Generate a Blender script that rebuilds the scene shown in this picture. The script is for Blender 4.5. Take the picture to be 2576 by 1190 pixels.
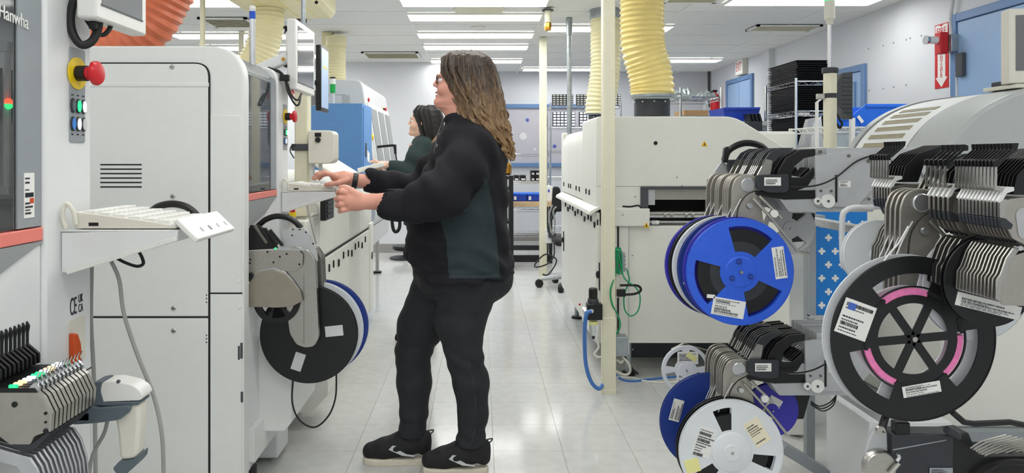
import bpy, bmesh, math, random
import numpy as np
from mathutils import Vector, Matrix, noise as mnoise
for _o in list(bpy.data.objects): bpy.data.objects.remove(_o)
SC = bpy.context.scene
COL = SC.collection
random.seed(7)
# ---------------------------------------------------------------- camera
F, VX, VY, HC = 1750.0, 1207.0, 395.0, 1.30          # focal length in px, vanishing point, camera height
cam_d = bpy.data.cameras.new('camera'); cam = bpy.data.objects.new('camera', cam_d); COL.objects.link(cam)
cam.location = (0, 0, HC); cam.rotation_euler = (math.pi/2, 0, 0)
cam_d.sensor_width = 36; cam_d.lens = 36*F/2576
cam_d.shift_x = (1288-VX)/2576; cam_d.shift_y = -(595-VY)/2576
cam_d.clip_start = 0.05; cam_d.clip_end = 60
SC.camera = cam
# ---------------------------------------------------------------- world and exposure
W = bpy.data.worlds.new('world'); SC.world = W; W.use_nodes = True
W.node_tree.nodes['Background'].inputs[0].default_value = (0.95, 0.98, 1.0, 1)
W.node_tree.nodes['Background'].inputs[1].default_value = 0.9
SC.view_settings.view_transform = 'Standard'; SC.view_settings.look = 'None'
SC.view_settings.gamma = 1; SC.view_settings.use_curve_mapping = False
SC.view_settings.exposure = 0.10
LIGHT_STRENGTH = 10.0                                 # emission of the ceiling light diffusers
# ---------------------------------------------------------------- helpers
PI = math.pi
def X_(px, d): return (px-VX)*d/F
def Z_(py, d): return HC-(py-VY)*d/F
def P(px, py, d): return Vector((X_(px, d), d, Z_(py, d)))
def lin(r, g, b): return tuple(((c/255)/12.92 if c/255 <= .04045 else ((c/255+.055)/1.055)**2.4) for c in (r, g, b))
MATS = {}
def mat(name, rgb, rough=.5, metal=0, var=.04, scale=30, bump=0, bscale=200, spec=.5, coat=0, alpha=1, trans=0, emit=0, stretch=None, objvar=0, ior=1.45):
    m = bpy.data.materials.new(name); m.use_nodes = True; nt = m.node_tree; N = nt.nodes; L = nt.links
    b = N['Principled BSDF']; c = lin(*rgb)
    tc = N.new('ShaderNodeTexCoord'); src = tc.outputs['Object']
    if stretch:
        mp = N.new('ShaderNodeMapping'); mp.inputs['Scale'].default_value = stretch; L.new(src, mp.inputs[0]); src = mp.outputs[0]
    nz = N.new('ShaderNodeTexNoise'); nz.inputs['Scale'].default_value = scale; nz.inputs['Detail'].default_value = 3
    L.new(src, nz.inputs['Vector'])
    rp = N.new('ShaderNodeValToRGB')
    rp.color_ramp.elements[0].position = .3; rp.color_ramp.elements[1].position = .7
    rp.color_ramp.elements[0].color = tuple(max(0, x*(1-var)) for x in c)+(1,)
    rp.color_ramp.elements[1].color = tuple(min(1, x*(1+var)) for x in c)+(1,)
    L.new(nz.outputs['Fac'], rp.inputs[0]); out = rp.outputs[0]
    if objvar:
        oi = N.new('ShaderNodeObjectInfo'); hs = N.new('ShaderNodeHueSaturation')
        mr = N.new('ShaderNodeMapRange'); mr.inputs[3].default_value = 1-objvar; mr.inputs[4].default_value = 1+objvar
        L.new(oi.outputs['Random'], mr.inputs[0]); L.new(mr.outputs[0], hs.inputs['Value']); L.new(out, hs.inputs['Color']); out = hs.outputs[0]
    L.new(out, b.inputs['Base Color'])
    b.inputs['Roughness'].default_value = rough; b.inputs['Metallic'].default_value = metal
    b.inputs['Specular IOR Level'].default_value = spec; b.inputs['Coat Weight'].default_value = coat
    b.inputs['Alpha'].default_value = alpha; b.inputs['Transmission Weight'].default_value = trans; b.inputs['IOR'].default_value = ior
    if emit:
        b.inputs['Emission Color'].default_value = c+(1,); b.inputs['Emission Strength'].default_value = emit
    if bump:
        n2 = N.new('ShaderNodeTexNoise'); n2.inputs['Scale'].default_value = bscale; L.new(src, n2.inputs['Vector'])
        bp = N.new('ShaderNodeBump'); bp.inputs['Strength'].default_value = bump; bp.inputs['Distance'].default_value = .002
        L.new(n2.outputs['Fac'], bp.inputs['Height']); L.new(bp.outputs[0], b.inputs['Normal'])
    MATS[name] = m; return m
def M(n): return MATS[n]
class MB:
    def __init__(s): s.v = []; s.f = []
    def add(s, vs, fs):
        o = len(s.v); s.v += [tuple(v) for v in vs]; s.f += [tuple(i+o for i in f) for f in fs]; return s
    def box(s, x0, x1, y0, y1, z0, z1):
        return s.add([(x, y, z) for x in (x0, x1) for y in (y0, y1) for z in (z0, z1)],
                     [(0,1,3,2),(4,6,7,5),(0,4,5,1),(2,3,7,6),(0,2,6,4),(1,5,7,3)])
    def obox(s, c, ax, ay, az, hx, hy, hz):
        c = Vector(c); ax = Vector(ax).normalized()*hx; ay = Vector(ay).normalized()*hy; az = Vector(az).normalized()*hz
        return s.add([c+ax*i+ay*j+az*k for i in (-1,1) for j in (-1,1) for k in (-1,1)],
                     [(0,1,3,2),(4,6,7,5),(0,4,5,1),(2,3,7,6),(0,2,6,4),(1,5,7,3)])
    def prism(s, poly, axis, a, b):
        n = len(poly)
        def t(p, h): return {'y': (p[0], h, p[1]), 'x': (h, p[0], p[1]), 'z': (p[0], p[1], h)}[axis]
        vs = [t(p, a) for p in poly]+[t(p, b) for p in poly]
        return s.add(vs, [tuple(range(n)), tuple(range(2*n-1, n-1, -1))]+[(i, (i+1) % n, n+(i+1) % n, n+i) for i in range(n)])
    def loft(s, rings, closed=True, caps=True):
        n = len(rings[0]); vs = [p for r in rings for p in r]; fs = []
        for k in range(len(rings)-1):
            for i in range(n if closed else n-1):
                j = (i+1) % n; fs.append((k*n+i, k*n+j, (k+1)*n+j, (k+1)*n+i))
        if caps and closed: fs += [tuple(range(n-1, -1, -1)), tuple(range((len(rings)-1)*n, len(rings)*n))]
        return s.add(vs, fs)
    def cyl(s, p, q, r, r2=None, n=16): return s.tube([p, q], [r, r if r2 is None else r2], n)
    def tube(s, pts, r, n=8, caps=True):
        pts = [Vector(p) for p in pts]; m = len(pts)
        rr = r if isinstance(r, (list, tuple)) else [r]*m
        t0 = (pts[1]-pts[0]).normalized(); u = t0.orthogonal().normalized(); rings = []
        for i, p in enumerate(pts):
            t = (pts[min(i+1, m-1)]-pts[max(i-1, 0)]).normalized()
            u = (u-t*u.dot(t)); u = u.normalized() if u.length > 1e-6 else t.orthogonal().normalized()
            w = t.cross(u)
            rings.append([p+(u*math.cos(2*PI*k/n)+w*math.sin(2*PI*k/n))*rr[i] for k in range(n)])
        return s.loft(rings, True, caps)
    def lathe(s, prof, c, axis=(0,0,1), n=24, caps=True):
        c = Vector(c); t = Vector(axis).normalized(); u = t.orthogonal().normalized(); w = t.cross(u)
        return s.loft([[c+t*h+(u*math.cos(2*PI*k/n)+w*math.sin(2*PI*k/n))*max(r, 1e-4) for k in range(n)] for r, h in prof], True, caps)
    def ball(s, c, r, n=12, m=8, sc=(1,1,1)):
        c = Vector(c)
        return s.loft([[c+Vector((math.sin(PI*i/m)*math.cos(2*PI*k/n)*sc[0], math.sin(PI*i/m)*math.sin(2*PI*k/n)*sc[1], -math.cos(PI*i/m)*sc[2]))*r for k in range(n)]
                       for i in [.15]+list(range(1, m))+[m-.15]])
    def polar(s, c, rings, t, keep, n=72, a0=0):
        """plate facing y: cells of a polar grid kept by keep(ring index, angle in degrees)"""
        c = Vector(c); nr = len(rings)-1; idx = {}
        K = [[keep(i, (360*(k+.5)/n+a0) % 360) for k in range(n)] for i in range(nr)]
        def vid(i, k, side):
            k %= n; key = (i, k, side)
            if rings[i] == 0: key = (i, 0, side)
            if key not in idx:
                a = math.radians(360*k/n+a0); idx[key] = len(vs)
                vs.append((c.x+rings[i]*math.cos(a), c.y+(-t/2 if side == 0 else t/2), c.z+rings[i]*math.sin(a)))
            return idx[key]
        vs = []; fs = []
        def q(*ids):
            u = []
            for i in ids:
                if i not in u: u.append(i)
            if len(u) > 2: fs.append(tuple(u))
        for i in range(nr):
            for k in range(n):
                if not K[i][k]: continue
                q(vid(i,k,0), vid(i,k+1,0), vid(i+1,k+1,0), vid(i+1,k,0)); q(vid(i,k,1), vid(i+1,k,1), vid(i+1,k+1,1), vid(i,k+1,1))
                if i == nr-1 or not K[i+1][k]: q(vid(i+1,k,0), vid(i+1,k+1,0), vid(i+1,k+1,1), vid(i+1,k,1))
                if rings[i] > 0 and (i == 0 or not K[i-1][k]): q(vid(i,k+1,0), vid(i,k,0), vid(i,k,1), vid(i,k+1,1))
                if not K[i][(k+1) % n]: q(vid(i,k+1,0), vid(i,k+1,1), vid(i+1,k+1,1), vid(i+1,k+1,0))
                if not K[i][k-1]: q(vid(i,k,1), vid(i,k,0), vid(i+1,k,0), vid(i+1,k,1))
        return s.add(vs, fs)
    def obj(s, name, m, parent=None, bevel=0, smooth=True, seg=2, ang=35):
        me = bpy.data.meshes.new(name)
        off = wloc(parent) if parent else None
        if off is None:
            a = np.array(s.v); off = Vector(((a[:,0].min()+a[:,0].max())/2, (a[:,1].min()+a[:,1].max())/2, a[:,2].min()))
        me.from_pydata([(x-off.x, y-off.y, z-off.z) for x, y, z in s.v], [], s.f)
        bm = bmesh.new(); bm.from_mesh(me); bmesh.ops.recalc_face_normals(bm, faces=bm.faces); bm.to_mesh(me); bm.free()
        for mm in (m if isinstance(m, list) else [m]): me.materials.append(M(mm) if isinstance(mm, str) else mm)
        if smooth:
            me.polygons.foreach_set('use_smooth', [True]*len(me.polygons)); me.set_sharp_from_angle(angle=math.radians(ang))
        o = bpy.data.objects.new(name, me); COL.objects.link(o)
        if parent: o.parent = parent
        else: o.location = off
        if bevel:
            b = o.modifiers.new('bevel', 'BEVEL'); b.width = bevel; b.segments = seg; b.limit_method = 'ANGLE'; b.angle_limit = math.radians(40); b.harden_normals = False
        return o
def wloc(o):
    v = Vector((0,0,0))
    while o: v = v+o.location; o = o.parent
    return v
def tag(o, label, cat, group=None):
    o['label'] = label; o['category'] = cat
    if group: o['group'] = group
    return o
def struct(o, label=None):
    o['kind'] = 'structure'
    if label: o['label'] = label
    return o
def thing(name, label, cat, loc, group=None):
    o = bpy.data.objects.new(name, None); COL.objects.link(o); o.location = loc; o.empty_display_size = .05
    return tag(o, label, cat, group)
def dup(o, delta=(0,0,0), parent=None, label=None):
    c = o.copy(); COL.objects.link(c)
    if parent: c.parent = parent
    else: c.location = o.location+Vector(delta)
    if label: c['label'] = label
    for ch in list(o.children): dup(ch, parent=c)
    return c
def rpoly(pts, r, n=5):
    """fillet the corners of a polygon; r one radius or one per corner"""
    out = []; m = len(pts); rr = r if isinstance(r, (list, tuple)) else [r]*m
    for i in range(m):
        p = Vector(pts[i]); a = Vector(pts[i-1])-p; b = Vector(pts[(i+1) % m])-p
        q = min(rr[i], a.length*.49, b.length*.49)
        if q < 1e-5: out.append(tuple(p)); continue
        p0 = p+a.normalized()*q; p1 = p+b.normalized()*q
        for k in range(n+1):
            t = k/n; out.append(tuple(p0*(1-t)**2+p*2*t*(1-t)+p1*t*t))
    return out
def spline(pts, n=6):
    pts = [Vector(p) for p in pts]; out = []
    for i in range(len(pts)-1):
        a = pts[max(i-1,0)]; b = pts[i]; c = pts[i+1]; d = pts[min(i+2, len(pts)-1)]
        for k in range(n):
            t = k/n; out.append(.5*((2*b)+(c-a)*t+(2*a-5*b+4*c-d)*t*t+(3*b-a-3*c+d)*t**3))
    return out+[pts[-1]]
def cable(name, pts, r, m, parent=None, n=6, label=None, cat='cable', group=None, sides=8):
    """pts: (px, py, depth)"""
    o = MB().tube(spline([P(*p) for p in pts], n), r, sides).obj(name, m, parent)
    if label: tag(o, label, cat, group)
    return o
def pbox(x0, x1, y0, y1, d, depth): 
    """box whose front face at depth d covers pixels x0..x1, y0..y1"""
    return MB().box(X_(x0,d), X_(x1,d), d, d+depth, Z_(y1,d), Z_(y0,d))
def text(s, size, m, origin, u, v, parent, name='lettering', extrude=.0006, align='LEFT', sx=1, spacing=1):
    cu = bpy.data.curves.new(name, 'FONT'); cu.body = s; cu.size = size; cu.extrude = extrude; cu.align_x = align; cu.space_character = spacing
    t = bpy.data.objects.new('tmp', cu); COL.objects.link(t)
    bpy.context.view_layer.update()
    me = bpy.data.meshes.new_from_object(t.evaluated_get(bpy.context.evaluated_depsgraph_get()))
    bpy.data.objects.remove(t)
    u = Vector(u).normalized()*sx; v = Vector(v).normalized(); w = u.cross(v).normalized(); o3 = Vector(origin)-wloc(parent)
    me.transform(Matrix(((u.x, v.x, w.x, o3.x), (u.y, v.y, w.y, o3.y), (u.z, v.z, w.z, o3.z), (0,0,0,1))))
    me.materials.clear(); me.materials.append(M(m)); o = bpy.data.objects.new(name, me); COL.objects.link(o); o.parent = parent
    return o
def sticker(c, u, v, w, h, parent, seed=0, m='paper', name='sticker', bars=True, cols=1, ink='ink', logo=None):
    """paper label centred at c, u along its width, v along its height, with fine print bars"""
    c = Vector(c); u = Vector(u).normalized(); v = Vector(v).normalized(); nrm = u.cross(v).normalized(); rnd = random.Random(seed)
    pr = MB().obox(c, u, v, nrm, w/2, h/2, .0006).obj(name, m, parent)
    if bars:
        b = MB(); z = nrm*.0009; y = h*.40
        while y > -h*.42:
            bh = rnd.choice([.03, .04, .05, .10])*h
            if rnd.random() < .82:
                if bh > .08*h:       # barcode
                    x = -w*.42; xe = rnd.uniform(.0, .42)*w
                    while x < xe:
                        bw = rnd.choice([.006, .012, .02])*w
                        b.obox(c+u*(x+bw/2)+v*(y-bh/2)+z, u, v, nrm, bw/2, bh/2, .0003); x += bw+rnd.choice([.008, .014])*w
                else:
                    x = -w*.42; xe = rnd.uniform(-.1, .42)*w
                    while x < xe:
                        bw = rnd.uniform(.03, .09)*w
                        b.obox(c+u*(x+bw/2)+v*(y-bh/2)+z, u, v, nrm, bw/2, bh*.4, .0003); x += bw+.02*w
            y -= bh+rnd.choice([.03, .05])*h
        if b.v: b.obj('print', ink, pr, smooth=False)
    return pr
# ---------------------------------------------------------------- materials
mat('machine_cream', (226,228,225), .42, var=.012, bump=.06, bscale=500)
mat('machine_white', (226,228,228), .42, var=.01, bump=.05, bscale=500)
mat('oven_cream', (229,229,221), .42, var=.012, bump=.05, bscale=500)
mat('post_cream', (232,228,202), .45, var=.02)
mat('machine_grey', (148,152,152), .45, var=.02)
mat('cover_grey', (176,180,180), .38, var=.015)
mat('seam', (40,40,38), .7)
mat('pale_grey', (205,207,208), .4, var=.02)
mat('panel_grey', (150,156,160), .4, var=.02)
mat('dark_grey', (72,75,80), .45, var=.03)
mat('slate', (92,104,112), .5, var=.03)
mat('black_plastic', (22,22,24), .38, var=.1)
mat('black_matte', (26,26,28), .7, var=.1)
mat('rubber', (30,30,31), .6)
mat('charcoal', (50,53,58), .42, var=.05)
mat('steel', (186,184,178), .32, 1, var=.06, scale=40, stretch=(1,1,8))
mat('steel_plate', (176,172,164), .42, .85, var=.05, scale=60)
mat('steel_warm', (160,153,140), .45, .6, var=.04)
mat('steel_dark', (120,117,110), .38, .9, var=.08)
mat('alu', (205,207,210), .3, .85, var=.04)
mat('alu_matte', (186,188,190), .5, .35, var=.04)
mat('chrome', (215,218,220), .18, 1, var=.02)
mat('galv', (165,172,176), .4, .8, var=.15, scale=18)
mat('brass', (190,140,60), .3, 1)
mat('white_plastic', (232,232,228), .35, var=.01)
mat('beige_plastic', (222,219,206), .4, var=.01)
mat('red_plastic', (205,30,40), .3, var=.03)
mat('orange_plastic', (205,80,30), .35)
mat('coral', (235,130,118), .3, var=.02)
mat('yellow_plastic', (238,205,30), .4)
mat('yellow_warn', (235,185,20), .45)
mat('blue_reel', (48,98,222), .38, var=.04)
mat('navy_reel', (38,62,140), .4, var=.05)
mat('violet_reel', (60,56,180), .4, var=.05)
mat('white_reel', (226,230,234), .35, var=.015)
mat('black_reel', (22,23,25), .42, var=.08)
mat('blue_bin', (36,112,232), .38, var=.04)
mat('blue_bin_dark', (24,60,168), .4, var=.05)
mat('door_blue', (150,180,218), .45, var=.02)
mat('frame_blue', (104,138,184), .45, var=.02)
mat('cabinet_blue', (92,142,200), .5, var=.03, bump=.1)
mat('cart_blue', (12,122,205), .45, var=.03)
mat('band_blue', (30,80,190), .4)
mat('hose_yellow', (246,226,150), .34, var=.06, scale=9)
mat('hose_pale', (236,228,186), .45, var=.04, scale=9)
mat('hose_orange', (214,118,84), .4, var=.08, scale=14)
mat('pink_foam', (238,130,185), .8, var=.1, scale=90)
mat('tape_white', (225,226,224), .4)
mat('paper', (236,236,232), .6, var=.01)
mat('paper_cream', (240,232,205), .6, var=.01)
mat('note_yellow', (240,236,160), .6, var=.01)
mat('ink', (45,45,52), .6)
mat('ink_blue', (70,105,190), .6)
mat('wood', (206,176,138), .45, var=.12, scale=6, stretch=(1,8,8))
mat('cardboard', (176,142,100), .7, var=.06)
mat('cable_grey', (150,150,146), .5)
mat('cable_white', (224,222,212), .5)
mat('hose_blue', (70,120,190), .4)
mat('hose_green', (30,150,95), .4)
mat('led_green', (40,235,130), .4, emit=1.3)
mat('led_red', (255,70,30), .4, emit=2.5)
mat('led_white', (235,240,255), .4, emit=1.0)
mat('led_blue', (60,120,190), .4, emit=.3)
mat('led_warm', (255,215,170), .4, emit=.9)
mat('screen', (128,132,136), .16, var=.05, scale=3, spec=.6)
mat('screen_lit', (150,175,205), .3, emit=.35)
mat('screen_dim', (110,112,114), .25, var=.04, scale=3)
mat('glass_clear', (225,230,232), .03, trans=.94, ior=1.12, var=.01)
mat('glass_tint', (222,226,228), .04, trans=.95, ior=1.2, var=.01)
mat('amber_glass', (210,190,90), .1, trans=.6, ior=1.3)
mat('bag_clear', (225,228,230), .25, alpha=.45, var=.05)
mat('sign_red', (205,38,42), .4, var=.03)
mat('label_print', (95,100,108), .6)
# ================================================================ the room
ZC = 2.59
WX = 3.5                       # right wall
mat('wall_paint', (222,224,229), .6, var=.012, scale=3, bump=.05, bscale=120)
mat('ceiling_tile', (238,238,235), .85, var=.05, scale=140, bump=.35, bscale=260, objvar=.018)
mat('grid_bar', (238,238,234), .5, var=.02)
mat('floor_base', (150,148,142), .6)
mat('floor_tile', (204,205,202), .12, var=.05, scale=16, bump=.05, bscale=60, objvar=.02, spec=.55)
mat('baseboard', (150,148,146), .5)
mat('diffuser', (255,255,252), .6, emit=LIGHT_STRENGTH, var=0)
X0R, X1R, Y0R, Y1R = -4.9, WX, -3.2, 10.75
floor = struct(MB().box(X0R, X1R, Y0R, Y1R, -.12, -.0035).obj('floor', 'floor_base', smooth=False), 'pale vinyl tile floor with a glossy finish')
TS = .305; tile_me = None; rest = MB()
nx0 = math.floor(X0R/TS); nx1 = math.ceil(X1R/TS)
for i in range(nx0, nx1):
    for j in range(-10, 36):
        x, y = i*TS+.06, j*TS+.02
        if x < X0R or x+TS > X1R+.06 or y+TS > Y1R+.01 or y < Y0R: continue
        if -1.15 < x < 1.75 and 2.1 < y < 9.4:
            if tile_me is None:
                t0 = MB().box(-TS/2+.0006, TS/2-.0006, -TS/2+.0006, TS/2-.0006, -.0035, 0).obj('floor_tile', 'floor_tile', smooth=False); tile_me = t0.data
                bpy.data.objects.remove(t0)
            t = bpy.data.objects.new('floor_tile', tile_me); COL.objects.link(t); t.parent = floor
            t.location = Vector((x+TS/2, y+TS/2, 0))-floor.location
        else: rest.box(x+.0006, x+TS-.0006, y+.0006, y+TS-.0006, -.0035, 0)
r_ = rest.obj('floor_tile', 'floor_tile', floor, smooth=False); r_['kind'] = 'stuff'
def wall(name, x0, x1, y0, y1, label):
    return struct(MB().box(x0, x1, y0, y1, 0, ZC+.1).obj(name, 'wall_paint', smooth=False), label)
YL = 9.45; XS = -.2
wall('wall_back', X0R, XS, YL, YL+1.45, 'white painted back wall behind the grey machine')
wall('wall_back_recess', XS, X1R+.15, 10.75, 10.9, 'pale back wall behind the wire racks')
wall_right = wall('wall_right', X1R, X1R+.15, Y0R, 10.75, 'white painted side wall with blue doors')
wall('wall_left', X0R-.15, X0R, Y0R, YL+1.45, 'white painted wall behind the machines')
struct(MB().box(X0R, XS, YL-.012, YL, .0, .12).obj('baseboard_back', 'baseboard', smooth=False))
struct(MB().box(XS, X1R, 10.738, 10.75, .0, .12).obj('baseboard_back_recess', 'baseboard', smooth=False))
ceiling = struct(MB().box(X0R-.15, X1R+.15, Y0R, 10.9, ZC+.03, ZC+.15).obj('ceiling', 'grid_bar', smooth=False), 'suspended ceiling of speckled acoustic tiles')
TX, TY = 1.22, .61; cx0 = -.65; cy0 = 6.17
gb = MB(); ct_me = None
k = -4
xs = [cx0+TX*k for k in range(-4, 5)]; ys = [cy0+TY*k for k in range(-16, 9)]
for x in xs: 
    if X0R < x < X1R: gb.box(x-.012, x+.012, Y0R, 10.75, ZC-.004, ZC+.03)
for y in ys:
    if Y0R < y < 10.75: gb.box(X0R, X1R, y-.012, y+.012, ZC-.003, ZC+.03)
gb.obj('grid_bar', 'grid_bar', ceiling, smooth=False)
for i in range(len(xs)-1):
    for j in range(len(ys)-1):
        a, b = max(xs[i]+.013, X0R+.002), min(xs[i+1]-.013, X1R-.002)
        if b-a < .2 or ys[j+1] > 10.9 or ys[j] < Y0R: continue
        full = abs(b-a-(TX-.026)) < .01
        if full and ct_me:
            t = bpy.data.objects.new('ceiling_tile', ct_me); COL.objects.link(t); t.parent = ceiling
        else:
            w = b-a; t = MB().box(-w/2, w/2, -TY/2+.013, TY/2-.013, .004, .028).obj('ceiling_tile', 'ceiling_tile', smooth=False); t.parent = ceiling
            if full: ct_me = t.data
        t.location = Vector(((a+b)/2, (ys[j]+ys[j+1])/2, ZC))-ceiling.location
# ---- ceiling lights: 4 ft strip fixtures
def ceiling_light(x, y, label, w=1.22, dp=.31):
    t = thing('ceiling_light', label, 'ceiling light', (x+w/2, y+dp/2, ZC-.026), 'strip lights in the ceiling')
    fr = MB(); z0, z1 = ZC-.026, ZC-.004
    for a in ((x, x+w, y, y+.012), (x, x+w, y+dp-.012, y+dp), (x, x+.012, y+.012, y+dp-.012), (x+w-.012, x+w, y+.012, y+dp-.012)):
        fr.box(a[0], a[1], a[2], a[3], z0, z1)
    fr.obj('light_frame', 'grid_bar', t, smooth=False)
    MB().box(x+.012, x+w-.012, y+.012, y+dp-.012, z0+.003, z0+.01).obj('diffuser', 'diffuser', t, smooth=False)
LC = 'white strip light in the ceiling row above the walkway'
LW = 'white strip light in the ceiling row beside the side wall'
LL = 'white strip light in the ceiling row behind the orange hose'
for y, lb in ((5.56, 'white strip light in the walkway row in front of the round ceiling plate'), (6.18, 'white strip light beside the round cream ceiling plate'), (7.12, 'white strip light just behind the smoke detector'), (7.92, LC), (9.10, 'white strip light of the walkway row next to the back wall')): ceiling_light(-.655, y, lb)
for y in (4.3, 3.0, 1.7, .4, -.9): ceiling_light(-.655, y, LC)
for y, lb in ((9.94, 'white strip light next to the recessed back wall above the wire rack'), (6.74, 'white strip light behind the grey conduit and the thick yellow hose')): ceiling_light(.62 if y > 9 else .675, y, lb)
for y, lb in ((9.03, 'white strip light near the exit sign'), (5.52, 'white strip light behind the tall signal lamp')): ceiling_light(1.95 if y > 9 else 2.03, y, lb)
for y in (3.6, 1.4, -.8): ceiling_light(2.03, y, LW)
for y in (5.58, 7.17, 7.97, 8.6): ceiling_light(-3.23, y, LL)
for y in (4.0, 2.6, 1.2, -.4): ceiling_light(-3.23, y, LL)
# ---- ceiling vents, sprinklers, detectors
def vent(x0, x1, y0, y1, label):
    t = thing('ceiling_vent', label, 'vent', ((x0+x1)/2, (y0+y1)/2, ZC-.02))
    MB().box(x0, x1, y0, y1, ZC-.008, ZC-.003).obj('backing', 'dark_grey', t, smooth=False)
    f = MB(); f.box(x0, x1, y0, y0+.03, ZC-.02, ZC-.006); f.box(x0, x1, y1-.03, y1, ZC-.02, ZC-.006); f.box(x0, x0+.03, y0, y1, ZC-.02, ZC-.006); f.box(x1-.03, x1, y0, y1, ZC-.02, ZC-.006)
    f.obj('vent_frame', 'grid_bar', t, smooth=False)
    n = 7
    for i in range(n):
        y = y0+.05+(y1-y0-.1)*i/(n-1)
        MB().obox(((x0+x1)/2, y, ZC-.014), (1,0,0), (0,.8,.6), (0,-.6,.8), (x1-x0)/2-.03, .016, .002).obj('slat', 'post_cream', t, smooth=False)
vent(X_(520,6.63), X_(640,6.63), 6.4, 6.85, 'square slatted ceiling vent behind the blue-banded pole')
vent(X_(915,8.7), X_(1055,8.7), 8.5, 9.0, 'slatted ceiling vent above the grey slanted machine')
vent(X_(1880,7.0), X_(2040,7.0), 6.75, 7.05, 'slatted ceiling vent beside the side wall')
vent(X_(1665,5.75), X_(1800,5.75), 5.45, 5.76, 'cream slatted ceiling grille beside the thick yellow hose')
o = MB().lathe([(.001,0),(.05,.0),(.065,.012),(.065,.03),(.02,.03)], (X_(1203,6.9), 6.9, ZC-.032), n=20).obj('smoke_detector', 'white_plastic'); tag(o, 'small round white smoke detector on the ceiling', 'detector')
o = MB().lathe([(.001,0),(.2,.004),(.22,.012),(.22,.018)], (X_(1205,6.1), 6.08, ZC-.022), n=28).obj('ceiling_plate', 'post_cream'); tag(o, 'round cream cover plate on the ceiling', 'cover plate')
t = thing('ceiling_diffuser', 'round stepped cream diffuser under the ceiling beside the cream hood', 'vent', P(757,35,6.0))
MB().lathe([(.14,.09),(.17,.06),(.12,.03),(.10,.0)], (X_(757,6.0), 6.0, ZC-.10), n=24).obj('cone', 'post_cream', t)
MB().cyl((X_(757,6.0), 6.0, ZC-.13), (X_(757,6.0), 6.0, ZC-.10), .05).obj('nozzle', 'dark_grey', t)
t = thing('sprinkler', 'small dark sprinkler head on the ceiling beside the pale monitor', 'sprinkler', P(720,70,6.9))
MB().lathe([(.06,.03),(.06,.035)], (X_(720,6.9), 6.9, ZC-.043), n=18).obj('plate', 'black_matte', t)
MB().lathe([(.03,0),(.012,.01),(.012,.04)], (X_(720,6.9), 6.9, ZC-.055), n=12).obj('nozzle', 'black_matte', t)
# ---- window in the recessed back wall
win = struct(bpy.data.objects.new('window_1', None), 'wide window with a blue frame in the back wall'); COL.objects.link(win); win.location = P(1350,415,10.7)
wx0, wx1 = .25, 1.75; wz0, wz1 = Z_(420,10.7), Z_(262,10.7); fw = .062
mat('window_pane', (196,194,204), .12, var=.03, scale=5, spec=.6)
for b in ((wx0, wx1, wz1-fw, wz1), (wx0, wx1, wz0, wz0+fw), (wx0, wx0+fw, wz0+fw, wz1-fw), (wx1-fw, wx1, wz0+fw, wz1-fw)):
    MB().box(b[0], b[1], 10.68, 10.75, b[2], b[3]).obj('window_frame', 'frame_blue', win, bevel=.004)
MB().box(wx0+fw, wx1-fw, 10.715, 10.725, wz0+fw, wz1-fw).obj('pane', 'window_pane', win, smooth=False)
def flower(px, py, r, m, n=8):
    c = P(px, py, 10.712); b = MB()
    b.lathe([(r*.45, 0), (r*.45, .002)], c, (0,-1,0), 16)
    for k in range(n):
        a = 2*PI*k/n; b.lathe([(r*.26, 0), (r*.26, .002)], c+Vector((math.cos(a), 0, math.sin(a)))*r*.72, (0,-1,0), 10)
    b.obj('decal', m, win)
mat('decal_white', (236,236,238), .5); mat('decal_blue', (48,78,180), .5)
flower(1327,302,.032,'decal_blue',5); flower(1316,343,.06,'decal_white',9); flower(1395,368,.034,'decal_blue',5); flower(1345,375,.022,'decal_white',5)
# ---- doors in the right wall
def wall_y(px): return F*WX/(px-VX)
def wz(px, py): return Z_(py, wall_y(px))
def rdoor(n, y0, y1, ztop, label, panes=(), leaf='door_blue', frame='frame_blue', double=False):
    d = struct(bpy.data.objects.new(n, None), label); COL.objects.link(d); d.location = (WX, (y0+y1)/2, 0)
    f = .06
    MB().box(WX-.03, WX, y0-f, y0, 0, ztop+f).obj('door_frame', frame, d, bevel=.004)
    MB().box(WX-.03, WX, y1, y1+f, 0, ztop+f).obj('door_frame', frame, d, bevel=.004)
    MB().box(WX-.03, WX, y0, y1, ztop, ztop+f).obj('door_frame', frame, d, bevel=.004)
    ls = [(y0, y1)] if not double else [(y0, (y0+y1)/2-.003), ((y0+y1)/2+.003, y1)]
    for a, b in ls:
        lf = MB().box(WX-.018, WX-.001, a+.004, b-.004, .01, ztop-.006).obj('door_leaf', leaf, d, bevel=.002)
    for (a, b, z0, z1) in panes:
        fr = MB()
        for q in ((a-.03, b+.03, z1, z1+.03), (a-.03, b+.03, z0-.03, z0), (a-.03, a, z0, z1), (b, b+.03, z0, z1)): fr.box(WX-.03, WX-.017, q[0], q[1], q[2], q[3])
        g = fr.obj('pane_frame', frame, d)
        MB().box(WX-.022, WX-.0175, a, b, z0, z1).obj('pane', 'door_pane', g, smooth=False)
    return d
mat('door_pane', (176,190,196), .1, var=.1, scale=6)
d1 = rdoor('door_1', 3.9, wall_y(2414), Z_(55,wall_y(2414)), 'pale blue steel door with a grey closer behind the grey domed machine')
MB().box(WX-.05, WX-.018, 4.98, 5.05, 1.88, 2.05).obj('hinge_guard', 'dark_grey', d1, bevel=.004)
y0, y1 = wall_y(2172), wall_y(2105)+.25
rdoor('door_2', y0, y1, Z_(178, y0), 'blue framed door with a tall glass pane behind the black monitor', panes=[(y0+.12, y0+.5, 1.2, Z_(178,y0)-.12)])
y0, y1 = wall_y(1892), wall_y(1834)
zt = Z_(197, y0)
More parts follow.
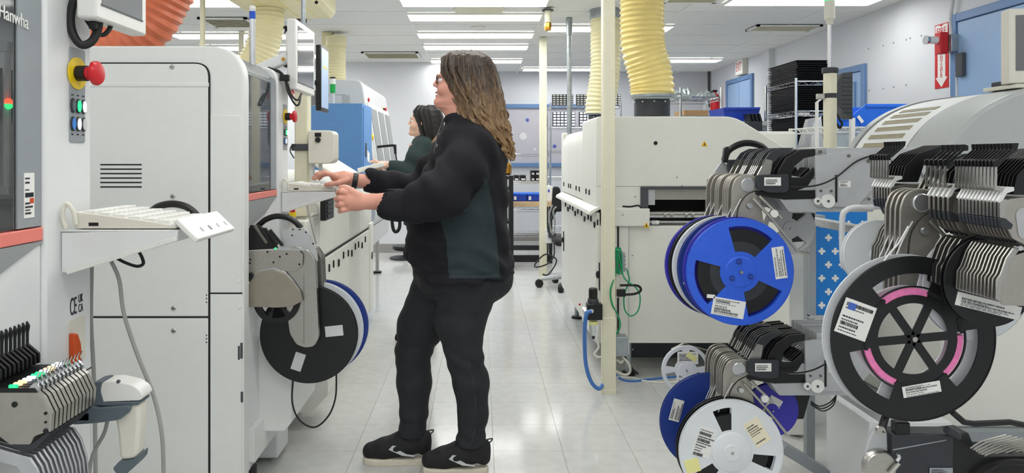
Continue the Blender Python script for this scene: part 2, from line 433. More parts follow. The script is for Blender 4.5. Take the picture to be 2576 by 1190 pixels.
rdoor('door_3', y0, y1, zt, 'pale blue double door with two small panes below the exit sign', panes=[(y0+.14, y0+.34, 1.25, zt-.52), (y1-.36, y1-.18, 1.25, zt-.52)], double=True)
# conduits and vertical trims on the right wall
def wall_pipe(px, py0, py1, r, m, label, off=.03):
    y = wall_y(px); o = MB().cyl((WX-off, y, Z_(py1,y)), (WX-off, y, Z_(py0,y)), r, n=10).obj('conduit', m); return tag(o, label, 'conduit')
y = wall_y(2399)-.03
t = thing('alarm_box', 'grey junction box with a red strobe alarm beside the extinguisher sign', 'alarm', (WX, y, 1.9))
za, zb = Z_(132,y), Z_(88,y)
MB().box(WX-.07, WX-.001, y-.05, y+.06, za, zb).obj('junction_box', 'galv', t, bevel=.004)
MB().box(WX-.13, WX-.071, y-.02, y+.05, za-.01, zb+.02).obj('strobe_body', 'sign_red', t, bevel=.006)
MB().cyl((WX-.19, y+.02, (za+zb)/2+.03), (WX-.13, y+.02, (za+zb)/2+.03), .028).obj('horn', 'white_plastic', t)
MB().lathe([(.012,0),(.034,.0),(.03,.02)], (WX-.215, y+.02, (za+zb)/2+.03), (1,0,0), 18).obj('lens', 'chrome', t)
o = MB().tube(spline([(WX-.03, y, zb), (WX-.03, y+.02, zb+.12), (WX-.03, y-.02, zb+.3), (WX-.03, y-.02, ZC)]), .012).obj('conduit', 'pale_grey'); tag(o, 'thin grey conduit rising from the alarm box to the ceiling', 'conduit')
o = MB().tube(spline([(WX-.02, y, za), (WX-.02, y-.03, za-.15), (WX-.02, y-.03, 1.2), (WX-.02, y-.03, .0)]), .01).obj('conduit', 'pale_grey'); tag(o, 'thin grey conduit dropping from the alarm box behind the domed machine', 'conduit')
wall_pipe(1788,175,260,.02,'dark_grey','dark vertical conduit in the corner beside the extinguisher')
y = wall_y(1945); o = struct(MB().box(WX-.06, WX, y-.02, y+.16, 0, ZC).obj('trim_1', 'wall_paint', smooth=False))
# fire extinguisher sign
ya, yb = 5.19, 5.345; za, zb = Z_(222,5.27), Z_(60,5.27)
t = thing('extinguisher_sign', 'tall red and white fire extinguisher arrow sign on the side wall', 'sign', (WX, (ya+yb)/2, za))
MB().box(WX-.004, WX-.0005, ya, yb, za, zb).obj('plate', 'sign_red', t, smooth=False)
yc = (ya+yb)/2; H = zb-za; wv = yb-ya
def sp(pts, name, m, off): MB().prism([(yc+a*wv, za+b*H) for a, b in pts], 'x', WX-off-.001, WX-off).obj(name, m, t, smooth=False)
sp([(-.45,.985),(-.16,.985),(0,.955),(.16,.985),(.45,.985),(.45,.80),(.28,.77),(.28,.17),(.44,.17),(0,.015),(-.44,.17),(-.28,.17),(-.28,.77),(-.45,.80)], 'arrow', 'paper', .004)
text('FIRE', .075, 'sign_red', (WX-.0056, yc, za+.835*H), (0,-1,0), (0,0,1), t, align='CENTER', sx=.8)
for i, c in enumerate('EXTINGUISHER'):
    text(c, .042, 'sign_red', (WX-.0056, yc, za+(.735-.052*i)*H), (0,-1,0), (0,0,1), t, align='CENTER')
# exit sign
y = wall_y(1880)
t = thing('exit_sign', 'white box sign with red letters above the double door', 'sign', (WX, y, 2.5))
MB().box(WX-.07, WX-.001, y-.02, y+.24, Z_(186,y), Z_(142,y)).obj('housing', 'beige_plastic', t, bevel=.006)
MB().box(WX-.073, WX-.07, y-.012, y+.232, Z_(184,y), Z_(145,y)).obj('face', 'paper', t, smooth=False)
text('EXIT', .16, 'sign_red', (WX-.0735, y+.11, Z_(176,y)), (0,-1,0), (0,0,1), t, align='CENTER', sx=.58)
# extinguisher
c = Vector((WX-.1, wall_y(1822)+.1, 1.9))
t = thing('fire_extinguisher', 'red fire extinguisher hung on the side wall', 'extinguisher', c)
MB().lathe([(.001,0),(.06,.0),(.065,.02),(.065,.2),(.05,.24),(.02,.26),(.02,.28)], c+Vector((0,0,.06)), n=18).obj('cylinder', 'red_plastic', t)
MB().box(c.x-.03, c.x+.03, c.y-.012, c.y+.012, c.z+.34, c.z+.37).obj('valve', 'black_plastic', t)
MB().tube(spline([c+Vector((-.03,0,.35)), c+Vector((-.09,0,.3)), c+Vector((-.08,0,.12))]), .01).obj('hose', 'rubber', t)
# screws holes left on the wall: small grey plugs
for px, py in ((2185,123),(2222,115),(2248,108),(2280,100),(2290,96),(2318,90),(2222,223),(2248,219),(2280,214),(2186,228)):
    yy = wall_y(px); MB().cyl((WX-.003, yy, Z_(py,yy)), (WX, yy, Z_(py,yy)), .008, n=8).obj('wall_plug', 'panel_grey', wall_right)
# posts and pipes from the ceiling
def post(x0, x1, d, zb, zt, label, m='post_cream', groove=True, base=True):
    xa, xb = X_(x0,d), X_(x1,d); w = xb-xa; t = thing('service_post', label, 'post', ((xa+xb)/2, d+w/2, zb))
    MB().box(xa, xb, d, d+w, zb, zt).obj('shaft', m, t, bevel=.004)
    if groove:
        for k in (.3, .5): MB().box(xa+w*k-.0012, xa+w*k+.0012, d-.0006, d+.001, zb+.3, zt).obj('groove', 'seam' if False else 'beige_plastic', t, smooth=False)
    if base:
        MB().box(xa-.006, xb+.002, d-.012, d-.001, zb+.03, zb+.42).obj('cover_plate', m, t, bevel=.003)
        MB().box(xa-.008, xb+.004, d-.014, d+w+.004, zb, zb+.03).obj('foot', m, t, bevel=.003)
    return t
post(1517,1548,3.82,0,ZC-.005,'tall cream service post in front of the oven with an air regulator')
post(1358,1376,7.46,0,ZC-.005,'tall cream service post in front of the wooden desk', base=False)
post(502,513,5.2,.0,ZC-.005,'cream service post behind the near placement machine', base=False, groove=False)
post(600,613,7.1,.0,ZC-.005,'cream service post behind the pale curved hose', base=False, groove=False)
t = thing('conduit', 'grey steel conduit dropping from the ceiling to the oven', 'conduit', P(1432,45,6.45))
q = P(1432,45,6.45); MB().cyl((q.x, 6.45, 1.4), (q.x, 6.45, ZC-.005), .022).obj('pipe', 'galv', t)
MB().cyl((q.x, 6.45, ZC-.16), (q.x, 6.45, ZC-.005), .03).obj('coupling', 'galv', t)
q = P(1378,30,6.0); t = thing('pipe_fitting', 'brass and cream pipe fitting under the ceiling', 'fitting', q)
MB().lathe([(.05,.0),(.05,.01)], (q.x, 6.0, ZC-.03), n=18).obj('flange', 'dark_grey', t)
MB().cyl((q.x, 6.0, ZC-.13), (q.x, 6.0, ZC-.03), .027).obj('pipe', 'post_cream', t)
MB().lathe([(.028,0),(.032,.02),(.032,.06),(.026,.07)], (q.x, 6.0, ZC-.2), n=6).obj('nut', 'brass', t)
# ================================================================ left machine line
def hose(path, r, pitch, amp, n=24, sub=4):
    pts = spline(path, 24); L = [0]
    for i in range(1, len(pts)): L.append(L[-1]+(pts[i]-pts[i-1]).length)
    tot = L[-1]; N = int(tot/pitch*sub); out = []; rr = []; j = 0
    for i in range(N+1):
        s = tot*i/N
        while j < len(L)-2 and L[j+1] < s: j += 1
        t = (s-L[j])/max(1e-6, L[j+1]-L[j]); out.append(pts[j].lerp(pts[j+1], t)); rr.append(r+amp*math.cos(2*PI*i/sub))
    return MB().tube(out, rr, n)
mat('lens_green', (20,150,70), .2, emit=.25)
XF = -.857
def estop(parent, c, ax=(1,0,0), k=1.0, ring=True):
    c = Vector(c); ax = Vector(ax)
    if ring: MB().lathe([(.034*k,0),(.034*k,.002)], c, ax, 24).obj('stop_ring', 'yellow_plastic', parent)
    MB().lathe([(.0165*k,.002),(.0165*k,.022*k)], c, ax, 20).obj('stop_collar', 'black_plastic', parent)
    MB().lathe([(.014*k,.022*k),(.014*k,.034*k),(.021*k,.034*k),(.026*k,.038*k),(.026*k,.043*k),(.022*k,.048*k),(.010*k,.050*k)], c, ax, 24).obj('stop_button', 'red_plastic', parent)
def ell(cy, cz, ry, rz, n=18): return [(cy+ry*math.cos(2*PI*k/n), cz+rz*math.sin(2*PI*k/n)) for k in range(n)]
def placement_machine(dy, label, near):
    t = thing('placement_machine', label, 'machine', (-1.4, 1.2+dy, 0))
    prof = rpoly([(-2.3,.12),(-.85,.12),(-.85,1.70),(-2.3,1.70)], [0,.01,.13,.02], 10)
    # cheek (side cover facing the walkway end) built from separate sheet panels
    y0, y1 = .92+dy, .985+dy
    MB().prism(prof, 'y', y0+.004, y1).obj('side_cover', 'machine_cream', t, bevel=.006)
    xs = X_(527, 2.5); zs = Z_(798, 2.5); zs2 = Z_(738, 2.5)
    if not near:
        door = rpoly([(-2.29,zs+.003),(xs-.004,zs+.003),(xs-.004,Z_(160,2.5)),(-2.29,Z_(160,2.5))], [0,.004,.05,0], 8)
        o = MB().prism(door, 'y', y0-.0015, y0+.006).obj('access_panel', 'machine_cream', t, bevel=.003)
        sl = MB()
        for i in range(6): sl.box(X_(253,2.5), X_(357,2.5), y0-.0022, y0+.002, Z_(416+11.2*i,2.5), Z_(412.5+11.2*i,2.5))
        sl.obj('vent_slot', 'black_matte', o, smooth=False)
        MB().box(X_(230,2.5)-.4, X_(526,2.5), y0-.004, y0+.002, Z_(219,2.5), Z_(208,2.5)).obj('crease', 'machine_cream', o, bevel=.004)
        o2 = MB().box(-2.29, xs-.004, y0-.0015, y0+.006, .125, zs-.003).obj('access_panel', 'machine_cream', t, bevel=.003)
        MB().box(xs+.003, -.856, y0-.0012, y0+.006, .125, zs2-.0025).obj('corner_panel', 'machine_cream', t, bevel=.002)
        MB().box(xs+.003, -.856, y0-.0012, y0+.006, zs2+.0025, 1.45).obj('corner_panel', 'machine_cream', t, bevel=.002)
        sm = MB().prism(rpoly([(-2.295,.122),(xs+.002,.122),(xs+.002,Z_(157,2.5)),(-2.295,Z_(157,2.5))], [0,0,.056,0], 8), 'y', y0-.0004, y0+.004)
        sm.box(xs, -.8545, y0-.0003, y0+.004, zs2-.003, zs2+.003); sm.obj('seam', 'seam', t, smooth=False)
        for px, py in ((433,168),(435,494),(437,775),(437,832)):
            c = P(px, py, 2.5); s = MB().lathe([(.009,0),(.009,.002),(.007,.0045),(.003,.005)], (c.x, y0-.001, c.z), (0,-1,0), 14).obj('panel_screw', 'steel', t)
            MB().box(c.x-.005, c.x+.005, y0-.0068, y0-.0055, c.z-.001, c.z+.001).obj('slot', 'black_matte', s, smooth=False)
        for py0 in (742, 843):
            for k in range(3): 
                c = P(520, py0+9*k, 2.5); MB().cyl((c.x, y0-.0024, c.z), (c.x, y0, c.z), .0026, n=8).obj('dot', 'black_matte', t)
        for (a, b, c, d) in ((600,606,870,905),(606,613,862,902),(607,614,985,1012)):
            MB().box(X_(a,2.5)-.002, X_(b,2.5)-.003, y0-.0024, y0, Z_(d,2.5), Z_(c,2.5)).obj('latch', 'dark_grey', t, bevel=.002)
        for py in (706, 772):
            c = P(607, py, 2.5); MB().lathe([(.006,0),(.005,.003)], (c.x-.006, y0-.0015, c.z), (0,-1,0), 10).obj('stud', 'white_plastic', t)
    # main body behind the window opening
    MB().box(-2.3, -1.28, y1, 1.515+dy, .12, 1.68).obj('inner_housing', 'pale_grey', t)
    MB().box(-1.28, XF-.03, 1.372+dy, 1.515+dy, .12, 1.135).obj('inner_base', 'pale_grey', t)
    MB().box(-1.28, XF-.006, y1, 1.373+dy, .12, 1.135).obj('lower_body', 'machine_white', t, bevel=.01)
    MB().box(-1.28, -.93, y1, 1.515+dy, 1.60, 1.68).obj('roof', 'machine_grey', t, bevel=.02)
    MB().box(-1.26, -1.14, 1.03+dy, 1.48+dy, 1.590, 1.599).obj('added_fill_lamp', 'added_fill', t)  # unseen lamp bar added to brighten the closed interior behind the window
    # rear pillar with the controls
    pp = rpoly([(-1.02,0.02),(XF,0.02),(XF,1.685),(-1.02,1.685),(-1.02,1.655),(-.93,1.655),(-.895,1.6),(-.895,1.12),(-1.02,1.12)], [0,.01,.12,0,0,.03,.02,.01,0], 8)
    MB().box(-2.3, -.90, 1.515+dy, 1.534+dy, .02, 1.684).obj('end_plate', 'machine_white', t)
    MB().prism(pp, 'y', 1.372+dy, 1.535+dy).obj('pillar', 'machine_white', t, bevel=.016, seg=3)
    # hinged window
    wf = MB().prism([(y1+.002,1.165),(1.30+dy,1.165),(1.30+dy,1.62),(y1+.002,1.62)], 'x', -.8715, -.8675).obj('window_glass', 'glass_tint' if near else 'glass_mirror', t, smooth=False)
    MB().prism(rpoly([(1.300+dy,1.165),(1.371+dy,1.165),(1.371+dy,1.63),(1.300+dy,1.63)], [0,0,.05,0]), 'x', -.874, -.864).obj('window_edge', 'panel_grey', t)
    MB().prism(rpoly([(-.868,1.60),(-.866,1.62),(-.93,1.685),(-1.0,1.685),(-.95,1.62)], .01), 'y', y1+.002, 1.371+dy).obj('window_hood', 'machine_grey', t)
    MB().box(-.90, -.860, y1+.002, 1.3705+dy, 1.136, 1.162).obj('accent_strip', 'coral', t, bevel=.002)
    ch = [(1.3705+dy,1.135),(1.20+dy,1.0735),(y1+.002,1.03),(y1+.002,1.135)]
    MB().prism(ch, 'x', -.8625, -.859).obj('chin', 'machine_grey', t)
    # gantry seen through the window
    g = MB()
    for yy in (1.366, 1.399): g.tube([(-.93, yy+dy, 1.235), (-.93, yy+dy, 1.515)], .007, 10)
    g.box(-.94, -.922, 1.358+dy, 1.407+dy, 1.505, 1.527); g.box(-.94, -.922, 1.358+dy, 1.407+dy, 1.225, 1.245)
    ga = g.obj('gantry_rail', 'white_plastic', t, bevel=.003)
    MB().box(-1.25, -.96, y1+.03, 1.50+dy, 1.37, 1.48).obj('gantry_beam', 'black_matte', t, bevel=.01)
    MB().box(-1.25, -.95, y1+.02, 1.50+dy, 1.15, 1.21).obj('transport_rail', 'alu_matte', t, bevel=.008)
    if near:
        for px in (10, 43):
            for k, mm in ((259,'led_red'),(268,'led_green')):
                c = P(px, k, 1.30); MB().ball((-.920, 1.356 if px < 20 else 1.396, Z_(k,1.38)), .0075, 10, 6).obj('status_light', mm, ga)
        text('Hanwha', .036, 'paper', (-.8625, 1.2465, 1.552), (0,1,-.10), (0,0,1), t, sx=.70)
        sticker((-.8635, 1.333, 1.2265), (0,1,0), (0,0,1), .03, .086, t, 3)
        MB().box(-.8630, -.8626, 1.334, 1.346, 1.211, 1.221).obj('caution_patch', 'orange_plastic', t, smooth=False)
    # control panel
    cp = MB().prism(rpoly([(1.451+dy,1.331),(1.507+dy,1.331),(1.507+dy,1.531),(1.451+dy,1.531)], .006), 'x', XF-.002, XF+.0025).obj('control_panel', 'panel_grey', t, bevel=.001)
    estop(cp, (XF+.0025, 1.476+dy, 1.4775))
    cols = ['slate','led_green','led_white','led_blue','led_white','pale_grey']
    for k in range(6):
        cy, cz = 1.459+.0195*(k % 3)+dy, 1.408-.038*(k//3)
        b = MB().prism(ell(cy, cz, .0088, .0155), 'x', XF+.0025, XF+.006).obj('button_ring', 'charcoal', cp, bevel=.001)
        MB().prism(ell(cy, cz, .0062, .0122), 'x', XF+.006, XF+.0075).obj('button_cap', cols[k], b)
        MB().box(XF+.0026, XF+.003, cy-.004, cy+.004, cz+(.021 if k < 3 else -.024), cz+(.024 if k < 3 else -.021)).obj('caption', 'ink', cp, smooth=False)
    # switch recess and marks
    if near:
        rc = MB().prism(rpoly([(1.447,.862),(1.511,.862),(1.511,.958),(1.447,.958)], .008), 'x', XF-.004, XF+.0008).obj('switch_recess', 'beige_plastic', t)
        MB().prism(rpoly([(1.449,.866),(1.478,.868),(1.474,.905),(1.462,.93),(1.449,.932)], .004), 'x', XF+.0008, XF+.013).obj('main_switch', 'orange_plastic', rc, bevel=.003)
        text('CE', .052, 'ink', (XF+.0004, 1.4535, .968), (0,1,0), (0,0,1), t, sx=.4)
        text('UK', .025, 'ink', (XF+.0004, 1.4845, .989), (0,1,0), (0,0,1), t, sx=.5)
        text('CA', .025, 'ink', (XF+.0004, 1.4845, .968), (0,1,0), (0,0,1), t, sx=.5)
        MB().box(XF-.001, XF+.0006, 1.43, 1.534, .8345, .837).obj('seam', 'seam', t, smooth=False)
    # keyboard shelf bolted on the pillar
    yb = 1.42+dy
    def q(px, py): return (X_(px,1.42), Z_(py,1.42))
    sh = MB().prism([q(155,586),q(447,580),q(446,606),q(172,686),q(155,686)], 'y', yb, yb+.003).obj('shelf_bracket', 'machine_white', t, bevel=.001)
    MB().prism([q(155,586),q(447,580),q(446,606),q(172,686),q(155,686)], 'y', yb+.235, yb+.238).obj('shelf_bracket', 'machine_white', t, bevel=.001)
    MB().box(XF, X_(447,1.42), yb, yb+.24, 1.1475, 1.1505).obj('shelf_plate', 'machine_white', t, bevel=.001)
    a = Vector((X_(172,1.42), yb-.003, Z_(684,1.42))); b = Vector((X_(446,1.42), yb-.003, Z_(600,1.42)))
    lip = MB().obox((a+b)/2, b-a, (0,1,0), (b-a).cross(Vector((0,1,0))), (b-a).length/2, .004, .0045)
    lip.obj('shelf_lip', 'white_plastic', sh, bevel=.001)
    rb = MB()
    for k in range(46):
        c = a.lerp(b, (k+.5)/46); rb.obox(c+Vector((0,-.0045,0)), b-a, (0,1,0), (b-a).cross(Vector((0,1,0))), .0012, .001, .004)
    rb.obj('lip_ribs', 'white_plastic', sh, smooth=False)
    MB().tube(spline([(X_(165,1.42), yb+.002, Z_(575,1.42)), (X_(158,1.42), yb, Z_(545,1.42)), (X_(166,1.42), yb, Z_(512,1.42)), (X_(182,1.42), yb+.002, Z_(530,1.42)), (X_(188,1.42), yb+.004, Z_(565,1.42))]), .0045).obj('cable_hook', 'beige_plastic', sh)
    return t
mat('added_fill', (250,252,255), .5, emit=2, var=0)  # glow of the bar added inside the placement machines
mat('screen_gloss', (84,86,90), .07, spec=1, coat=1, var=.03, scale=2)
mat('glass_mirror', (120,128,135), .03, trans=.75, ior=1.5, var=.01)
pm1 = placement_machine(0, 'white placement machine with a lit control panel and an orange main switch', True)
pm2 = placement_machine(1.58, 'cream placement machine with vent slots on its big side cover', False)
# ---- keyboards (long side runs along the machine, so its short end shows)
def keyboard(dy, label, black=False):
    t = thing('keyboard', label, 'keyboard', (-.72, 1.55+dy, 1.1505), 'operator keyboards')
    y0, y1 = 1.432+dy, 1.622+dy; m = 'beige_plastic'
    pr = [(-.835,1.1525),(-.625,1.1525),(-.622,1.158),(-.70,1.170),(-.835,1.187)]
    MB().prism(rpoly(pr, .003), 'y', y0, y1).obj('case', m, t, bevel=.002)
    ks = MB()
    for r in range(6):
        for c in range(9):
            x = -.822+.031*r; z = 1.1855-(x+.835)*.126
            if x > -.66: continue
            ks.box(x, x+.026, y0+.008+.0196*c, y0+.008+.0196*c+.0165, z-.006, z+.005)
    k = ks.obj('key', 'white_plastic', t, bevel=.0015); k['kind'] = 'stuff'
    MB().box(-.805, -.785, y0-.0006, y0+.002, 1.158, 1.165).obj('port', 'black_matte', t, smooth=False)
    a = Vector((-.626, 0, 1.166)); b = Vector((-.582, 0, 1.1235)); dr = (b-a).normalized(); nr = Vector((-dr.z, 0, dr.x)); nr = nr if nr.z > 0 else -nr
    pl = [tuple((a+nr*.000).xz), tuple((b).xz), tuple((b+nr*.012).xz), tuple((a+nr*.012).xz)]
    pr_ = MB().prism(rpoly(pl, .004), 'y', y0-.012, y1+.012).obj('palm_rest', 'white_plastic', t, bevel=.003)
    for k_ in range(4):
        c = (a+b)/2+nr*.0122; yy = y0+.04+.045*k_
        MB().obox((c.x+.008, yy, c.z-.006), dr, (0,1,0), nr, .006, .0012 if k_ != 1 else .003, .0005).obj('mark', 'panel_grey', pr_, smooth=False)
    MB().obox((-.628, (y0+y1)/2, 1.161), (0,1,0), (1,0,.3), (0,0,1), (y1-y0)/2, .012, .003).obj('hinge_strip', 'white_plastic', t, bevel=.002)
keyboard(0, 'pale keyboard with a sloped palm rest on the shelf above the barcode scanner')
keyboard(1.58, 'pale keyboard on the shelf beneath the hand of the long-haired person')
# ---- monitors on arms
def monitor(name, label, X, y0, y1, z0, z1, m, scr, th=.04, hump=True, bz=.022, tilt=0):
    t = thing(name, label, 'monitor', (X, (y0+y1)/2, z0))
    MB().box(X-th, X, y0, y1, z0, z1).obj('housing', m, t, bevel=.006)
    MB().box(X, X+.0012, y0+bz, y1-bz, z0+bz*1.4, z1-bz).obj('screen', scr, t, smooth=False)
    MB().box(X-.0002, X+.0018, y0+bz-.003, y1-bz+.003, z0+bz*1.4-.003, z0+bz*1.4).obj('screen_edge', 'dark_grey', t, smooth=False)
    if hump: MB().box(X-th-.025, X-th, y0+.06, y1-.06, z0+.12, z1-.04).obj('back_hump', m, t, bevel=.012)
    return t
mt1 = monitor('touch_monitor', 'white touch monitor hanging beside the orange duct', -.785, 1.42, 1.64, 1.584, 1.86, 'white_plastic', 'screen', bz=.024, hump=False)
cable('black_cable', [(250,40,1.47),(246,75,1.47),(230,105,1.46),(203,112,1.45),(182,80,1.45),(178,35,1.45),(192,-20,1.45)], .0085, 'rubber', label='thick black cable looping under the white touch monitor', sides=10)
cable('black_cable', [(188,-20,1.47),(205,25,1.48),(232,70,1.48),(255,88,1.49),(272,78,1.50),(280,60,1.52)], .005, 'rubber', label='thin black cable running behind the white touch monitor')
MB().box(X_(228,1.46), X_(246,1.46), 1.45, 1.48, Z_(75,1.46), Z_(45,1.46)).obj('cable_plug', 'black_plastic', mt1, bevel=.003)
mt2 = monitor('touch_monitor', 'white touch monitor with light reflections in front of the cream post', -.795, 3.01, 3.35, 1.592, 1.90, 'white_plastic', 'screen_gloss', bz=.026)
# monitor arm of the second machine
MB().tube([P(655,172,3.05), P(722,146,3.08)], .016, 8).obj('arm_core', 'white_plastic', mt2)
a, b = P(648,178,3.02), P(722,145,3.05)
MB().obox((a+b)/2, b-a, (0,1,0), (b-a).cross(Vector((0,1,0))), (b-a).length/2+.01, .02, .024).obj('arm', 'machine_white', mt2, bevel=.008)
MB().cyl(P(713,149,3.02)-Vector((0,.004,0)), P(713,149,3.02), .008, n=12).obj('arm_bolt', 'brass', mt2)
MB().box(X_(722,3.1)-.01, X_(742,3.1), 3.08, 3.14, Z_(170,3.1), Z_(135,3.1)).obj('arm_joint', 'dark_grey', mt2, bevel=.004)
for k, pts in enumerate(([(672,172,3.0),(700,178,2.99),(716,195,2.98),(724,230,2.98),(742,262,2.99),(752,262,3.0),(756,240,3.05)], [(675,170,3.01),(704,183,3.0),(722,208,3.0),(732,238,3.0),(748,252,3.0),(758,236,3.06)])):
    cable('black_cable', pts, .0045, 'rubber', mt2)
MB().box(X_(704,2.98), X_(728,2.98), 2.97, 2.99, Z_(204,2.98), Z_(188,2.98)).obj('cable_clip', 'black_plastic', mt2, bevel=.003)
for py, mm in ((222,'red_plastic'),(234,'orange_plastic')):
    cable('lead', [(729,py-8,3.03),(735,py+4,3.03),(740,py+14,3.03)], .004, mm, mt2)
# aluminium mast with blue band on the second machine
q = P(635,170,2.72); t = thing('signal_mast', 'aluminium pole with a blue band standing on the cream placement machine', 'pole', q)
MB().cyl((q.x, 2.72, 1.66), (q.x, 2.72, Z_(22,2.72)), .0112).obj('pole', 'alu', t)
MB().cyl((q.x, 2.72, Z_(48,2.72)), (q.x, 2.72, Z_(29,2.72)), .0122).obj('band', 'band_blue', t)
MB().lathe([(.0118,0),(.0118,.008),(.009,.011)], (q.x, 2.72, Z_(22,2.72)), n=16).obj('cap', 'white_plastic', t)
# ---- barcode scanner in holder
D = 1.40
def g(px, py): return (X_(px,D), Z_(py,D))
t = thing('scanner_holder', 'slate grey scanner holder arm fixed to the white machine pillar', 'holder', P(215,1035,D))
pl = rpoly([g(190,1018),g(235,1006),g(262,1014),g(345,1008),g(345,1022),g(318,1044),g(262,1052),g(205,1056),g(190,1052)], .008)
MB().prism(pl, 'y', D-.028, D-.021).obj('cheek', 'slate', t, bevel=.003)
MB().prism(pl, 'y', D+.021, D+.028).obj('cheek', 'slate', t, bevel=.003)
MB().box(XF, X_(250,D), D-.028, D+.028, Z_(1052,D), Z_(1020,D)).obj('base', 'slate', t, bevel=.006)
t = thing('barcode_scanner', 'white and slate handheld barcode scanner hanging in its holder', 'scanner', P(330,1180,D))
MB().prism(rpoly([g(258,985),g(272,952),g(300,950),g(345,960),g(366,975),g(372,990),g(366,999),g(262,1003)], .006), 'y', D-.021, D+.021).obj('upper_shell', 'white_plastic', t, bevel=.012, seg=3)
MB().prism(rpoly([g(238,975),g(246,955),g(272,950),g(268,975),g(276,1003),g(366,1001),g(362,1010),g(275,1012),g(246,1008),g(238,995)], .004), 'y', D-.022, D+.022).obj('head', 'slate', t, bevel=.006)
MB().prism(rpoly([g(293,1008),g(360,1006),g(362,1045),g(356,1145),g(312,1150),g(306,1080)], .012), 'y', D-.018, D+.018).obj('grip', 'beige_plastic', t, bevel=.012, seg=3)
MB().prism(rpoly([g(296,1168),g(312,1150),g(345,1146),g(362,1134),g(360,1152),g(348,1166),g(330,1182),g(304,1180)], .004), 'y', D-.019, D+.019).obj('foot', 'slate', t, bevel=.006)
MB().ball(P(298,960,D-.019), .004).obj('indicator', 'dark_grey', t)
# ---- cables of the first machine
cable('grey_cable', [(280,658,1.47),(300,705,1.47),(312,790,1.47),(345,890,1.46),(388,1000,1.44),(408,1100,1.42),(412,1210,1.42)], .0042, 'cable_grey', label='long grey cable hanging from the keyboard shelf to the floor side')
cable('grey_cable', [(231,668,1.55),(229,800,1.55),(234,900,1.55),(238,1000,1.55),(241,1210,1.55)], .0045, 'cable_grey', label='straight grey cable running down along the white machine pillar')
cable('grey_cable', [(272,1050,1.41),(262,1090,1.41),(240,1130,1.41),(228,1165,1.41),(222,1210,1.41)], .004, 'cable_grey', label='short grey cable dropping from the scanner holder')
cable('black_cable', [(294,650,1.50),(318,662,1.50),(345,670,1.50),(360,664,1.50),(358,650,1.51),(350,634,1.52)], .0035, 'rubber', label='small black cable loop under the near keyboard shelf')
# black handle behind the near keyboard
t = MB().tube(spline([P(374,545,1.645), P(384,530,1.645), P(402,518,1.645), P(435,513,1.645), P(468,520,1.645), P(490,536,1.645), P(497,548,1.645)], 8), .0085, 10).obj('carry_handle', 'black_plastic'); tag(t, 'glossy black curved handle resting behind the near keyboard', 'handle')
# ---- feeders of the first machine (bottom left)
FD = 1.195
def f1(px, py): return (X_(px,FD), Z_(py,FD))
def near_feeder():
    t = thing('tape_feeder', 'slim grey tape feeder in the bank beneath the white placement machine', 'feeder', P(60,1100,FD), 'tape feeders of the near white machine'); w = .0042
    pl = rpoly([f1(-90,985),f1(96,985),f1(112,1002),f1(131,1042),f1(127,1082),f1(88,1096),f1(80,1116),f1(28,1116),f1(0,1094),f1(-90,1090)], .004)
    MB().prism(pl, 'y', FD-w+.001, FD+w-.001).obj('side_plate', 'steel_plate', t)
    for px, py, r in ((40,1016,.005),(118,1038,.0028),(118,1060,.0022),(118,1082,.0042),(-1,1033,.003)):
        c = P(px, py, FD); MB().cyl((c.x, FD-w-.0003, c.z), (c.x, FD-w+.002, c.z), r, n=12).obj('hole', 'black_matte', t)
    MB().prism(rpoly([f1(98,984),f1(114,998),f1(134,1040),f1(131,1084),f1(126,1084),f1(128,1042),f1(110,1004),f1(96,990)], .001), 'y', FD-w, FD+w).obj('nose_edge', 'steel', t)
    MB().prism([f1(-90,975),f1(90,975),f1(100,986),f1(-90,986)], 'y', FD-w, FD+w).obj('tape_channel', 'black_plastic', t)
    MB().tube(spline([P(92,985,FD), P(98,965,FD), P(94,950,FD), P(99,936,FD)], 4), .0013, 6).obj('clip', 'chrome', t)
    MB().prism([f1(64,985),f1(88,962),f1(100,974),f1(100,986)], 'y', FD-w*.7, FD+w*.7).obj('shutter', 'alu', t)
    MB().prism(rpoly([f1(-120,857),f1(-56,852),f1(-48,866),f1(-52,885),f1(-52,915),f1(-20,942),f1(-20,970),f1(-120,970)], .003), 'y', FD-w*.6, FD+w*.6).obj('handle', 'black_plastic', t, bevel=.001)
    MB().box(X_(24,FD), X_(44,FD), FD-w*.6, FD+w*.6, Z_(976,FD), Z_(968,FD)).obj('status_light', random.choice(['led_warm','led_green','led_white']), t)
    MB().prism(rpoly([f1(28,1116),f1(80,1116),f1(122,1086),f1(126,1090),f1(90,1128),f1(60,1140)], .002), 'y', FD-w*.5, FD+w*.5).obj('lower_guide', 'charcoal', t)
    pts = [f1(-60,1112),f1(40,1140),f1(76,1150),f1(96,1180),f1(112,1230),f1(120,1300)]
    up = [(p[0], p[1]) for p in pts]; lo = [(p[0]-.022, p[1]-.016) for p in pts][::-1]
    MB().prism(up+lo, 'y', FD-w*.5, FD+w*.6).obj('tape_guide', 'alu', t, bevel=.001)
    return t
nf = near_feeder()
for k in range(1, 12):
    nd = dup(nf, (0, .0118*k, 0))
    for ch in nd.children:
        if ch.name.startswith('status_light'): ch.data = ch.data.copy(); ch.data.materials[0] = M(('led_warm','led_warm','led_white','led_white','led_green','led_green','led_white','led_warm','led_warm','led_white','led_white')[k-1])
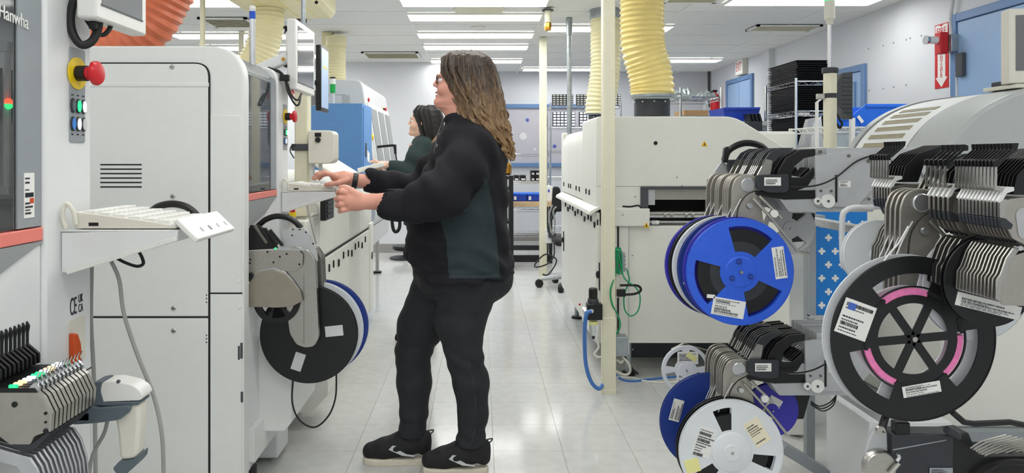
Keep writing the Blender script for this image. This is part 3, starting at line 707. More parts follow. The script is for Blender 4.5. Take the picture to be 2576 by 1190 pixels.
# ---- M2 feeder with big reels
def reel(c, R, th, label, fm, bm, hub=.3, win=None, core='black_reel', group=None, tape_r=.8, spin=0, name='component_reel', fine=False, hub_m=None, flange_b=None):
    """supply reel facing the camera: two flanges, hub and tape pack"""
    c = Vector(c); t = thing(name, label, 'reel', c, group); tf = .002
    rings = [0, R*.06, R*hub, R*hub*1.12, R*.62, R*.86, R*.9, R]
    def keep(i, a):
        if i == 0: return False
        if win is None or i in (1, 2, 5, 6): return True
        return not any(abs((a-w0+180) % 360-180) < hw for w0, hw in win)
    f = MB().polar(c+Vector((0,-th/2,0)), rings, tf, keep, 72, spin).obj('flange', fm, t, smooth=False)
    MB().polar(c+Vector((0,th/2,0)), rings, tf, keep, 72, spin).obj('flange', flange_b or fm, t, smooth=False)
    MB().lathe([(R*.995,-.0018),(R*1.004,-.001),(R*1.004,.001),(R*.995,.0018)], c+Vector((0,-th/2,0)), (0,1,0), 72, False).obj('rim', fm, f)
    MB().lathe([(R*tape_r,-th/2+.0015),(R*tape_r,th/2-.0015)], c, (0,1,0), 48).obj('tape_pack', core, t)
    MB().lathe([(R*.055,-th/2-.004),(R*hub*.8,-th/2-.004),(R*hub*.86,-th/2-.001)], c, (0,1,0), 40).obj('hub', hub_m or fm, t)
    MB().lathe([(.001,-th/2-.012),(R*.03,-th/2-.012),(R*.035,-th/2-.004)], c, (0,1,0), 14).obj('spindle', 'steel', t)
    return t
RD = 2.66; c = P(778,840,RD); R2 = 122*RD/F
rl = reel(c, R2, .018, 'plain black supply reel with two grey tape patches beside the cream placement machine', 'black_reel', 'black_reel', hub=.25)
for px, py, ang in ((842,831,.1),(752,908,1.25)):
    q = P(px, py, RD); u = Vector((math.cos(ang), 0, math.sin(ang))); v = Vector((-math.sin(ang), 0, math.cos(ang)))
    MB().obox((q.x, c.y-.0105, q.z), u, v, (0,1,0), .034, .02, .0006).obj('tape_patch', 'pale_grey', rl)
c2 = c+Vector((.012, .055, .004)); reel(c2, R2, .02, 'white rimmed supply reel behind the plain black reel', 'white_reel', 'white_reel', hub=.25)
c2 = c+Vector((.026, .10, .006)); reel(c2, R2*.99, .018, 'blue rimmed supply reel behind the white rimmed reel', 'navy_reel', 'navy_reel', hub=.25)
FD2 = 2.60
def f2(px, py): return (X_(px,FD2), Z_(py,FD2))
t = thing('tape_feeder', 'steel tape feeder with a half round plate beside the plain black reel', 'feeder', P(700,870,FD2))
arm = rpoly([f2(690,640),f2(740,618),f2(775,628),f2(793,655),f2(802,850),f2(790,872),f2(768,876),f2(745,868),f2(728,840),f2(718,770)], .012)
MB().prism(arm, 'y', FD2+.002, FD2+.03).obj('reel_arm', 'steel', t, bevel=.003)
MB().box(X_(764,FD2)-.0008, X_(764,FD2)+.0008, FD2+.0012, FD2+.003, Z_(865,FD2), Z_(690,FD2)).obj('fold_line', 'steel_dark', t, smooth=False)
pl = rpoly([f2(618,632),f2(690,628),f2(752,628),f2(764,640),f2(762,668),f2(742,682),f2(716,682),f2(706,676),f2(640,690),f2(618,690)], .004)
MB().prism(pl, 'y', FD2-.010, FD2-.006).obj('side_plate', 'steel_plate', t, bevel=.001)
for px, py in ((675,633),(723,638),(706,645),(690,659),(632,652),(631,661),(755,664)):
    q = P(px, py, FD2); MB().cyl((q.x, FD2-.0105, q.z), (q.x, FD2-.009, q.z), .004, n=10).obj('hole', 'black_matte', t)
hp = [f2(626,770),f2(624,735),f2(632,705),f2(655,682),f2(690,676),f2(720,686),f2(742,708),f2(760,735),f2(764,755),f2(735,770),f2(700,772)]
MB().prism(rpoly(hp, .006), 'y', FD2-.016, FD2-.011).obj('half_disc_cover', 'steel_warm', t, bevel=.002)
MB().prism(rpoly([(x*1.0-.004*(x > -.7), z+.005) for x, z in hp], .006), 'y', FD2-.011, FD2-.004).obj('cover_rim', 'alu', t, bevel=.001)
wc = P(697,755,FD2)
MB().polar((wc.x, FD2-.002, wc.z), [0,.018,.022,.066,.088], .008, lambda i, a: i != 2 or (a % 60) < 13, 48).obj('take_up_wheel', 'black_plastic', t, smooth=False)
MB().polar((wc.x, FD2+.012, wc.z), [0,.018,.022,.066,.086], .004, lambda i, a: i != 2 or (a % 60) < 13, 48).obj('take_up_wheel', 'black_plastic', t, smooth=False)
MB().prism(rpoly([f2(622,690),f2(636,682),f2(642,690),f2(634,706),f2(622,704)], .003), 'y', FD2-.022, FD2-.008).obj('latch', 'black_plastic', t, bevel=.002)
up = rpoly([f2(703,583),f2(730,574),f2(762,575),f2(778,590),f2(796,635),f2(798,660),f2(780,638),f2(764,626),f2(706,622)], .005)
MB().prism(up, 'y', FD2+.010, FD2+.016).obj('upper_plate', 'alu_matte', t, bevel=.001)
for px, py in ((735,578),(752,578),(768,585),(733,593),(786,614)):
    q = P(px, py, FD2); MB().cyl((q.x, FD2+.0094, q.z), (q.x, FD2+.012, q.z), .0035, n=10).obj('hole', 'black_matte', t)
MB().tube(spline([P(648,570,FD2+.03), P(668,553,FD2+.03), P(695,544,FD2+.03), P(725,548,FD2+.03), P(745,560,FD2+.03), P(757,574,FD2+.03)], 6), .011, 10).obj('carry_handle', 'black_plastic', t)
MB().prism(rpoly([f2(618,568),f2(650,565),f2(676,580),f2(690,600),f2(700,625),f2(618,630)], .004), 'y', FD2-.002, FD2+.004).obj('drive_cover', 'black_plastic', t, bevel=.002)
for k in range(4):
    a, b = P(640+13*k,566+4*k,FD2-.006), P(672+13*k,612+2*k,FD2-.006)
    MB().obox((a+b)/2, b-a, (0,1,0), (b-a).cross(Vector((0,1,0))), (b-a).length/2, .004, .0055).obj('lever', 'steel_dark' if k == 0 else 'black_plastic', t, bevel=.001)
MB().box(X_(690,FD2), X_(770,FD2), FD2-.008, FD2-.002, Z_(630,FD2), Z_(624,FD2)).obj('tape_track', 'alu', t)
MB().ball(P(693,625,FD2-.01), .004).obj('status_light', 'led_green', t)
for k in range(4):
    z = FD2+.075+.02*k
    o = MB().prism([(x+.006, zz) for x, zz in arm], 'y', z, z+.006).obj('tape_feeder', 'steel', None, bevel=.001)
    tag(o, 'steel feeder arm standing behind the half round feeder plate', 'feeder', 'feeder arms behind the half round plate')
# machine 2 feeder base
MB().prism([(-.9,.6),(-.734,.6),(-.734,.265),(-.762,.2275),(-.9,.2275)], 'y', 2.72, 3.1).obj('feeder_base', 'machine_cream', pm2, bevel=.003)
MB().cyl((X_(630,2.62), 2.64, .0), (X_(630,2.62), 2.64, .13), .018, n=12).obj('levelling_foot', 'black_plastic', pm2)
MB().box(X_(620,2.62)-.03, X_(645,2.62), 2.60, 2.75, .16, .28).obj('leg_block', 'machine_cream', pm2)
for dy_ in (.0,):
    MB().cyl((-1.0, 1.45, 0), (-1.0, 1.45, .03), .03).obj('levelling_foot', 'black_plastic', pm1)
MB().cyl((-1.0, 3.05, 0), (-1.0, 3.05, .03), .03).obj('levelling_foot', 'black_plastic', pm2)
cable('black_cable', [(738,950,2.72),(735,1010,2.72),(752,1055,2.72),(790,1075,2.72),(825,1048,2.72),(844,1000,2.72),(846,935,2.72)], .0035, 'rubber', label='black cable hanging in a loop below the plain black reel')
cable('grey_cable', [(772,515,3.0),(790,590,2.9),(806,660,2.85),(818,712,2.82),(816,735,2.82)], .004, 'cable_grey', label='grey cable running down from the far keyboard shelf past the feeder')
tb = MB()
for k in range(6):
    a = P(802+4.2*k,690+9*k,2.8); tb.obox(a, (1,0,-2), (0,1,0), (2,0,1), .006, .008, .004)
o = tb.obj('cover_tape', 'black_plastic'); tag(o, 'short black and clear tape strip curling onto the rear reels', 'tape')
# ================================================================ M3: cream oven behind the second machine
XM = -.86
t = thing('reflow_oven', 'long cream oven with hinged side doors behind the cream placement machine', 'machine', (-1.4, 4.5, .085))
MB().box(-1.95, XM-.012, 3.52, 5.6, .085, 1.0).obj('body', 'oven_cream', t, bevel=.01)
ys_ = [3.76, 4.14, 4.56, 5.0, 5.42]
for i in range(4):
    MB().box(XM-.012, XM, ys_[i]+.003, ys_[i+1]-.003, .10, .735).obj('side_door', 'oven_cream', t, bevel=.003)
MB().box(XM-.012, XM+.004, 5.42, 5.6, .09, .78).obj('end_panel', 'oven_cream', t, bevel=.004)
MB().box(XM-.02, XM-.011, 3.76, 5.42, .735, .75).obj('gap', 'seam', t, smooth=False)
for i, (px, py, w) in enumerate(((827,674,.013),(838,664,.013),(851,661,.03),(863,642,.013),(875,637,.013),(884,637,.028),(893,620,.012),(901,615,.012),(910,617,.026),(918,602,.012))):
    y = F*XM/(px-VX); z = Z_(py, y)
    MB().box(XM-.001, XM+.008, y-w/2, y+w/2, z-.022, z+.022).obj('latch', 'black_plastic', t, bevel=.003)
hood = [(-1.95,.76),(XM-.004,.76),(XM-.002,.98),(XM-.03,1.075),(XM-.09,1.115),(-1.3,1.20),(-1.95,1.2)]
for i, (a, b) in enumerate(((3.745,4.10),(4.10,4.55),(4.55,5.0),(5.0,5.55))):
    MB().prism(rpoly(hood, [0,.01,.04,.04,.03,.05,0]), 'y', a+.0015, b-.0015).obj('hood_panel', 'oven_cream', t, bevel=.003)
MB().box(-1.95, XM-.004, 3.45, 3.744, .55, .985).obj('infeed_table', 'oven_cream', t, bevel=.01)
MB().box(-1.9, -.93, 3.40, 3.70, .985, 1.0).obj('table_top', 'oven_cream', t, bevel=.004)
MB().obox(P(840,420,4.3), (1.2,0,-.75), (0,1,0), (.75,0,1.2), .16, .35, .012).obj('sloped_lid', 'oven_cream', t, bevel=.006)
MB().obox(P(812,385,4.2), (1.2,0,-.75), (0,1,0), (.75,0,1.2), .02, .3, .012).obj('lid_edge', 'post_cream', t, bevel=.004)
MB().prism([(-1.05,.085),(-.80,.085),(-.72,.17),(-.72,.33),(-1.05,.33)], 'y', 3.30, 3.52).obj('base_skirt', 'oven_cream', t, bevel=.004)
for yy in (3.6, 5.45): MB().cyl((-.95, yy, 0), (-.95, yy, .09), .025).obj('levelling_foot', 'black_plastic', t)
MB().lathe([(.03,0),(.03,.004)], (XM+.005, 5.52, .52), (1,0,0), 16).obj('lock_plate', 'dark_grey', t)
t2 = thing('emergency_stop', 'red emergency stop on a yellow base below the far keyboard shelf', 'emergency stop', P(736,545,3.42))
q = P(736,545,3.43); MB().cyl(q, q+Vector((0,0,.022)), .018).obj('base', 'yellow_plastic', t2)
MB().lathe([(.012,0),(.012,.012),(.02,.016),(.02,.03),(.012,.035)], q+Vector((0,0,.022)), n=18).obj('button', 'red_plastic', t2)
t2 = thing('control_keypad', 'black keypad panel with raised keys on the oven infeed corner', 'keypad', P(820,556,3.72))
y0 = 3.60
MB().box(X_(805,y0), X_(814,y0)+.012, y0, y0+.2, Z_(556,y0), Z_(484,y0)).obj('housing', 'black_plastic', t2, bevel=.004)
xr = X_(814,y0)+.012
for r in range(6):
    for cc in range(3): MB().box(xr, xr+.008, y0+.03+.05*cc, y0+.065+.05*cc, Z_(549-11*r,y0), Z_(541-11*r,y0)).obj('key', 'dark_grey', t2, bevel=.002)
# cream post with conduit, handset box
t = thing('machine_post', 'thick cream post with a conduit on top beside the white monitor', 'post', P(758,560,3.5))
MB().box(X_(740,3.5), X_(775,3.5), 3.5, 3.57, 1.0, Z_(160,3.5)).obj('shaft', 'post_cream', t, bevel=.008)
MB().cyl((X_(758,3.5), 3.535, Z_(160,3.5)), (X_(758,3.5), 3.535, ZC-.005), .012).obj('conduit', 'galv', t)
MB().box(X_(733,3.49), X_(778,3.49), 3.485, 3.5, Z_(379,3.49), Z_(362,3.49)).obj('clamp', 'dark_grey', t, bevel=.003)
cable('hook', [(742,364,3.48),(733,368,3.48),(730,380,3.48),(736,392,3.48),(740,398,3.48)], .003, 'rubber', t)
t = thing('handset_box', 'pale rounded control box with a black knob clamped to the cream post', 'control box', P(808,412,3.46))
MB().prism(rpoly([(X_(775,3.45),Z_(412,3.45)),(X_(840,3.45),Z_(412,3.45)),(X_(840,3.45),Z_(328,3.45)),(X_(775,3.45),Z_(328,3.45))], [.01,.035,.03,.012], 8), 'y', 3.45, 3.57).obj('case', 'beige_plastic', t, bevel=.005)
MB().box(X_(792,3.45), X_(808,3.45), 3.447, 3.45, Z_(344,3.45), Z_(334,3.45)).obj('badge', 'black_matte', t, bevel=.001)
q = P(800,352,3.45); MB().lathe([(.014,0),(.014,.008),(.009,.016)], q, (0,-1,0), 16).obj('knob', 'black_plastic', t)
for px in (787, 806): MB().box(X_(px-3,3.5), X_(px+4,3.5), 3.49, 3.51, Z_(450,3.5), Z_(411,3.5)).obj('leg', 'pale_grey', t)
mt3 = monitor('flat_monitor', 'black framed monitor with a pale blue screen behind the cream post', -.882, 3.86, 4.06, Z_(278,3.86), Z_(112,3.86), 'black_plastic', 'screen_lit', th=.03, bz=.014, hump=False)
MB().box(-.98, -.912, 3.92, 4.0, Z_(262,3.86), Z_(225,3.86)).obj('bracket', 'panel_grey', mt3, bevel=.004)
MB().box(-.8805, -.880, 3.9, 4.02, Z_(170,3.9), Z_(164,3.9)).obj('window_bar', 'note_yellow', mt3, smooth=False)
MB().tube([(-.93,3.95,1.72), (-.93,3.56,1.70)], .014, 8).obj('arm', 'panel_grey', mt3)
# ---- blue cabinet and grey machine
t = thing('blue_cabinet', 'matte blue steel cabinet behind the cream oven', 'cabinet', (X_(845,5.8), 6.05, 0))
MB().box(X_(770,5.8), X_(912,5.8), 5.8, 6.28, 0, Z_(260,5.8)).obj('body', 'cabinet_blue', t, bevel=.004)
MB().box(X_(912,5.8), X_(914,5.8), 5.83, 6.25, .1, Z_(268,5.8)).obj('door', 'cabinet_blue', t, bevel=.002)
MB().box(X_(916,5.8)-.01, X_(916,5.8), 5.9, 5.95, 1.30, 1.42).obj('handle', 'dark_grey', t, bevel=.003)
for (a, b) in ((1.27,1.36),(1.16,1.23)):
    MB().prism([(6.0,a),(6.12,a-.02),(6.12,b-.03),(6.0,b)], 'x', X_(914,5.8), X_(914,5.8)+.002).obj('paper_note', 'paper', t, smooth=False)
q = P(837,258,6.0); t = thing('signal_lamp', 'green signal lamp on a short pale stem above the blue cabinet', 'signal lamp', q)
MB().cyl((q.x, 6.0, Z_(260,5.8)), (q.x, 6.0, Z_(232,6.0)), .016).obj('stem', 'pale_grey', t)
MB().cyl((q.x, 6.0, Z_(234,6.0)), (q.x, 6.0, Z_(212,6.0)), .024).obj('green_lens', 'lens_green', t)
MB().cyl((q.x, 6.0, Z_(212,6.0)), (q.x, 6.0, Z_(198,6.0)), .023).obj('clear_lens', 'white_plastic', t)
MB().cyl((q.x, 6.0, Z_(198,6.0)), (q.x, 6.0, Z_(194,6.0)), .025).obj('cap', 'black_plastic', t)
G = 6.4
def gg(px, py): return (X_(px,G), Z_(py,G))
t = thing('grey_machine', 'tall pale grey machine with a slanted glazed front beside the back wall', 'machine', (-1.4, 7.2, 0))
MB().prism(rpoly([gg(790,200),gg(902,200),gg(912,212),gg(946,440),gg(946,545),gg(930,575),gg(790,575)], [0,.03,.05,.03,.03,.03,0]), 'y', G, 8.0).obj('body', 'pale_grey', t, bevel=.01)
MB().prism([gg(790,575),gg(930,575),gg(922,630),gg(790,630)], 'y', G+.05, 7.9).obj('base', 'pale_grey', t)
for yy in (6.6, 7.8): MB().cyl((-1.15, yy, 0), (-1.15, yy, .45), .02, n=10).obj('leg', 'steel', t); MB().cyl((-1.15, yy, 0), (-1.15, yy, .02), .05, n=12).obj('foot', 'black_plastic', t)
a = Vector((gg(912,212)[0], 0, gg(912,212)[1])); b = Vector((gg(946,440)[0], 0, gg(946,440)[1])); dr = (b-a).normalized(); nr = Vector((dr.z, 0, -dr.x)); nr = nr if nr.x > 0 else -nr
for (ya, yb) in ((6.5,6.95),(7.0,7.45),(7.5,7.92)):
    c = a.lerp(b, .55)+nr*.004; c.y = (ya+yb)/2
    fr = MB().obox(c, dr, (0,1,0), nr, .30, (yb-ya)/2, .012).obj('door_frame', 'machine_white', t, bevel=.004)
    MB().obox(c+nr*.014, dr, (0,1,0), nr, .25, (yb-ya)/2-.04, .004).obj('pane', 'machine_grey', fr)
MB().box(X_(860,G), X_(880,G), G-.002, G, Z_(300,G), Z_(240,G)).obj('panel_line', 'cover_grey', t, smooth=False)
MB().box(X_(820,G), X_(869,G), G-.003, G, Z_(239,G), Z_(237,G)).obj('panel_line', 'cover_grey', t, smooth=False)
for px, py in ((922,251),(966,275),(948,277),(1,0)):
    if px == 1: continue
    q = P(px, py, 6.6 if px < 930 else 7.6); estop(t, (q.x-.01, q.y, q.z), k=.8, ring=True)
q = P(932,345,6.5); MB().lathe([(.03,0),(.03,.02),(.02,.03)], q, (1,0,0), 14).obj('knob', 'yellow_plastic', t)
t = thing('tool_handset', 'black handset with a coiled cord hanging beside the grey machine', 'handset', P(988,400,6.6))
MB().tube(spline([P(930,372,6.6), P(985,366,6.6), P(993,368,6.6)]), .012, 8).obj('bracket', 'black_plastic', t)
MB().tube([P(993,364,6.6), P(995,388,6.6)], [.016,.011], 8).obj('handle', 'black_plastic', t)
MB().tube(spline([P(995,386,6.6), P(998,405,6.6), P(1001,425,6.6), P(1005,470,6.6)]), .007, 6).obj('cord', 'rubber', t)
cable('black_hose', [(990,470,5.6),(986,540,5.6),(989,575,5.6),(997,583,5.6),(1005,572,5.6),(1006,540,5.6),(1008,480,5.6)], .014, 'rubber', label='thick black hose hanging in a narrow loop beside the grey machine', cat='hose')
# ---- hoses and hood on the left
MB_ = hose([P(478,-286,3.3), P(472,-180,3.3), P(450,-80,3.3), P(412,0,3.3), P(372,62,3.3), P(300,108,3.3), P(215,118,3.3), P(120,120,3.3)], .115, .036, .0055, 28)
o = MB_.obj('duct_hose', 'hose_orange'); tag(o, 'fat orange ribbed duct hose curving down behind the near machines', 'hose')
t = thing('cream_hood', 'cream ceiling hood with a seamed underside', 'hood', P(700,10,5.2))
MB().prism([(X_(600,5),Z_(16,5)),(X_(800,5),Z_(16,5)),(X_(812,5),Z_(2,5)),(X_(812,5),ZC-.005),(X_(560,5),ZC-.005),(X_(560,5),Z_(-12,5))], 'y', 4.75, 5.45).obj('casing', 'hose_pale', t, bevel=.01)
for px in (660, 715, 765): MB().box(X_(px,5)-.004, X_(px,5)+.004, 4.8, 5.4, Z_(16,5)-.003, Z_(16,5)).obj('seam_strip', 'hose_yellow', t)
MB().cyl(P(796,6,4.75)-Vector((0,.004,0)), P(796,6,4.75), .012).obj('port', 'black_matte', t)
o = hose([P(672,16,5.1), P(672,60,5.1), P(660,120,5.1), P(628,180,5.1), P(590,240,5.1)], .118, .03, .005, 28).obj('duct_hose', 'hose_pale'); tag(o, 'pale yellow ribbed hose hanging from the cream hood behind the blue-banded pole', 'hose')
t = thing('duct_hose', 'straight white ribbed hose dropping to the grey machine', 'hose', P(845,215,7.5))
hose([P(845,116,7.2), P(845,150,7.2), P(845,203,7.2)], .10, .03, .004, 20).obj('sleeve', 'hose_pale', t)
MB().cyl(P(845,117,7.2), P(845,100,7.2)+Vector((0,0,.03)), .112).obj('collar', 'hose_pale', t)
MB().box(X_(812,7.2), X_(836,7.2), 7.15, 7.3, Z_(115,7.2), ZC-.005).obj('bracket', 'hose_pale', t)
# ================================================================ right: the big cream oven
OD = 4.05
mat('slot_beige', (158,150,128), .6)
def wtri(c, r, parent, nx=(0,-1,0)):
    c = Vector(c); s = MB().prism(rpoly([(c.x-r, c.z-r*.8),(c.x+r, c.z-r*.8),(c.x, c.z+r)], r*.12, 3), 'y', c.y-.0012, c.y).obj('warning_sign', 'yellow_warn', parent, smooth=False)
    MB().prism([(c.x-r*.25, c.z-r*.5),(c.x+r*.3, c.z-r*.5),(c.x+r*.1, c.z-r*.1),(c.x+r*.2, c.z+.1*r),(c.x-r*.05, c.z+r*.4),(c.x-.15*r, c.z)], 'y', c.y-.0018, c.y-.0012).obj('pictogram', 'ink', s, smooth=False)
ov = thing('reflow_oven', 'large cream oven with a conveyor opening and yellow exhaust hoses', 'machine', (1.4, 4.8, 0))
def o_(px, py): return (X_(px,OD), Z_(py,OD))
x0 = X_(1500,OD)
up = rpoly([o_(1500,470),o_(1500,293),o_(1848,293),o_(2075,432),o_(2075,470)], [0,.02,.06,.02,0])
MB().prism(up, 'y', OD, OD+.55).obj('end_cabinet', 'oven_cream', ov, bevel=.006)
MB().prism([o_(1500,470),o_(1611,470),o_(1611,527),o_(1500,527)], 'y', OD, OD+.55).obj('end_cabinet', 'oven_cream', ov)
MB().prism([o_(1815,470),o_(2075,470),o_(2075,570),o_(1815,570)], 'y', OD, OD+.55).obj('end_cabinet', 'oven_cream', ov)
MB().box(X_(1500,OD), X_(2075,OD), OD+.02, OD+.55, Z_(866,OD), Z_(569,OD)).obj('lower_cabinet', 'oven_cream', ov, bevel=.005)
MB().box(X_(1545,OD), X_(1633,OD), OD-.02, OD+.3, Z_(569,OD), Z_(524,OD)).obj('corner_block', 'oven_cream', ov, bevel=.006)
MB().box(X_(1540,OD), X_(1583,OD), OD+.005, OD+.02, Z_(893,OD), Z_(570,OD)).obj('corner_plate', 'oven_cream', ov, bevel=.003)
MB().box(X_(1581,OD), X_(1584,OD)-.003, OD+.003, OD+.02, Z_(864,OD), Z_(570,OD)).obj('seam', 'cover_grey', ov, smooth=False)
MB().box(X_(1553,OD), X_(1557,OD), OD-.001, OD+.006, Z_(845,OD), Z_(548,OD)).obj('slot', 'black_matte', ov, smooth=False)
MB().box(X_(1612,OD), X_(1815,OD), OD+.3, OD+.5, Z_(569,OD), Z_(470,OD)).obj('tunnel_back', 'black_matte', ov, smooth=False)
MB().box(X_(1630,OD), X_(1815,OD), OD+.06, OD+.07, Z_(504,OD), Z_(474,OD)).obj('curtain', 'steel_plate', ov)
fr = MB(); fr.box(X_(1611,OD), X_(1815,OD), OD-.01, OD+.03, Z_(476,OD), Z_(470,OD)); fr.box(X_(1611,OD), X_(1630,OD), OD-.01, OD+.03, Z_(522,OD), Z_(476,OD)); fr.obj('opening_frame', 'dark_grey', ov, bevel=.002)
MB().box(X_(1630,OD), X_(1648,OD), OD, OD+.05, Z_(516,OD), Z_(476,OD)).obj('frame_inner', 'alu_matte', ov, bevel=.002)
for py, r, m in ((538,.013,'steel'),(546,.009,'alu'),(560,.007,'alu_matte')):
    MB().cyl((X_(1634,OD), OD+.04, Z_(py,OD)), (X_(1815,OD), OD+.04, Z_(py,OD)), r, n=12).obj('conveyor_rail', m, ov)
for px in (1672, 1688, 1725, 1742):
    MB().cyl((X_(px,OD), OD+.035, Z_(540,OD)), (X_(px+7,OD), OD+.035, Z_(540,OD)), .02, n=14).obj('roller', 'steel', ov)
sticker(P(1650,560,OD)+Vector((0,.012,0)), (1,0,0), (0,0,1), .04, .022, ov, 5, name='plate_label')
c = P(1649,360,OD); MB().lathe([(.0135,0),(.0135,.002)], c, (0,-1,0), 24).obj('port_ring', 'white_plastic', ov); MB().lathe([(.0115,.002),(.0115,.003)], c, (0,-1,0), 20).obj('port', 'black_matte', ov)
wtri(P(1772,362,OD), .019, ov); wtri(P(1624,566,OD)-Vector((0,.021,0)), .018, ov)
for px, py, dd in ((1703,446,0),(1716,467,0),(1598,495,0),(1565,540,-.02),(1593,644,.02),(1592,880,.005)):
    c = P(px, py, OD); MB().lathe([(.005,0),(.004,.002)], (c.x, OD+dd, c.z), (0,-1,0), 10).obj('screw', 'panel_grey', ov)
c = P(1552,522,OD+.05); MB().cyl(c, c+Vector((0,0,.022)), .014).obj('stop_base', 'yellow_plastic', ov); MB().lathe([(.010,.022),(.010,.032),(.016,.035),(.016,.05),(.01,.053)], c, n=18).obj('stop_button', 'red_plastic', ov)
cable('stop_lead', [(1566,519,OD),(1585,520,OD),(1605,517,OD),(1612,522,OD)], .005, 'rubber', ov)
# long tunnel behind the end cabinet, panels facing the walkway
XO = .68
MB().box(XO+.02, 2.1, OD+.55, 5.75, .23, 1.47).obj('tunnel_body', 'oven_cream', ov, bevel=.02)
hood = [(XO+.14,1.50),(XO+.05,1.485),(XO+.012,1.44),(XO,1.36),(XO-.002,1.02),(XO+.02,1.02),(XO+.02,1.40),(XO+.14,1.48)]
yy = [4.06, 4.45, 4.87, 5.3, 5.75]
for i in range(4):
    MB().prism(hood, 'y', yy[i]+.0015, yy[i+1]-.0015).obj('hood_panel', 'oven_cream', ov, bevel=.002)
    MB().box(XO, XO+.02, yy[i]+.0015, yy[i+1]-.0015, .23, .975).obj('side_door', 'oven_cream', ov, bevel=.002)
MB().box(XO, XO+.05, 5.752, 5.80, .23, 1.50).obj('end_panel', 'oven_cream', ov, bevel=.01)
MB().prism([(XO+.01,1.015),(XO-.045,.985),(XO-.05,.965),(XO-.042,.965),(XO+.01,.995)], 'y', 4.02, 5.78).obj('drip_ledge', 'oven_cream', ov, bevel=.002)
def lat(px, py, w, z):
    y = F*(XO-.002)/(px-VX); MB().box(XO-.008, XO, y-w/2, y+w/2, z-.017, z+.017).obj('latch', 'black_plastic', ov, bevel=.003)
for px in (1419, 1431, 1436, 1450, 1458, 1475, 1483): lat(px, 0, .022, 1.082)
for px, w in ((1423,.03),(1429,.06),(1434,.03),(1441,.03),(1447,.05),(1454,.03),(1463,.026),(1471,.04),(1480,.022),(1487,.022),(1496,.034),(1504,.02)): lat(px, 0, w, .925 if w < .033 else .90)
for px, py in ((1418,610),(1508,700)):
    y = F*(XO-.002)/(px-VX); z = Z_(py, y)
    h = MB().box(XO-.006, XO, y-.012, y+.012, z-.07, z+.09).obj('lock_bar', 'black_plastic', ov, bevel=.003)
    MB().lathe([(.018,0),(.024,.008),(.012,.016)], (XO-.006, y, z+.02), (-1,0,0), 14).obj('lock_knob', 'black_plastic', h)
MB().box(XO+.25, 2.0, 4.5, 5.6, 0, .23).obj('dark_base', 'dark_grey', ov)  # dark block standing in for the black shade under the oven
for (xx, y_) in ((X_(1590,OD),OD+.1),(1.9,OD+.1),(XO+.1,5.6)): 
    MB().cyl((xx, y_, .02), (xx, y_, .25), .018, n=12).obj('leg', 'galv', ov); MB().lathe([(.001,0),(.045,0),(.04,.018),(.02,.022)], (xx, y_, 0), n=16).obj('foot', 'black_plastic', ov)
# exhaust collars and hoses
def collar(px, d, py0, py1, r, label):
    q = P(px, py1, d); t = thing('exhaust_collar', label, 'collar', q)
    MB().cyl((q.x, d, q.z), (q.x, d, Z_(py0,d)), r, n=28).obj('sleeve', 'charcoal', t)
    MB().lathe([(r+.002,0),(r+.016,.002),(r+.016,.012),(r+.002,.014)], (q.x, d, Z_(py0,d)), n=32).obj('flange', 'galv', t)
    for k in range(10):
        a = 2*PI*k/10+.2; MB().ball((q.x+(r+.004)*math.cos(a), d+(r+.004)*math.sin(a), Z_(py0,d)-.02), .006, 8, 6).obj('bolt', 'chrome', t)
collar(1640, 4.45, 250, 293, .112, 'black exhaust collar under the thick yellow hose')
collar(1512, 6.1, 290, 300, .11, 'black exhaust collar under the pale hose with the steel clamp')
t = thing('exhaust_hose', 'thick glossy yellow ribbed exhaust hose above the oven', 'hose', P(1640,240,4.45))
hose([P(1640,244,4.45), P(1640,215,4.45), P(1632,172,4.45), P(1618,120,4.45), P(1615,60,4.45), P(1615,0,4.45), P(1615,-60,4.45)], .136, .032, .006, 36, 5).obj('sleeve', 'hose_yellow', t)
MB().lathe([(.145,0),(.145,.016)], P(1640,246,4.45), n=32).obj('clamp', 'galv', t)
t = thing('exhaust_hose', 'pale yellow ribbed exhaust hose hanging from a steel ceiling collar', 'hose', P(1512,285,6.1))
hose([P(1509,287,6.1), P(1511,255,6.1), P(1518,215,6.1), P(1523,165,6.1), P(1523,110,6.1), P(1523,48,6.1)], .128, .036, .006, 30).obj('sleeve', 'hose_pale', t)
MB().lathe([(.128,0),(.137,.005),(.137,.04),(.131,.05),(.131,.065),(.137,.07),(.137,.12),(.128,.13),(.128,.21)], (X_(1523,6.1), 6.1, Z_(50,6.1)), n=32).obj('steel_collar', 'galv', t)
t = thing('damper_lever', 'grey damper lever rod beside the thick yellow hose', 'lever', P(1710,243,4.45))
MB().tube([P(1592,246,4.3), P(1735,246,4.3)], .006, 8).obj('rod', 'galv', t); MB().tube([P(1688,246,4.3), P(1705,236,4.3), P(1712,236,4.3)], .006, 8).obj('crank', 'galv', t); MB().ball(P(1735,246,4.3), .011).obj('knob', 'galv', t)
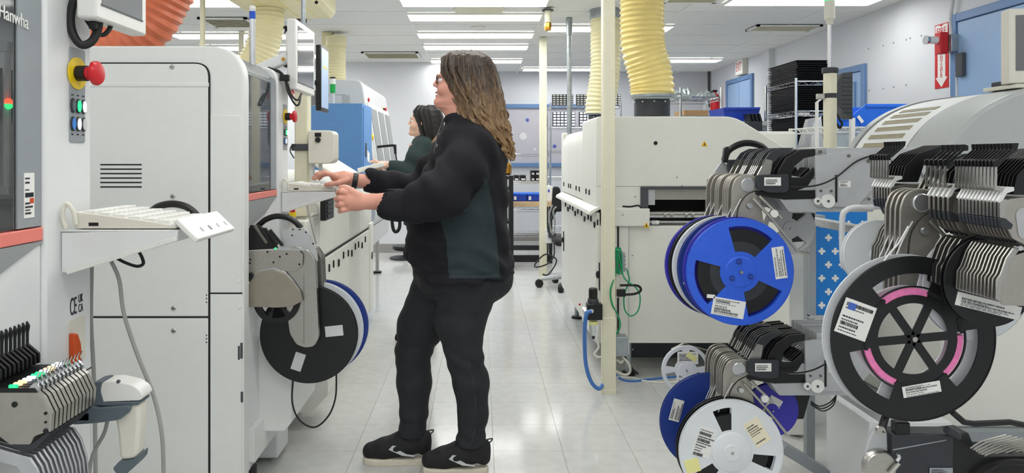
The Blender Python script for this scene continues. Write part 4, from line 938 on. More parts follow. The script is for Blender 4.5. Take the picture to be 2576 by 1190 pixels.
# ---- air regulator and hoses at the service post
q = P(1492,850,3.78); t = thing('air_regulator', 'black air regulator with a clear bowl on the cream service post', 'regulator', q); D = 3.78
MB().lathe([(.02,0),(.024,.003),(.024,.05),(.018,.056)], P(1492,750,D), n=20).obj('knob', 'black_plastic', t)
MB().lathe([(.03,0),(.03,.02),(.025,.028)], P(1492,763,D), n=20).obj('bonnet', 'charcoal', t)
MB().box(X_(1475,D), X_(1514,D), D-.03, D+.03, Z_(803,D), Z_(762,D)).obj('body', 'black_plastic', t, bevel=.006)
MB().lathe([(.018,0),(.024,.03),(.024,.075)], P(1493,846,D), n=18).obj('bowl', 'glass_clear', t)
MB().lathe([(.0245,0),(.0245,.018)], P(1493,816,D), n=18).obj('bowl_label', 'note_yellow', t)
MB().cyl(P(1493,852,D), P(1493,845,D), .008).obj('drain', 'black_plastic', t)
MB().lathe([(.022,0),(.024,.004),(.024,.022)], P(1465,783,D), (1,0,0), 20).obj('gauge', 'chrome', t)
MB().ball(P(1458,766,D), .006).obj('gauge_tip', 'red_plastic', t)
MB().lathe([(.012,0),(.013,.02)], P(1488,783,D-.05), (0,1,0), 14).obj('fitting', 'chrome', t)
cable('air_hose', [(1488,783,D-.055),(1476,790,D-.055),(1471,830,D-.05),(1473,910,D-.03),(1486,958,D-.02),(1505,978,D-.01),(1516,968,3.82)], .011, 'hose_blue', label='blue air hose hanging from the regulator to the post foot', cat='hose', sides=10)
cable('white_cable', [(1497,850,D+.02),(1506,872,D+.02),(1495,890,D+.02),(1503,898,D+.02),(1512,898,D+.04)], .006, 'cable_white', label='short white cable behind the regulator bowl')
t = thing('socket_box', 'grey steel outlet box on the service post behind the green hose', 'outlet box', P(1560,682,3.86))
MB().box(X_(1548,3.83), X_(1575,3.83), 3.85, 3.90, Z_(684,3.85), Z_(636,3.85)).obj('case', 'galv', t, bevel=.003)
for k in range(4): MB().cyl(P(1573,645+10*k,3.85)-Vector((0,.002,0)), P(1573,645+10*k,3.85), .0025, n=8).obj('screw', 'dark_grey', t)
D = 3.84
gh = thing('green_air_hose', 'bundle of thin green air hose tied to the service post', 'hose', P(1555,690,D))
for k, pts in enumerate(([(1551,622,D),(1549,640,D),(1553,665,D),(1560,690,D)], [(1556,622,D),(1556,645,D),(1562,670,D),(1566,688,D)], [(1552,625,D-.01),(1560,660,D-.01),(1567,690,D-.01),(1575,705,D-.01),(1598,722,D),(1610,745,D),(1606,780,D),(1588,795,D),(1572,780,D),(1570,745,D),(1580,715,D),(1583,700,D),(1576,676,D)],
        [(1549,625,D-.01),(1553,655,D-.01),(1548,690,D-.01),(1536,730,D-.03),(1540,765,D-.03),(1555,795,D),(1560,820,D),(1550,842,D)], [(1556,690,D),(1550,640,D),(1558,624,D),(1563,640,D),(1565,690,D)])):
    MB().tube(spline([P(*p) for p in pts], 8), .0048 if k != 2 else .004, 8).obj('loop', 'hose_green', gh)
MB().lathe([(.016,0),(.018,.006),(.016,.012)], P(1554,632,D-.01), (.2,0,1), 12).obj('tie', 'hose_green', gh)
t = thing('plug_outlet', 'beige outlet strip with a black plug on the service post', 'outlet', P(1555,752,D))
MB().box(X_(1548,D), X_(1560,D), D+.01, D+.05, Z_(750,D), Z_(688,D)).obj('strip', 'beige_plastic', t, bevel=.003)
MB().box(X_(1552,D), X_(1573,D), D-.01, D+.02, Z_(746,D), Z_(728,D)).obj('plug', 'black_plastic', t, bevel=.003)
MB().tube(spline([P(1572,741,D), P(1592,740,D), P(1608,735,D), P(1612,726,D), P(1600,718,D), P(1560,718,D)], 8), .007, 8).obj('plug_cable', 'rubber', t)
t = thing('junction_box', 'light grey junction box low on the service post', 'junction box', P(1565,896,D))
MB().box(X_(1549,D), X_(1580,D), D, D+.08, Z_(897,D), Z_(848,D)).obj('case', 'galv', t, bevel=.004)
MB().box(X_(1580,D), X_(1584,D), D+.01, D+.07, Z_(892,D), Z_(858,D)).obj('cover', 'pale_grey', t, bevel=.002)
for k, (pts, m, lb) in enumerate((([(1566,898,3.9),(1582,915,3.9),(1585,935,3.95),(1572,943,3.95),(1550,934,3.9)], 'cable_white', 'white cable looping under the junction box to the floor'),
    ([(1552,905,3.9),(1562,912,3.9),(1567,906,3.9)], 'cable_white', 'short white cable end under the junction box'),
    ([(1572,898,3.9),(1588,925,4.0),(1604,940,4.1)], 'rubber', 'black cable running from the junction box under the oven'))):
    cable('floor_cable', pts, .007, m, label=lb)
def floor_cable(pts, r, m, label):
    o = MB().tube(spline([(X_(px,F*HC/(py-VY)), F*HC/(py-VY), r+.001) for px, py in pts], 8), r, 8).obj('floor_cable', m); tag(o, label, 'cable')
floor_cable([(1550,948),(1570,960),(1600,962),(1640,957),(1700,951),(1780,946)], .007, 'hose_blue', 'blue cable lying on the floor beside the oven feet')
floor_cable([(1552,953),(1590,954),(1620,962),(1660,966),(1710,964),(1790,958)], .007, 'cable_white', 'white cable lying on the floor in front of the oven')
# ================================================================ domed machine on the right
DN, DF = 3.0, 3.4
dm = thing('domed_machine', 'cream placement machine under a grey domed cover with vent slots', 'machine', (2.6, 3.1, 0))
def d_(px, py): return Vector((X_(px,DN), 0, Z_(py,DN)))
arc = spline([d_(2268,392), d_(2283,362), d_(2312,325), d_(2352,290), d_(2402,262), d_(2470,240), d_(2576,225), d_(2720,220)], 6)
XE = arc[-1].x
def shell(y0, y1, off=0, th=.012):
    m = MB(); n = len(arc); rings = []
    def nrm(i):
        t = (arc[min(i+1,n-1)]-arc[max(i-1,0)]).normalized(); return Vector((-t.z, 0, t.x))
    outer = [arc[i]+nrm(i)*off for i in range(n)]; inner = [arc[i]+nrm(i)*(off-th) for i in range(n)]
    poly = [(p.x, p.z) for p in outer]+[(p.x, p.z) for p in inner[::-1]]
    a = [Vector((x, y0, z)) for x, z in poly]; b = [Vector((x, y1, z)) for x, z in poly]
    return m.loft([a, b], True, True)
shell(DN, DF).obj('vented_cover', 'machine_white', dm)
shell(DF, DF+.012, -.004, .02).obj('seal', 'black_matte', dm)
shell(DF+.012, DF+.06, .006, .05).obj('far_rim', 'cover_grey', dm)
L_ = [0]
for i in range(1, len(arc)): L_.append(L_[-1]+(arc[i]-arc[i-1]).length)
def at(s):
    for i in range(len(arc)-1):
        if L_[i+1] >= s:
            k = (s-L_[i])/(L_[i+1]-L_[i]); p = arc[i].lerp(arc[i+1], k); t = (arc[i+1]-arc[i]).normalized(); return p, t, Vector((-t.z, 0, t.x))
for k in range(6):
    p, tt, nn = at(.055+.047*k+.002*k)
    c = p+nn*.001; c.y = 3.205
    s = MB().obox(c, tt, (0,1,0), nn, .0125, .135, .0016).obj('vent_slot', 'slot_beige', dm)
    MB().obox(c+tt*.012+nn*.0015, tt, (0,1,0), nn, .002, .137, .002).obj('slot_lip', 'machine_white', s)
capp = [(p.x+.004, p.z+.006) for p in arc]
cap = capp+[(XE+.01, 1.2), (capp[0][0]+.03, 1.2)]
MB().prism(cap, 'y', 2.72, DN-.003).obj('end_cover', 'cover_grey', dm, bevel=.07, seg=6, ang=80)
MB().box(1.86, XE, 2.80, 3.46, .21, 1.30).obj('body', 'oven_cream', dm, bevel=.01)
MB().box(1.80, XE, 2.76, 3.40, .17, .21).obj('sill', 'panel_grey', dm)
MB().box(1.95, XE-.05, 2.9, 3.4, 0, .17).obj('dark_base', 'dark_grey', dm)
# signal column with the grey monitor
q = P(2088,380,3.62); t = thing('signal_column', 'cream column with a black collar and a tall signal lamp', 'signal lamp', (q.x, q.y, .93)); D = 3.62
MB().cyl((q.x, D, .98), (q.x, D, Z_(183,D)), .032, n=24).obj('column', 'post_cream', t)
MB().box(q.x-.05, q.x+.12, 3.462, D+.05, .93, .98).obj('bracket', 'oven_cream', t, bevel=.004)
MB().lathe([(.036,0),(.040,.004),(.040,.026),(.034,.030)], (q.x, D, Z_(185,D)), n=24).obj('collar', 'charcoal', t)
MB().cyl((q.x-.002, D, Z_(173,D)), (q.x-.002, D, Z_(48,D)), .010, n=14).obj('stem', 'alu', t)
MB().lathe([(.016,0),(.018,.02),(.026,.03),(.026,.04)], (q.x-.002, D, Z_(62,D)), n=18).obj('socket', 'beige_plastic', t)
MB().cyl((q.x-.002, D, Z_(48,D)), (q.x-.002, D, Z_(3,D)), .026, n=20).obj('lamp_body', 'beige_plastic', t)
MB().cyl((q.x-.002, D, Z_(3,D)), (q.x-.002, D, Z_(-40,D)), .026, n=20).obj('green_lens', 'led_green', t)
MB().lathe([(.034,0),(.034,.024)], (q.x, D, Z_(247,D)), n=20).obj('clamp', 'charcoal', t)
MB().box(q.x-.07, q.x-.03, D-.012, D+.012, Z_(250,D), Z_(236,D)).obj('clamp_lever', 'steel', t, bevel=.004)
t = thing('grey_monitor', 'dark grey monitor seen edge-on behind the cream signal column', 'monitor', P(2120,300,3.7)); D = 3.66
def m_(px, py): return (X_(px,D), Z_(py,D))
MB().prism(rpoly([m_(2104,214),m_(2120,183),m_(2145,180),m_(2145,300),m_(2132,292),m_(2108,262)], .004), 'y', D, D+.09).obj('housing', 'dark_grey', t, bevel=.006)
rb = MB()
for k in range(9): rb.box(X_(2119,D), X_(2145,D)-.004, D-.002, D, Z_(196+11*k,D)-.003, Z_(196+11*k,D)+.003)
rb.obj('grille', 'charcoal', t, smooth=False)
MB().box(X_(2098,D), X_(2112,D), D+.02, D+.07, Z_(262,D), Z_(225,D)).obj('bracket', 'charcoal', t, bevel=.004)
MB().tube(spline([P(2104,285,D), P(2112,300,D), P(2118,312,D), P(2112,322,D), P(2105,310,D)], 6), .006, 8).obj('lead', 'rubber', t)
# right monitor on the dome
t = thing('panel_monitor', 'beige framed monitor standing on the grey domed machine', 'monitor', P(2600,205,2.86)); D = 2.86
u = Vector((1, -.22, 0)).normalized(); w = Vector((0,0,1)); n_ = u.cross(w)
c = P(2526,120,D)+u*.25+Vector((0,0,.01)); c.z = (Z_(38,D)+Z_(200,D))/2; hz = (Z_(38,D)-Z_(200,D))/2
MB().obox(c, u, n_, w, .25, .03, hz+.02).obj('housing', 'beige_plastic', t, bevel=.006)
MB().obox(c+n_*.031+Vector((0,0,.012)), u, n_, w, .222, .002, hz-.02).obj('screen', 'screen_dim', t)
q = P(2565,212,D); MB().box(q.x-.03, q.x+.3, D-.02, D+.12, Z_(222,D), Z_(200,D)).obj('stand', 'charcoal', t, bevel=.004)
MB().box(q.x-.05, q.x+.3, D-.05, D+.14, Z_(224,D), Z_(214,D)).obj('stand_plate', 'beige_plastic', t, bevel=.003)
# ================================================================ racks with trays
def wire_rack(name, label, x0, x1, y0, y1, levels, top, n=10, m='chrome', r=.012):
    t = thing(name, label, 'rack', ((x0+x1)/2, (y0+y1)/2, 0))
    for x in (x0, x1):
        for y in (y0, y1): MB().cyl((x, y, 0), (x, y, top), r, n=10).obj('upright', m, t)
    for z in levels:
        s = MB()
        for a, b in (((x0,y0),(x1,y0)),((x0,y1),(x1,y1)),((x0,y0),(x0,y1)),((x1,y0),(x1,y1))):
            s.tube([(a[0],a[1],z),(b[0],b[1],z)], .005, 6); s.tube([(a[0],a[1],z-.03),(b[0],b[1],z-.03)], .004, 6)
            L = math.dist(a, b); k = max(2, int(L/.05)); zig = []
            for i in range(k+1):
                f = i/k; zig.append((a[0]+(b[0]-a[0])*f, a[1]+(b[1]-a[1])*f, z if i % 2 else z-.03))
            s.tube(zig, .0025, 5)
        for i in range(1, n):
            f = i/n; s.tube([(x0+(x1-x0)*f, y0, z), (x0+(x1-x0)*f, y1, z)], .002, 5)
        s.obj('wire_shelf', m, t)
    return t
RY0, RY1, RX0 = 5.6, 6.2, X_(2003,5.6); RX1 = RX0+.31
wire_rack('wire_rack', 'chrome wire rack loaded with stacks of black trays', RX0, RX1, RY0, RY1, (Z_(205,5.6), Z_(280,5.6), .95, .25), Z_(196,5.6))
def tray(x, y, z, w, l, h, label, group):
    o = MB()
    o.loft([[(x-a*w/2, y-a*l/2, z+b), (x+a*w/2, y-a*l/2, z+b), (x+a*w/2, y+a*l/2, z+b), (x-a*w/2, y+a*l/2, z+b)] for a, b in ((.88,0),(.90,h*.55),(1.0,h*.6),(1.0,h*.86),(.95,h*.86),(.85,h*.25))])
    t = o.obj('component_tray', 'tray_black', smooth=False); return tag(t, label, 'tray', group)
mat('tray_black', (24,24,27), .42, var=.1)
tcx, tcy = (RX0+RX1)/2-.005, 5.9
for (zb, zt, n, lb) in ((Z_(205,5.6)+.006, Z_(150,5.6), 12, 'black tray stacked on the top shelf of the wire rack'), (Z_(280,5.6)+.006, Z_(214,5.6), 14, 'black tray stacked on the second shelf of the wire rack'), (.956+.35, Z_(292,5.6), 18, 'black tray stacked below the second shelf of the wire rack')):
    h = (zt-zb)/n; t0 = None
    for k in range(n):
        dx, dy_ = random.uniform(-.006,.006), random.uniform(-.008,.008)
        if t0 is None: t0 = tray(tcx, tcy, zb, .275, .56, h*1.06, lb, lb.replace('black tray', 'black trays'))
        else: dup(t0, (dx, dy_, h*k))
o = MB().box(tcx-.13, tcx+.13, 5.64, 6.16, .956, .956+.345).obj('component_crate', 'tray_black', bevel=.006); tag(o, 'plain black crate carrying the lowest tray stack on the wire rack', 'crate')
mat('tag_white', (225,225,222), .5)
for px in (2015, 2030):
    MB().box(X_(px,5.59)-.02, X_(px,5.59)+.025, 5.595, 5.598, Z_(290,5.6), Z_(283,5.6)).obj('shelf_tag', 'tag_white', [o for o in COL.objects if o.name == 'wire_rack'][0], smooth=False)
# shelf with crumpled sheets behind the oven
r2 = wire_rack('wire_rack', 'chrome wire rack with crumpled grey bags on its top shelf', X_(1712,6.8), X_(1814,6.8), 6.8, 7.3, (Z_(244,6.8), Z_(292,6.8), .9, .25), Z_(220,6.8), 6)
def crumple(cx, cy, z, w, l, h, seed, m, name, label, cat='bag'):
    rnd = random.Random(seed); nx, ny = 10, 8; g = []
    for i in range(nx+1):
        for j in range(ny+1):
            u, v = i/nx-.5, j/ny-.5; e = max(0, 1-max(abs(u), abs(v))*2)
            g.append((cx+u*w+rnd.uniform(-.01,.01), cy+v*l+rnd.uniform(-.01,.01), z+h*min(1, e*2)*rnd.uniform(.4,1)+.004))
    f = [(i*(ny+1)+j, (i+1)*(ny+1)+j, (i+1)*(ny+1)+j+1, i*(ny+1)+j+1) for i in range(nx) for j in range(ny)]
    b = MB().add(g, f); n0 = len(g); b.add([(p[0], p[1], z+.001) for p in g], [tuple(reversed(q_)) for q_ in f])
    bd = [i*(ny+1) for i in range(nx+1)]+[nx*(ny+1)+j for j in range(1, ny+1)]+[i*(ny+1)+ny for i in range(nx-1, -1, -1)]+[j for j in range(ny-1, 0, -1)]
    b.f += [(bd[i], bd[(i+1) % len(bd)], bd[(i+1) % len(bd)]+n0, bd[i]+n0) for i in range(len(bd))]
    return tag(b.obj(name, m, smooth=False), label, cat)
mat('bag_grey', (150,160,162), .3, .3, var=.1)
zz = Z_(244,6.8)+.005
crumple(X_(1738,6.8), 7.05, zz, .18, .4, .10, 1, 'bag_grey', 'antistatic_bag', 'grey crumpled bag beside the yellow hose on the wire rack')
crumple(X_(1795,6.8), 7.05, zz, .13, .38, .09, 2, 'bag_grey', 'antistatic_bag', 'grey crumpled bag nearer the extinguisher on the wire rack')
o = MB().box(X_(1722,6.85), X_(1783,6.85), 6.86, 7.2, Z_(292,6.8)+.004, Z_(276,6.8)).obj('cardboard_box', 'cardboard', bevel=.003); tag(o, 'brown cardboard box on the lower shelf of the wire rack', 'box')
# tables with blue bins
def bin_(name, label, x0, x1, y0, y1, z0, z1, m, scoop=True):
    t = thing(name, label, 'bin', ((x0+x1)/2, (y0+y1)/2, z0))
    th = .008; fl = (z1-z0)*.18
    MB().box(x0+fl, x1-fl, y0+fl*.5, y1-fl*.5, z0, z0+th).obj('base', m, t)
    for s_, (a, b) in (('side', (y0, y0+fl*.5)), ('side', (y1, y1-fl*.5))):
        lp = [(x0+fl, z0), (x1-fl, z0), (x1, z1), (x0+(x1-x0)*.22 if scoop else x0, z1), (x0, z0+(z1-z0)*.55 if scoop else z1)]
        va = [Vector((x, b+(a-b)*((z-z0)/(z1-z0)), z)) for x, z in lp]; off = Vector((0, th if a < b else -th, 0))
        MB().loft([va, [v+off for v in va]]).obj(s_, m, t)
    MB().obox(((x1-fl/2), (y0+y1)/2, (z0+z1)/2), (fl,0,z1-z0), (0,1,0), (z1-z0,0,-fl), math.hypot(fl, z1-z0)/2, (y1-y0)/2-.01, th/2).obj('end_wall', m, t)
    h2 = (z1-z0)*(.55 if scoop else 1)
    MB().obox((x0+fl*.5, (y0+y1)/2, z0+h2/2), (-fl,0,h2), (0,1,0), (h2,0,fl), math.hypot(fl, h2)/2, (y1-y0)/2-.01, th/2).obj('end_wall', m, t)
    MB().box(x0+(x1-x0)*(.22 if scoop else 0), x1, y0-.006, y0+.006, z1-.018, z1+.004).obj('rim', m, t, bevel=.003)
    MB().box(x0+(x1-x0)*(.22 if scoop else 0), x1, y1-.006, y1+.006, z1-.018, z1+.004).obj('rim', m, t, bevel=.003)
    return t
BD = 4.4
bt = bin_('parts_bin', 'bright blue scoop-front parts bin beside the grey domed cover', X_(2148,BD), X_(2285,BD), BD, BD+.3, Z_(318,BD), Z_(263,BD), 'blue_bin')
sticker(P(2160,300,BD)+Vector((.01,-.002,0)), (.6,0,-.8), (.8,0,.6), .05, .02, bt, 9, bars=False)
bin_('parts_bin', 'small bright blue bin on the white wire cart', X_(2112,BD), X_(2145,BD), BD+.02, BD+.2, Z_(318,BD), Z_(296,BD), 'blue_bin', False)
wr = wire_rack('wire_cart', 'white wire cart carrying the bright blue bins', X_(2049,BD), X_(2300,BD), BD-.03, BD+.34, (Z_(321,BD), Z_(372,BD), .3), Z_(318,BD), 26, 'white_plastic', .012)
MB().cyl((X_(2049,BD), BD-.03, 1.3), (X_(2049,BD), BD-.03, Z_(258,BD)), .01).obj('handle_post', 'white_plastic', wr)
MB().tube([(X_(2049,BD), BD-.03, Z_(258,BD)), P(2065,250,BD)], .006, 6).obj('handle_bar', 'white_plastic', wr)
MB().box(X_(2129,BD), X_(2139,BD), BD-.06, BD-.03, .3, Z_(298,BD)).obj('slotted_post', 'white_plastic', wr, bevel=.002)
D = 4.86
o = MB().loft([[P(2022,370,D), P(2060,370,D), P(2060,370,D)+Vector((0,.1,0)), P(2022,370,D)+Vector((0,.1,0))], [P(2034,300,D), P(2050,296,D), P(2050,296,D)+Vector((0,.05,0)), P(2034,300,D)+Vector((0,.05,0))]]).obj('clear_bag', 'bag_clear'); tag(o, 'clear plastic bag leaning beside the black tray stack', 'bag')
o = MB().loft([[P(2052,372,D), P(2072,372,D), P(2072,372,D)+Vector((0,.08,0)), P(2052,372,D)+Vector((0,.08,0))], [P(2056,310,D), P(2066,292,D), P(2068,296,D)+Vector((0,.06,0)), P(2056,310,D)+Vector((0,.06,0))]]).obj('white_pouch', 'white_plastic'); tag(o, 'folded white pouch standing behind the signal column', 'pouch')
o = MB().box(X_(2020,4.85), X_(2140,4.85), 4.80, 5.2, Z_(374,4.85)-.03, Z_(374,4.85)-.005).obj('side_table', 'oven_cream'); tag(o, 'cream table top behind the signal column', 'table')
MB().box(X_(2025,4.85), X_(2135,4.85), 4.82, 5.18, 0, Z_(374,4.85)-.03).obj('cabinet_body', 'oven_cream', o)
D = 5.95
bin_('parts_bin', 'dark blue deep bin behind the sloped oven corner', X_(1822,D), X_(1912,D), D, D+.4, Z_(305,D), Z_(271,D), 'blue_bin_dark', False)
t = thing('work_table', 'grey work table under the dark blue bin', 'table', (X_(1870,D), D+.2, 0)); MB().box(X_(1800,D), X_(1925,D), D-.05, D+.5, Z_(305,D)-.04, Z_(305,D)-.002).obj('top', 'pale_grey', t)
for xx in (X_(1804,D), X_(1920,D)):
    for y_ in (D, D+.45): MB().box(xx-.02, xx+.02, y_-.02, y_+.02, 0, Z_(305,D)-.04).obj('leg', 'galv', t)
t = thing('tool_rack', 'small black slotted tool holder in front of the dark blue bin', 'holder', P(1900,330,5.8)); D = 5.8
MB().box(X_(1882,D), X_(1918,D), D, D+.08, Z_(345,D), Z_(305,D)).obj('base', 'charcoal', t, bevel=.004)
for k in range(4): MB().obox(P(1886+9*k,296,D)+Vector((0,.05,0)), (1,0,.3), (0,1,0), (-.3,0,1), .008, .05, .035).obj('slot_blade', 'black_plastic', t)
t = thing('small_table', 'grey stand under the slotted tool holder', 'stand', (X_(1900,D), D+.06, 0)); MB().box(X_(1878,D), X_(1921,D), D-.02, D+.08, Z_(347,D)-.02, Z_(345,D)-.001).obj('top', 'pale_grey', t); MB().box(X_(1895,D), X_(1905,D), D+.01, D+.05, 0, Z_(347,D)-.02).obj('column', 'galv', t)
# ================================================================ feeder racks and reels on the right
BD2 = 2.2
def b_(px, py): return (X_(px,BD2), Z_(py,BD2))
def bP(px, py, dy=0): q = P(px, py, BD2); q.y += dy; return q
def feeder_b(label, group, full):
    """long feeder seen from its side: rounded reel neck at left, covers and casting towards the right"""
    t = thing('tape_feeder', label, 'feeder', bP(1900,640), group); w = .006; Y = BD2
    MB().prism(rpoly([b_(1836,640),b_(1840,475),b_(1850,446),b_(1880,436),b_(1908,446),b_(1914,480),b_(1914,520),b_(1935,640)], [.004,.01,.02,.03,.02,.01,.01,.004], 6), 'y', Y-w*.5, Y+w*.5).obj('reel_neck', 'steel_plate', t, bevel=.0015)
    MB().lathe([(.012,0),(.020,.0),(.022,.0015),(.0225,.004)], bP(1880,465,-w*.6-.004), (0,1,0), 24).obj('pulley', 'alu', t)
    MB().tube(spline([bP(1862,500,-w), bP(1846,530,-w), bP(1826,575,-w)], 5), .0016, 6).obj('tape_strip', 'tape_white', t)
    MB().prism(rpoly([b_(1905,478),b_(1978,440),b_(2052,452),b_(2080,430),b_(2080,372),b_(2240,372),b_(2240,448),b_(2196,500),b_(2196,533),b_(1984,533),b_(1960,500)], .004), 'y', Y-w*.35, Y+w*.35).obj('frame_plate', 'alu_matte', t, bevel=.001)
    MB().prism(rpoly([b_(1950,470),b_(1956,430),b_(1975,398),b_(2010,378),b_(2050,374),b_(2050,392),b_(2022,398),b_(1996,420),b_(1990,446),b_(2018,446),b_(2046,420),b_(2052,434),b_(2030,470),b_(1990,484)], .005), 'y', Y-w*.7, Y+w*.7).obj('tape_cover', 'black_plastic', t, bevel=.002)
    MB().prism(rpoly([b_(1908,440),b_(1922,404),b_(1936,384),b_(1960,372),b_(1998,372),b_(1962,390),b_(1944,412),b_(1938,440)], .003), 'y', Y-w*.5, Y+w*.5).obj('lever', 'charcoal', t, bevel=.001)
    MB().prism([b_(1905,440),b_(1936,440),b_(1942,404),b_(1926,400)], 'y', Y-w*.62, Y+w*.62).obj('lever_plate', 'steel', t)
    MB().prism(rpoly([b_(1898,480),b_(2056,478),b_(2060,462),b_(2072,470),b_(2050,500),b_(1970,502),b_(1900,490)], .002), 'y', Y-w*.8, Y+w*.8).obj('rail', 'black_plastic', t, bevel=.001)
    if full:
        cb = MB().prism(rpoly([b_(1897,440),b_(1976,438),b_(1978,474),b_(1970,484),b_(1930,484),b_(1900,476)], .004), 'y', Y-.022, Y-w).obj('connector_box', 'charcoal', t, bevel=.002)
        sticker(bP(1936,456,-.0225), (1,0,0), (0,0,1), .052, .026, cb, 11)
        MB().prism(rpoly([b_(2046,392),b_(2140,380),b_(2190,396),b_(2196,470),b_(2150,520),b_(2050,520)], .004), 'y', Y-.012, Y-w*.4).obj('gear_plate', 'alu_matte', t, bevel=.001)
        sticker(bP(2120,463,-.0125), (1,0,0), (0,0,1), .036, .02, t, 12)
        for px, r in ((2050,9),(2076,17)):
            MB().lathe([(.004,0),(r*BD2/F,.0),(r*BD2/F,.006)], bP(px,505,-.020), (0,1,0), 24).obj('gear', 'white_plastic', t)
            MB().lathe([(.001,0),(.004,.0),(.004,.002)], bP(px,505,-.022), (0,1,0), 12).obj('axle', 'dark_grey', t)
        MB().box(X_(2096,BD2), X_(2101,BD2), Y-.014, Y-.012, Z_(508,BD2), Z_(440,BD2)).obj('slot', 'black_matte', t)
        MB().tube(spline([bP(1888,498,-.02), bP(1930,545,-.024), bP(1985,612,-.026), bP(2000,630,-.026), bP(2026,637,-.026)], 6), .0045, 8).obj('reel_bar', 'steel', t)
        MB().tube(spline([bP(1905,492,-.014), bP(1950,535,-.014), bP(1962,548,-.014)], 4), .005, 8).obj('tension_arm', 'steel', t)
        MB().lathe([(.004,0),(.012,0),(.012,.008)], bP(1940,536,-.026), (0,1,0), 18).obj('tension_roller', 'white_plastic', t)
        MB().lathe([(.001,0),(.008,0),(.010,.006)], bP(1884,518,-.012), (0,1,0), 12).obj('guide_roller', 'alu', t)
        for px, py, r in ((2058,382,.006),(2130,392,.005),(2180,405,.006),(2086,480,.004),(2060,480,.004),(2180,500,.005)):
            MB().lathe([(.001,0),(r,0),(r,.003)], bP(px,py,-.015), (0,1,0), 12).obj('bolt', 'steel_dark', t)
        MB().tube(spline([bP(1978,470,-.024), bP(2040,466,-.03), bP(2090,446,-.03), bP(2150,404,-.02), bP(2230,380,-.012)], 8), .0028, 6).obj('harness', 'rubber', t)
        MB().tube(spline([bP(1898,478,-.02), bP(1870,490,-.025), bP(1852,520,-.02), bP(1846,560,-.02)], 8), .002, 6).obj('lead', 'rubber', t)
    return t
def bank(off, n, pitch, label_front, label_rest, group):
    ff = feeder_b(label_front, None, True); ff.location = ff.location+Vector(off)
    fp = feeder_b(label_rest, group, False); fp.location = fp.location+Vector(off)+Vector((0, pitch[0], 0))
    for k in range(1, n): dup(fp, (0, pitch[k]-pitch[0], 0))
    return ff
UP = [.035,.05,.065,.08,.125,.14,.155,.20,.245]
bank((0,0,0), 9, UP, 'grey feeder with a black connector box above the bright blue reel', 'thin feeder in the stack behind the bright blue reel', 'feeders behind the bright blue reel')
LOFF = (-.009, .05, -.597)
bank(LOFF, 9, [.02,.035,.05,.065,.095,.11,.125,.155,.18], 'grey feeder with a black connector box above the white reel with a yellow note', 'thin feeder in the stack behind the white reel', 'feeders behind the white reel')
NOFF = (.206, -.54, -.021)
bank(NOFF, 3, [.02,.04,.06], 'grey feeder with a rounded neck above the big black spoked reel', 'thin feeder in the stack behind the big spoked reel', 'feeders behind the big spoked reel')
# black carry handle and latch at the back of the upper stack
t = thing('end_feeder', 'end feeder with a black arched carry handle in front of the oven', 'feeder', P(1878,405,2.55)); D = 2.52
MB().tube(spline([P(1822,404,D), P(1832,380,D), P(1858,364,D), P(1885,360,D), P(1915,368,D), P(1938,392,D)], 8), .012, 10).obj('grip', 'black_plastic', t)
MB().prism(rpoly([(X_(1812,D),Z_(408,D)),(X_(1816,D),Z_(372,D)),(X_(1826,D),Z_(368,D)),(X_(1828,D),Z_(385,D)),(X_(1822,D),Z_(410,D))], .004), 'y', D-.03, D-.01).obj('latch', 'black_plastic', t, bevel=.002)
MB().prism(rpoly([(X_(1826,D),Z_(402,D)),(X_(1885,D),Z_(400,D)),(X_(1880,D),Z_(418,D)),(X_(1828,D),Z_(432,D))], .004), 'y', D-.03, D-.005).obj('base', 'charcoal', t, bevel=.002)
MB().prism(rpoly([(X_(1785,D),Z_(510,D)),(X_(1790,D),Z_(440,D)),(X_(1815,D),Z_(405,D)),(X_(1850,D),Z_(430,D)),(X_(1850,D),Z_(510,D))], .01), 'y', D-.004, D+.004).obj('end_plate', 'alu_matte', t, bevel=.002)
MB().box(X_(1780,D), X_(1792,D), D-.02, D+.01, Z_(470,D), Z_(450,D)).obj('clip', 'steel_plate', t)
sticker(P(1795,434,D-.006), (.8,0,.6), (-.6,0,.8), .014, .009, t, 4, bars=False)
# rail casting running right from the upper stack
t = thing('feeder_rail', 'cast aluminium feeder rail with exposed rods beneath the domed cover', 'rail', P(2290,450,2.3)); D = 2.30
def r_(px, py): return (X_(px,D), Z_(py,D))
MB().prism(rpoly([r_(2130,372),r_(2420,372),r_(2420,392),r_(2290,398),r_(2240,404),r_(2200,420),r_(2150,420)], .004), 'y', D, D+.03).obj('top_beam', 'alu_matte', t, bevel=.002)
MB().prism(rpoly([r_(2280,396),r_(2420,396),r_(2420,470),r_(2330,450),r_(2318,430),r_(2290,412)], .004), 'y', D+.002, D+.02).obj('bracket', 'alu_matte', t, bevel=.002)
MB().prism(rpoly([r_(2130,420),r_(2200,420),r_(2210,436),r_(2330,450),r_(2420,470),r_(2420,520),r_(2130,530)], .004), 'y', D+.004, D+.02).obj('lower_plate', 'alu_matte', t, bevel=.002)
MB().prism([r_(2205,408),r_(2300,402),r_(2322,432),r_(2318,446),r_(2215,436)], 'y', D+.024, D+.03).obj('recess', 'black_matte', t)
MB().cyl(P(2165,417,D-.01), P(2268,414,D-.01), .006, n=10).obj('cylinder_rod', 'steel', t); MB().cyl(P(2165,417,D-.01), P(2225,415,D-.01), .010, n=12).obj('air_cylinder', 'steel', t)
MB().cyl(P(2268,414,D-.014), P(2275,414,D-.014), .012, n=12).obj('clevis', 'steel', t)
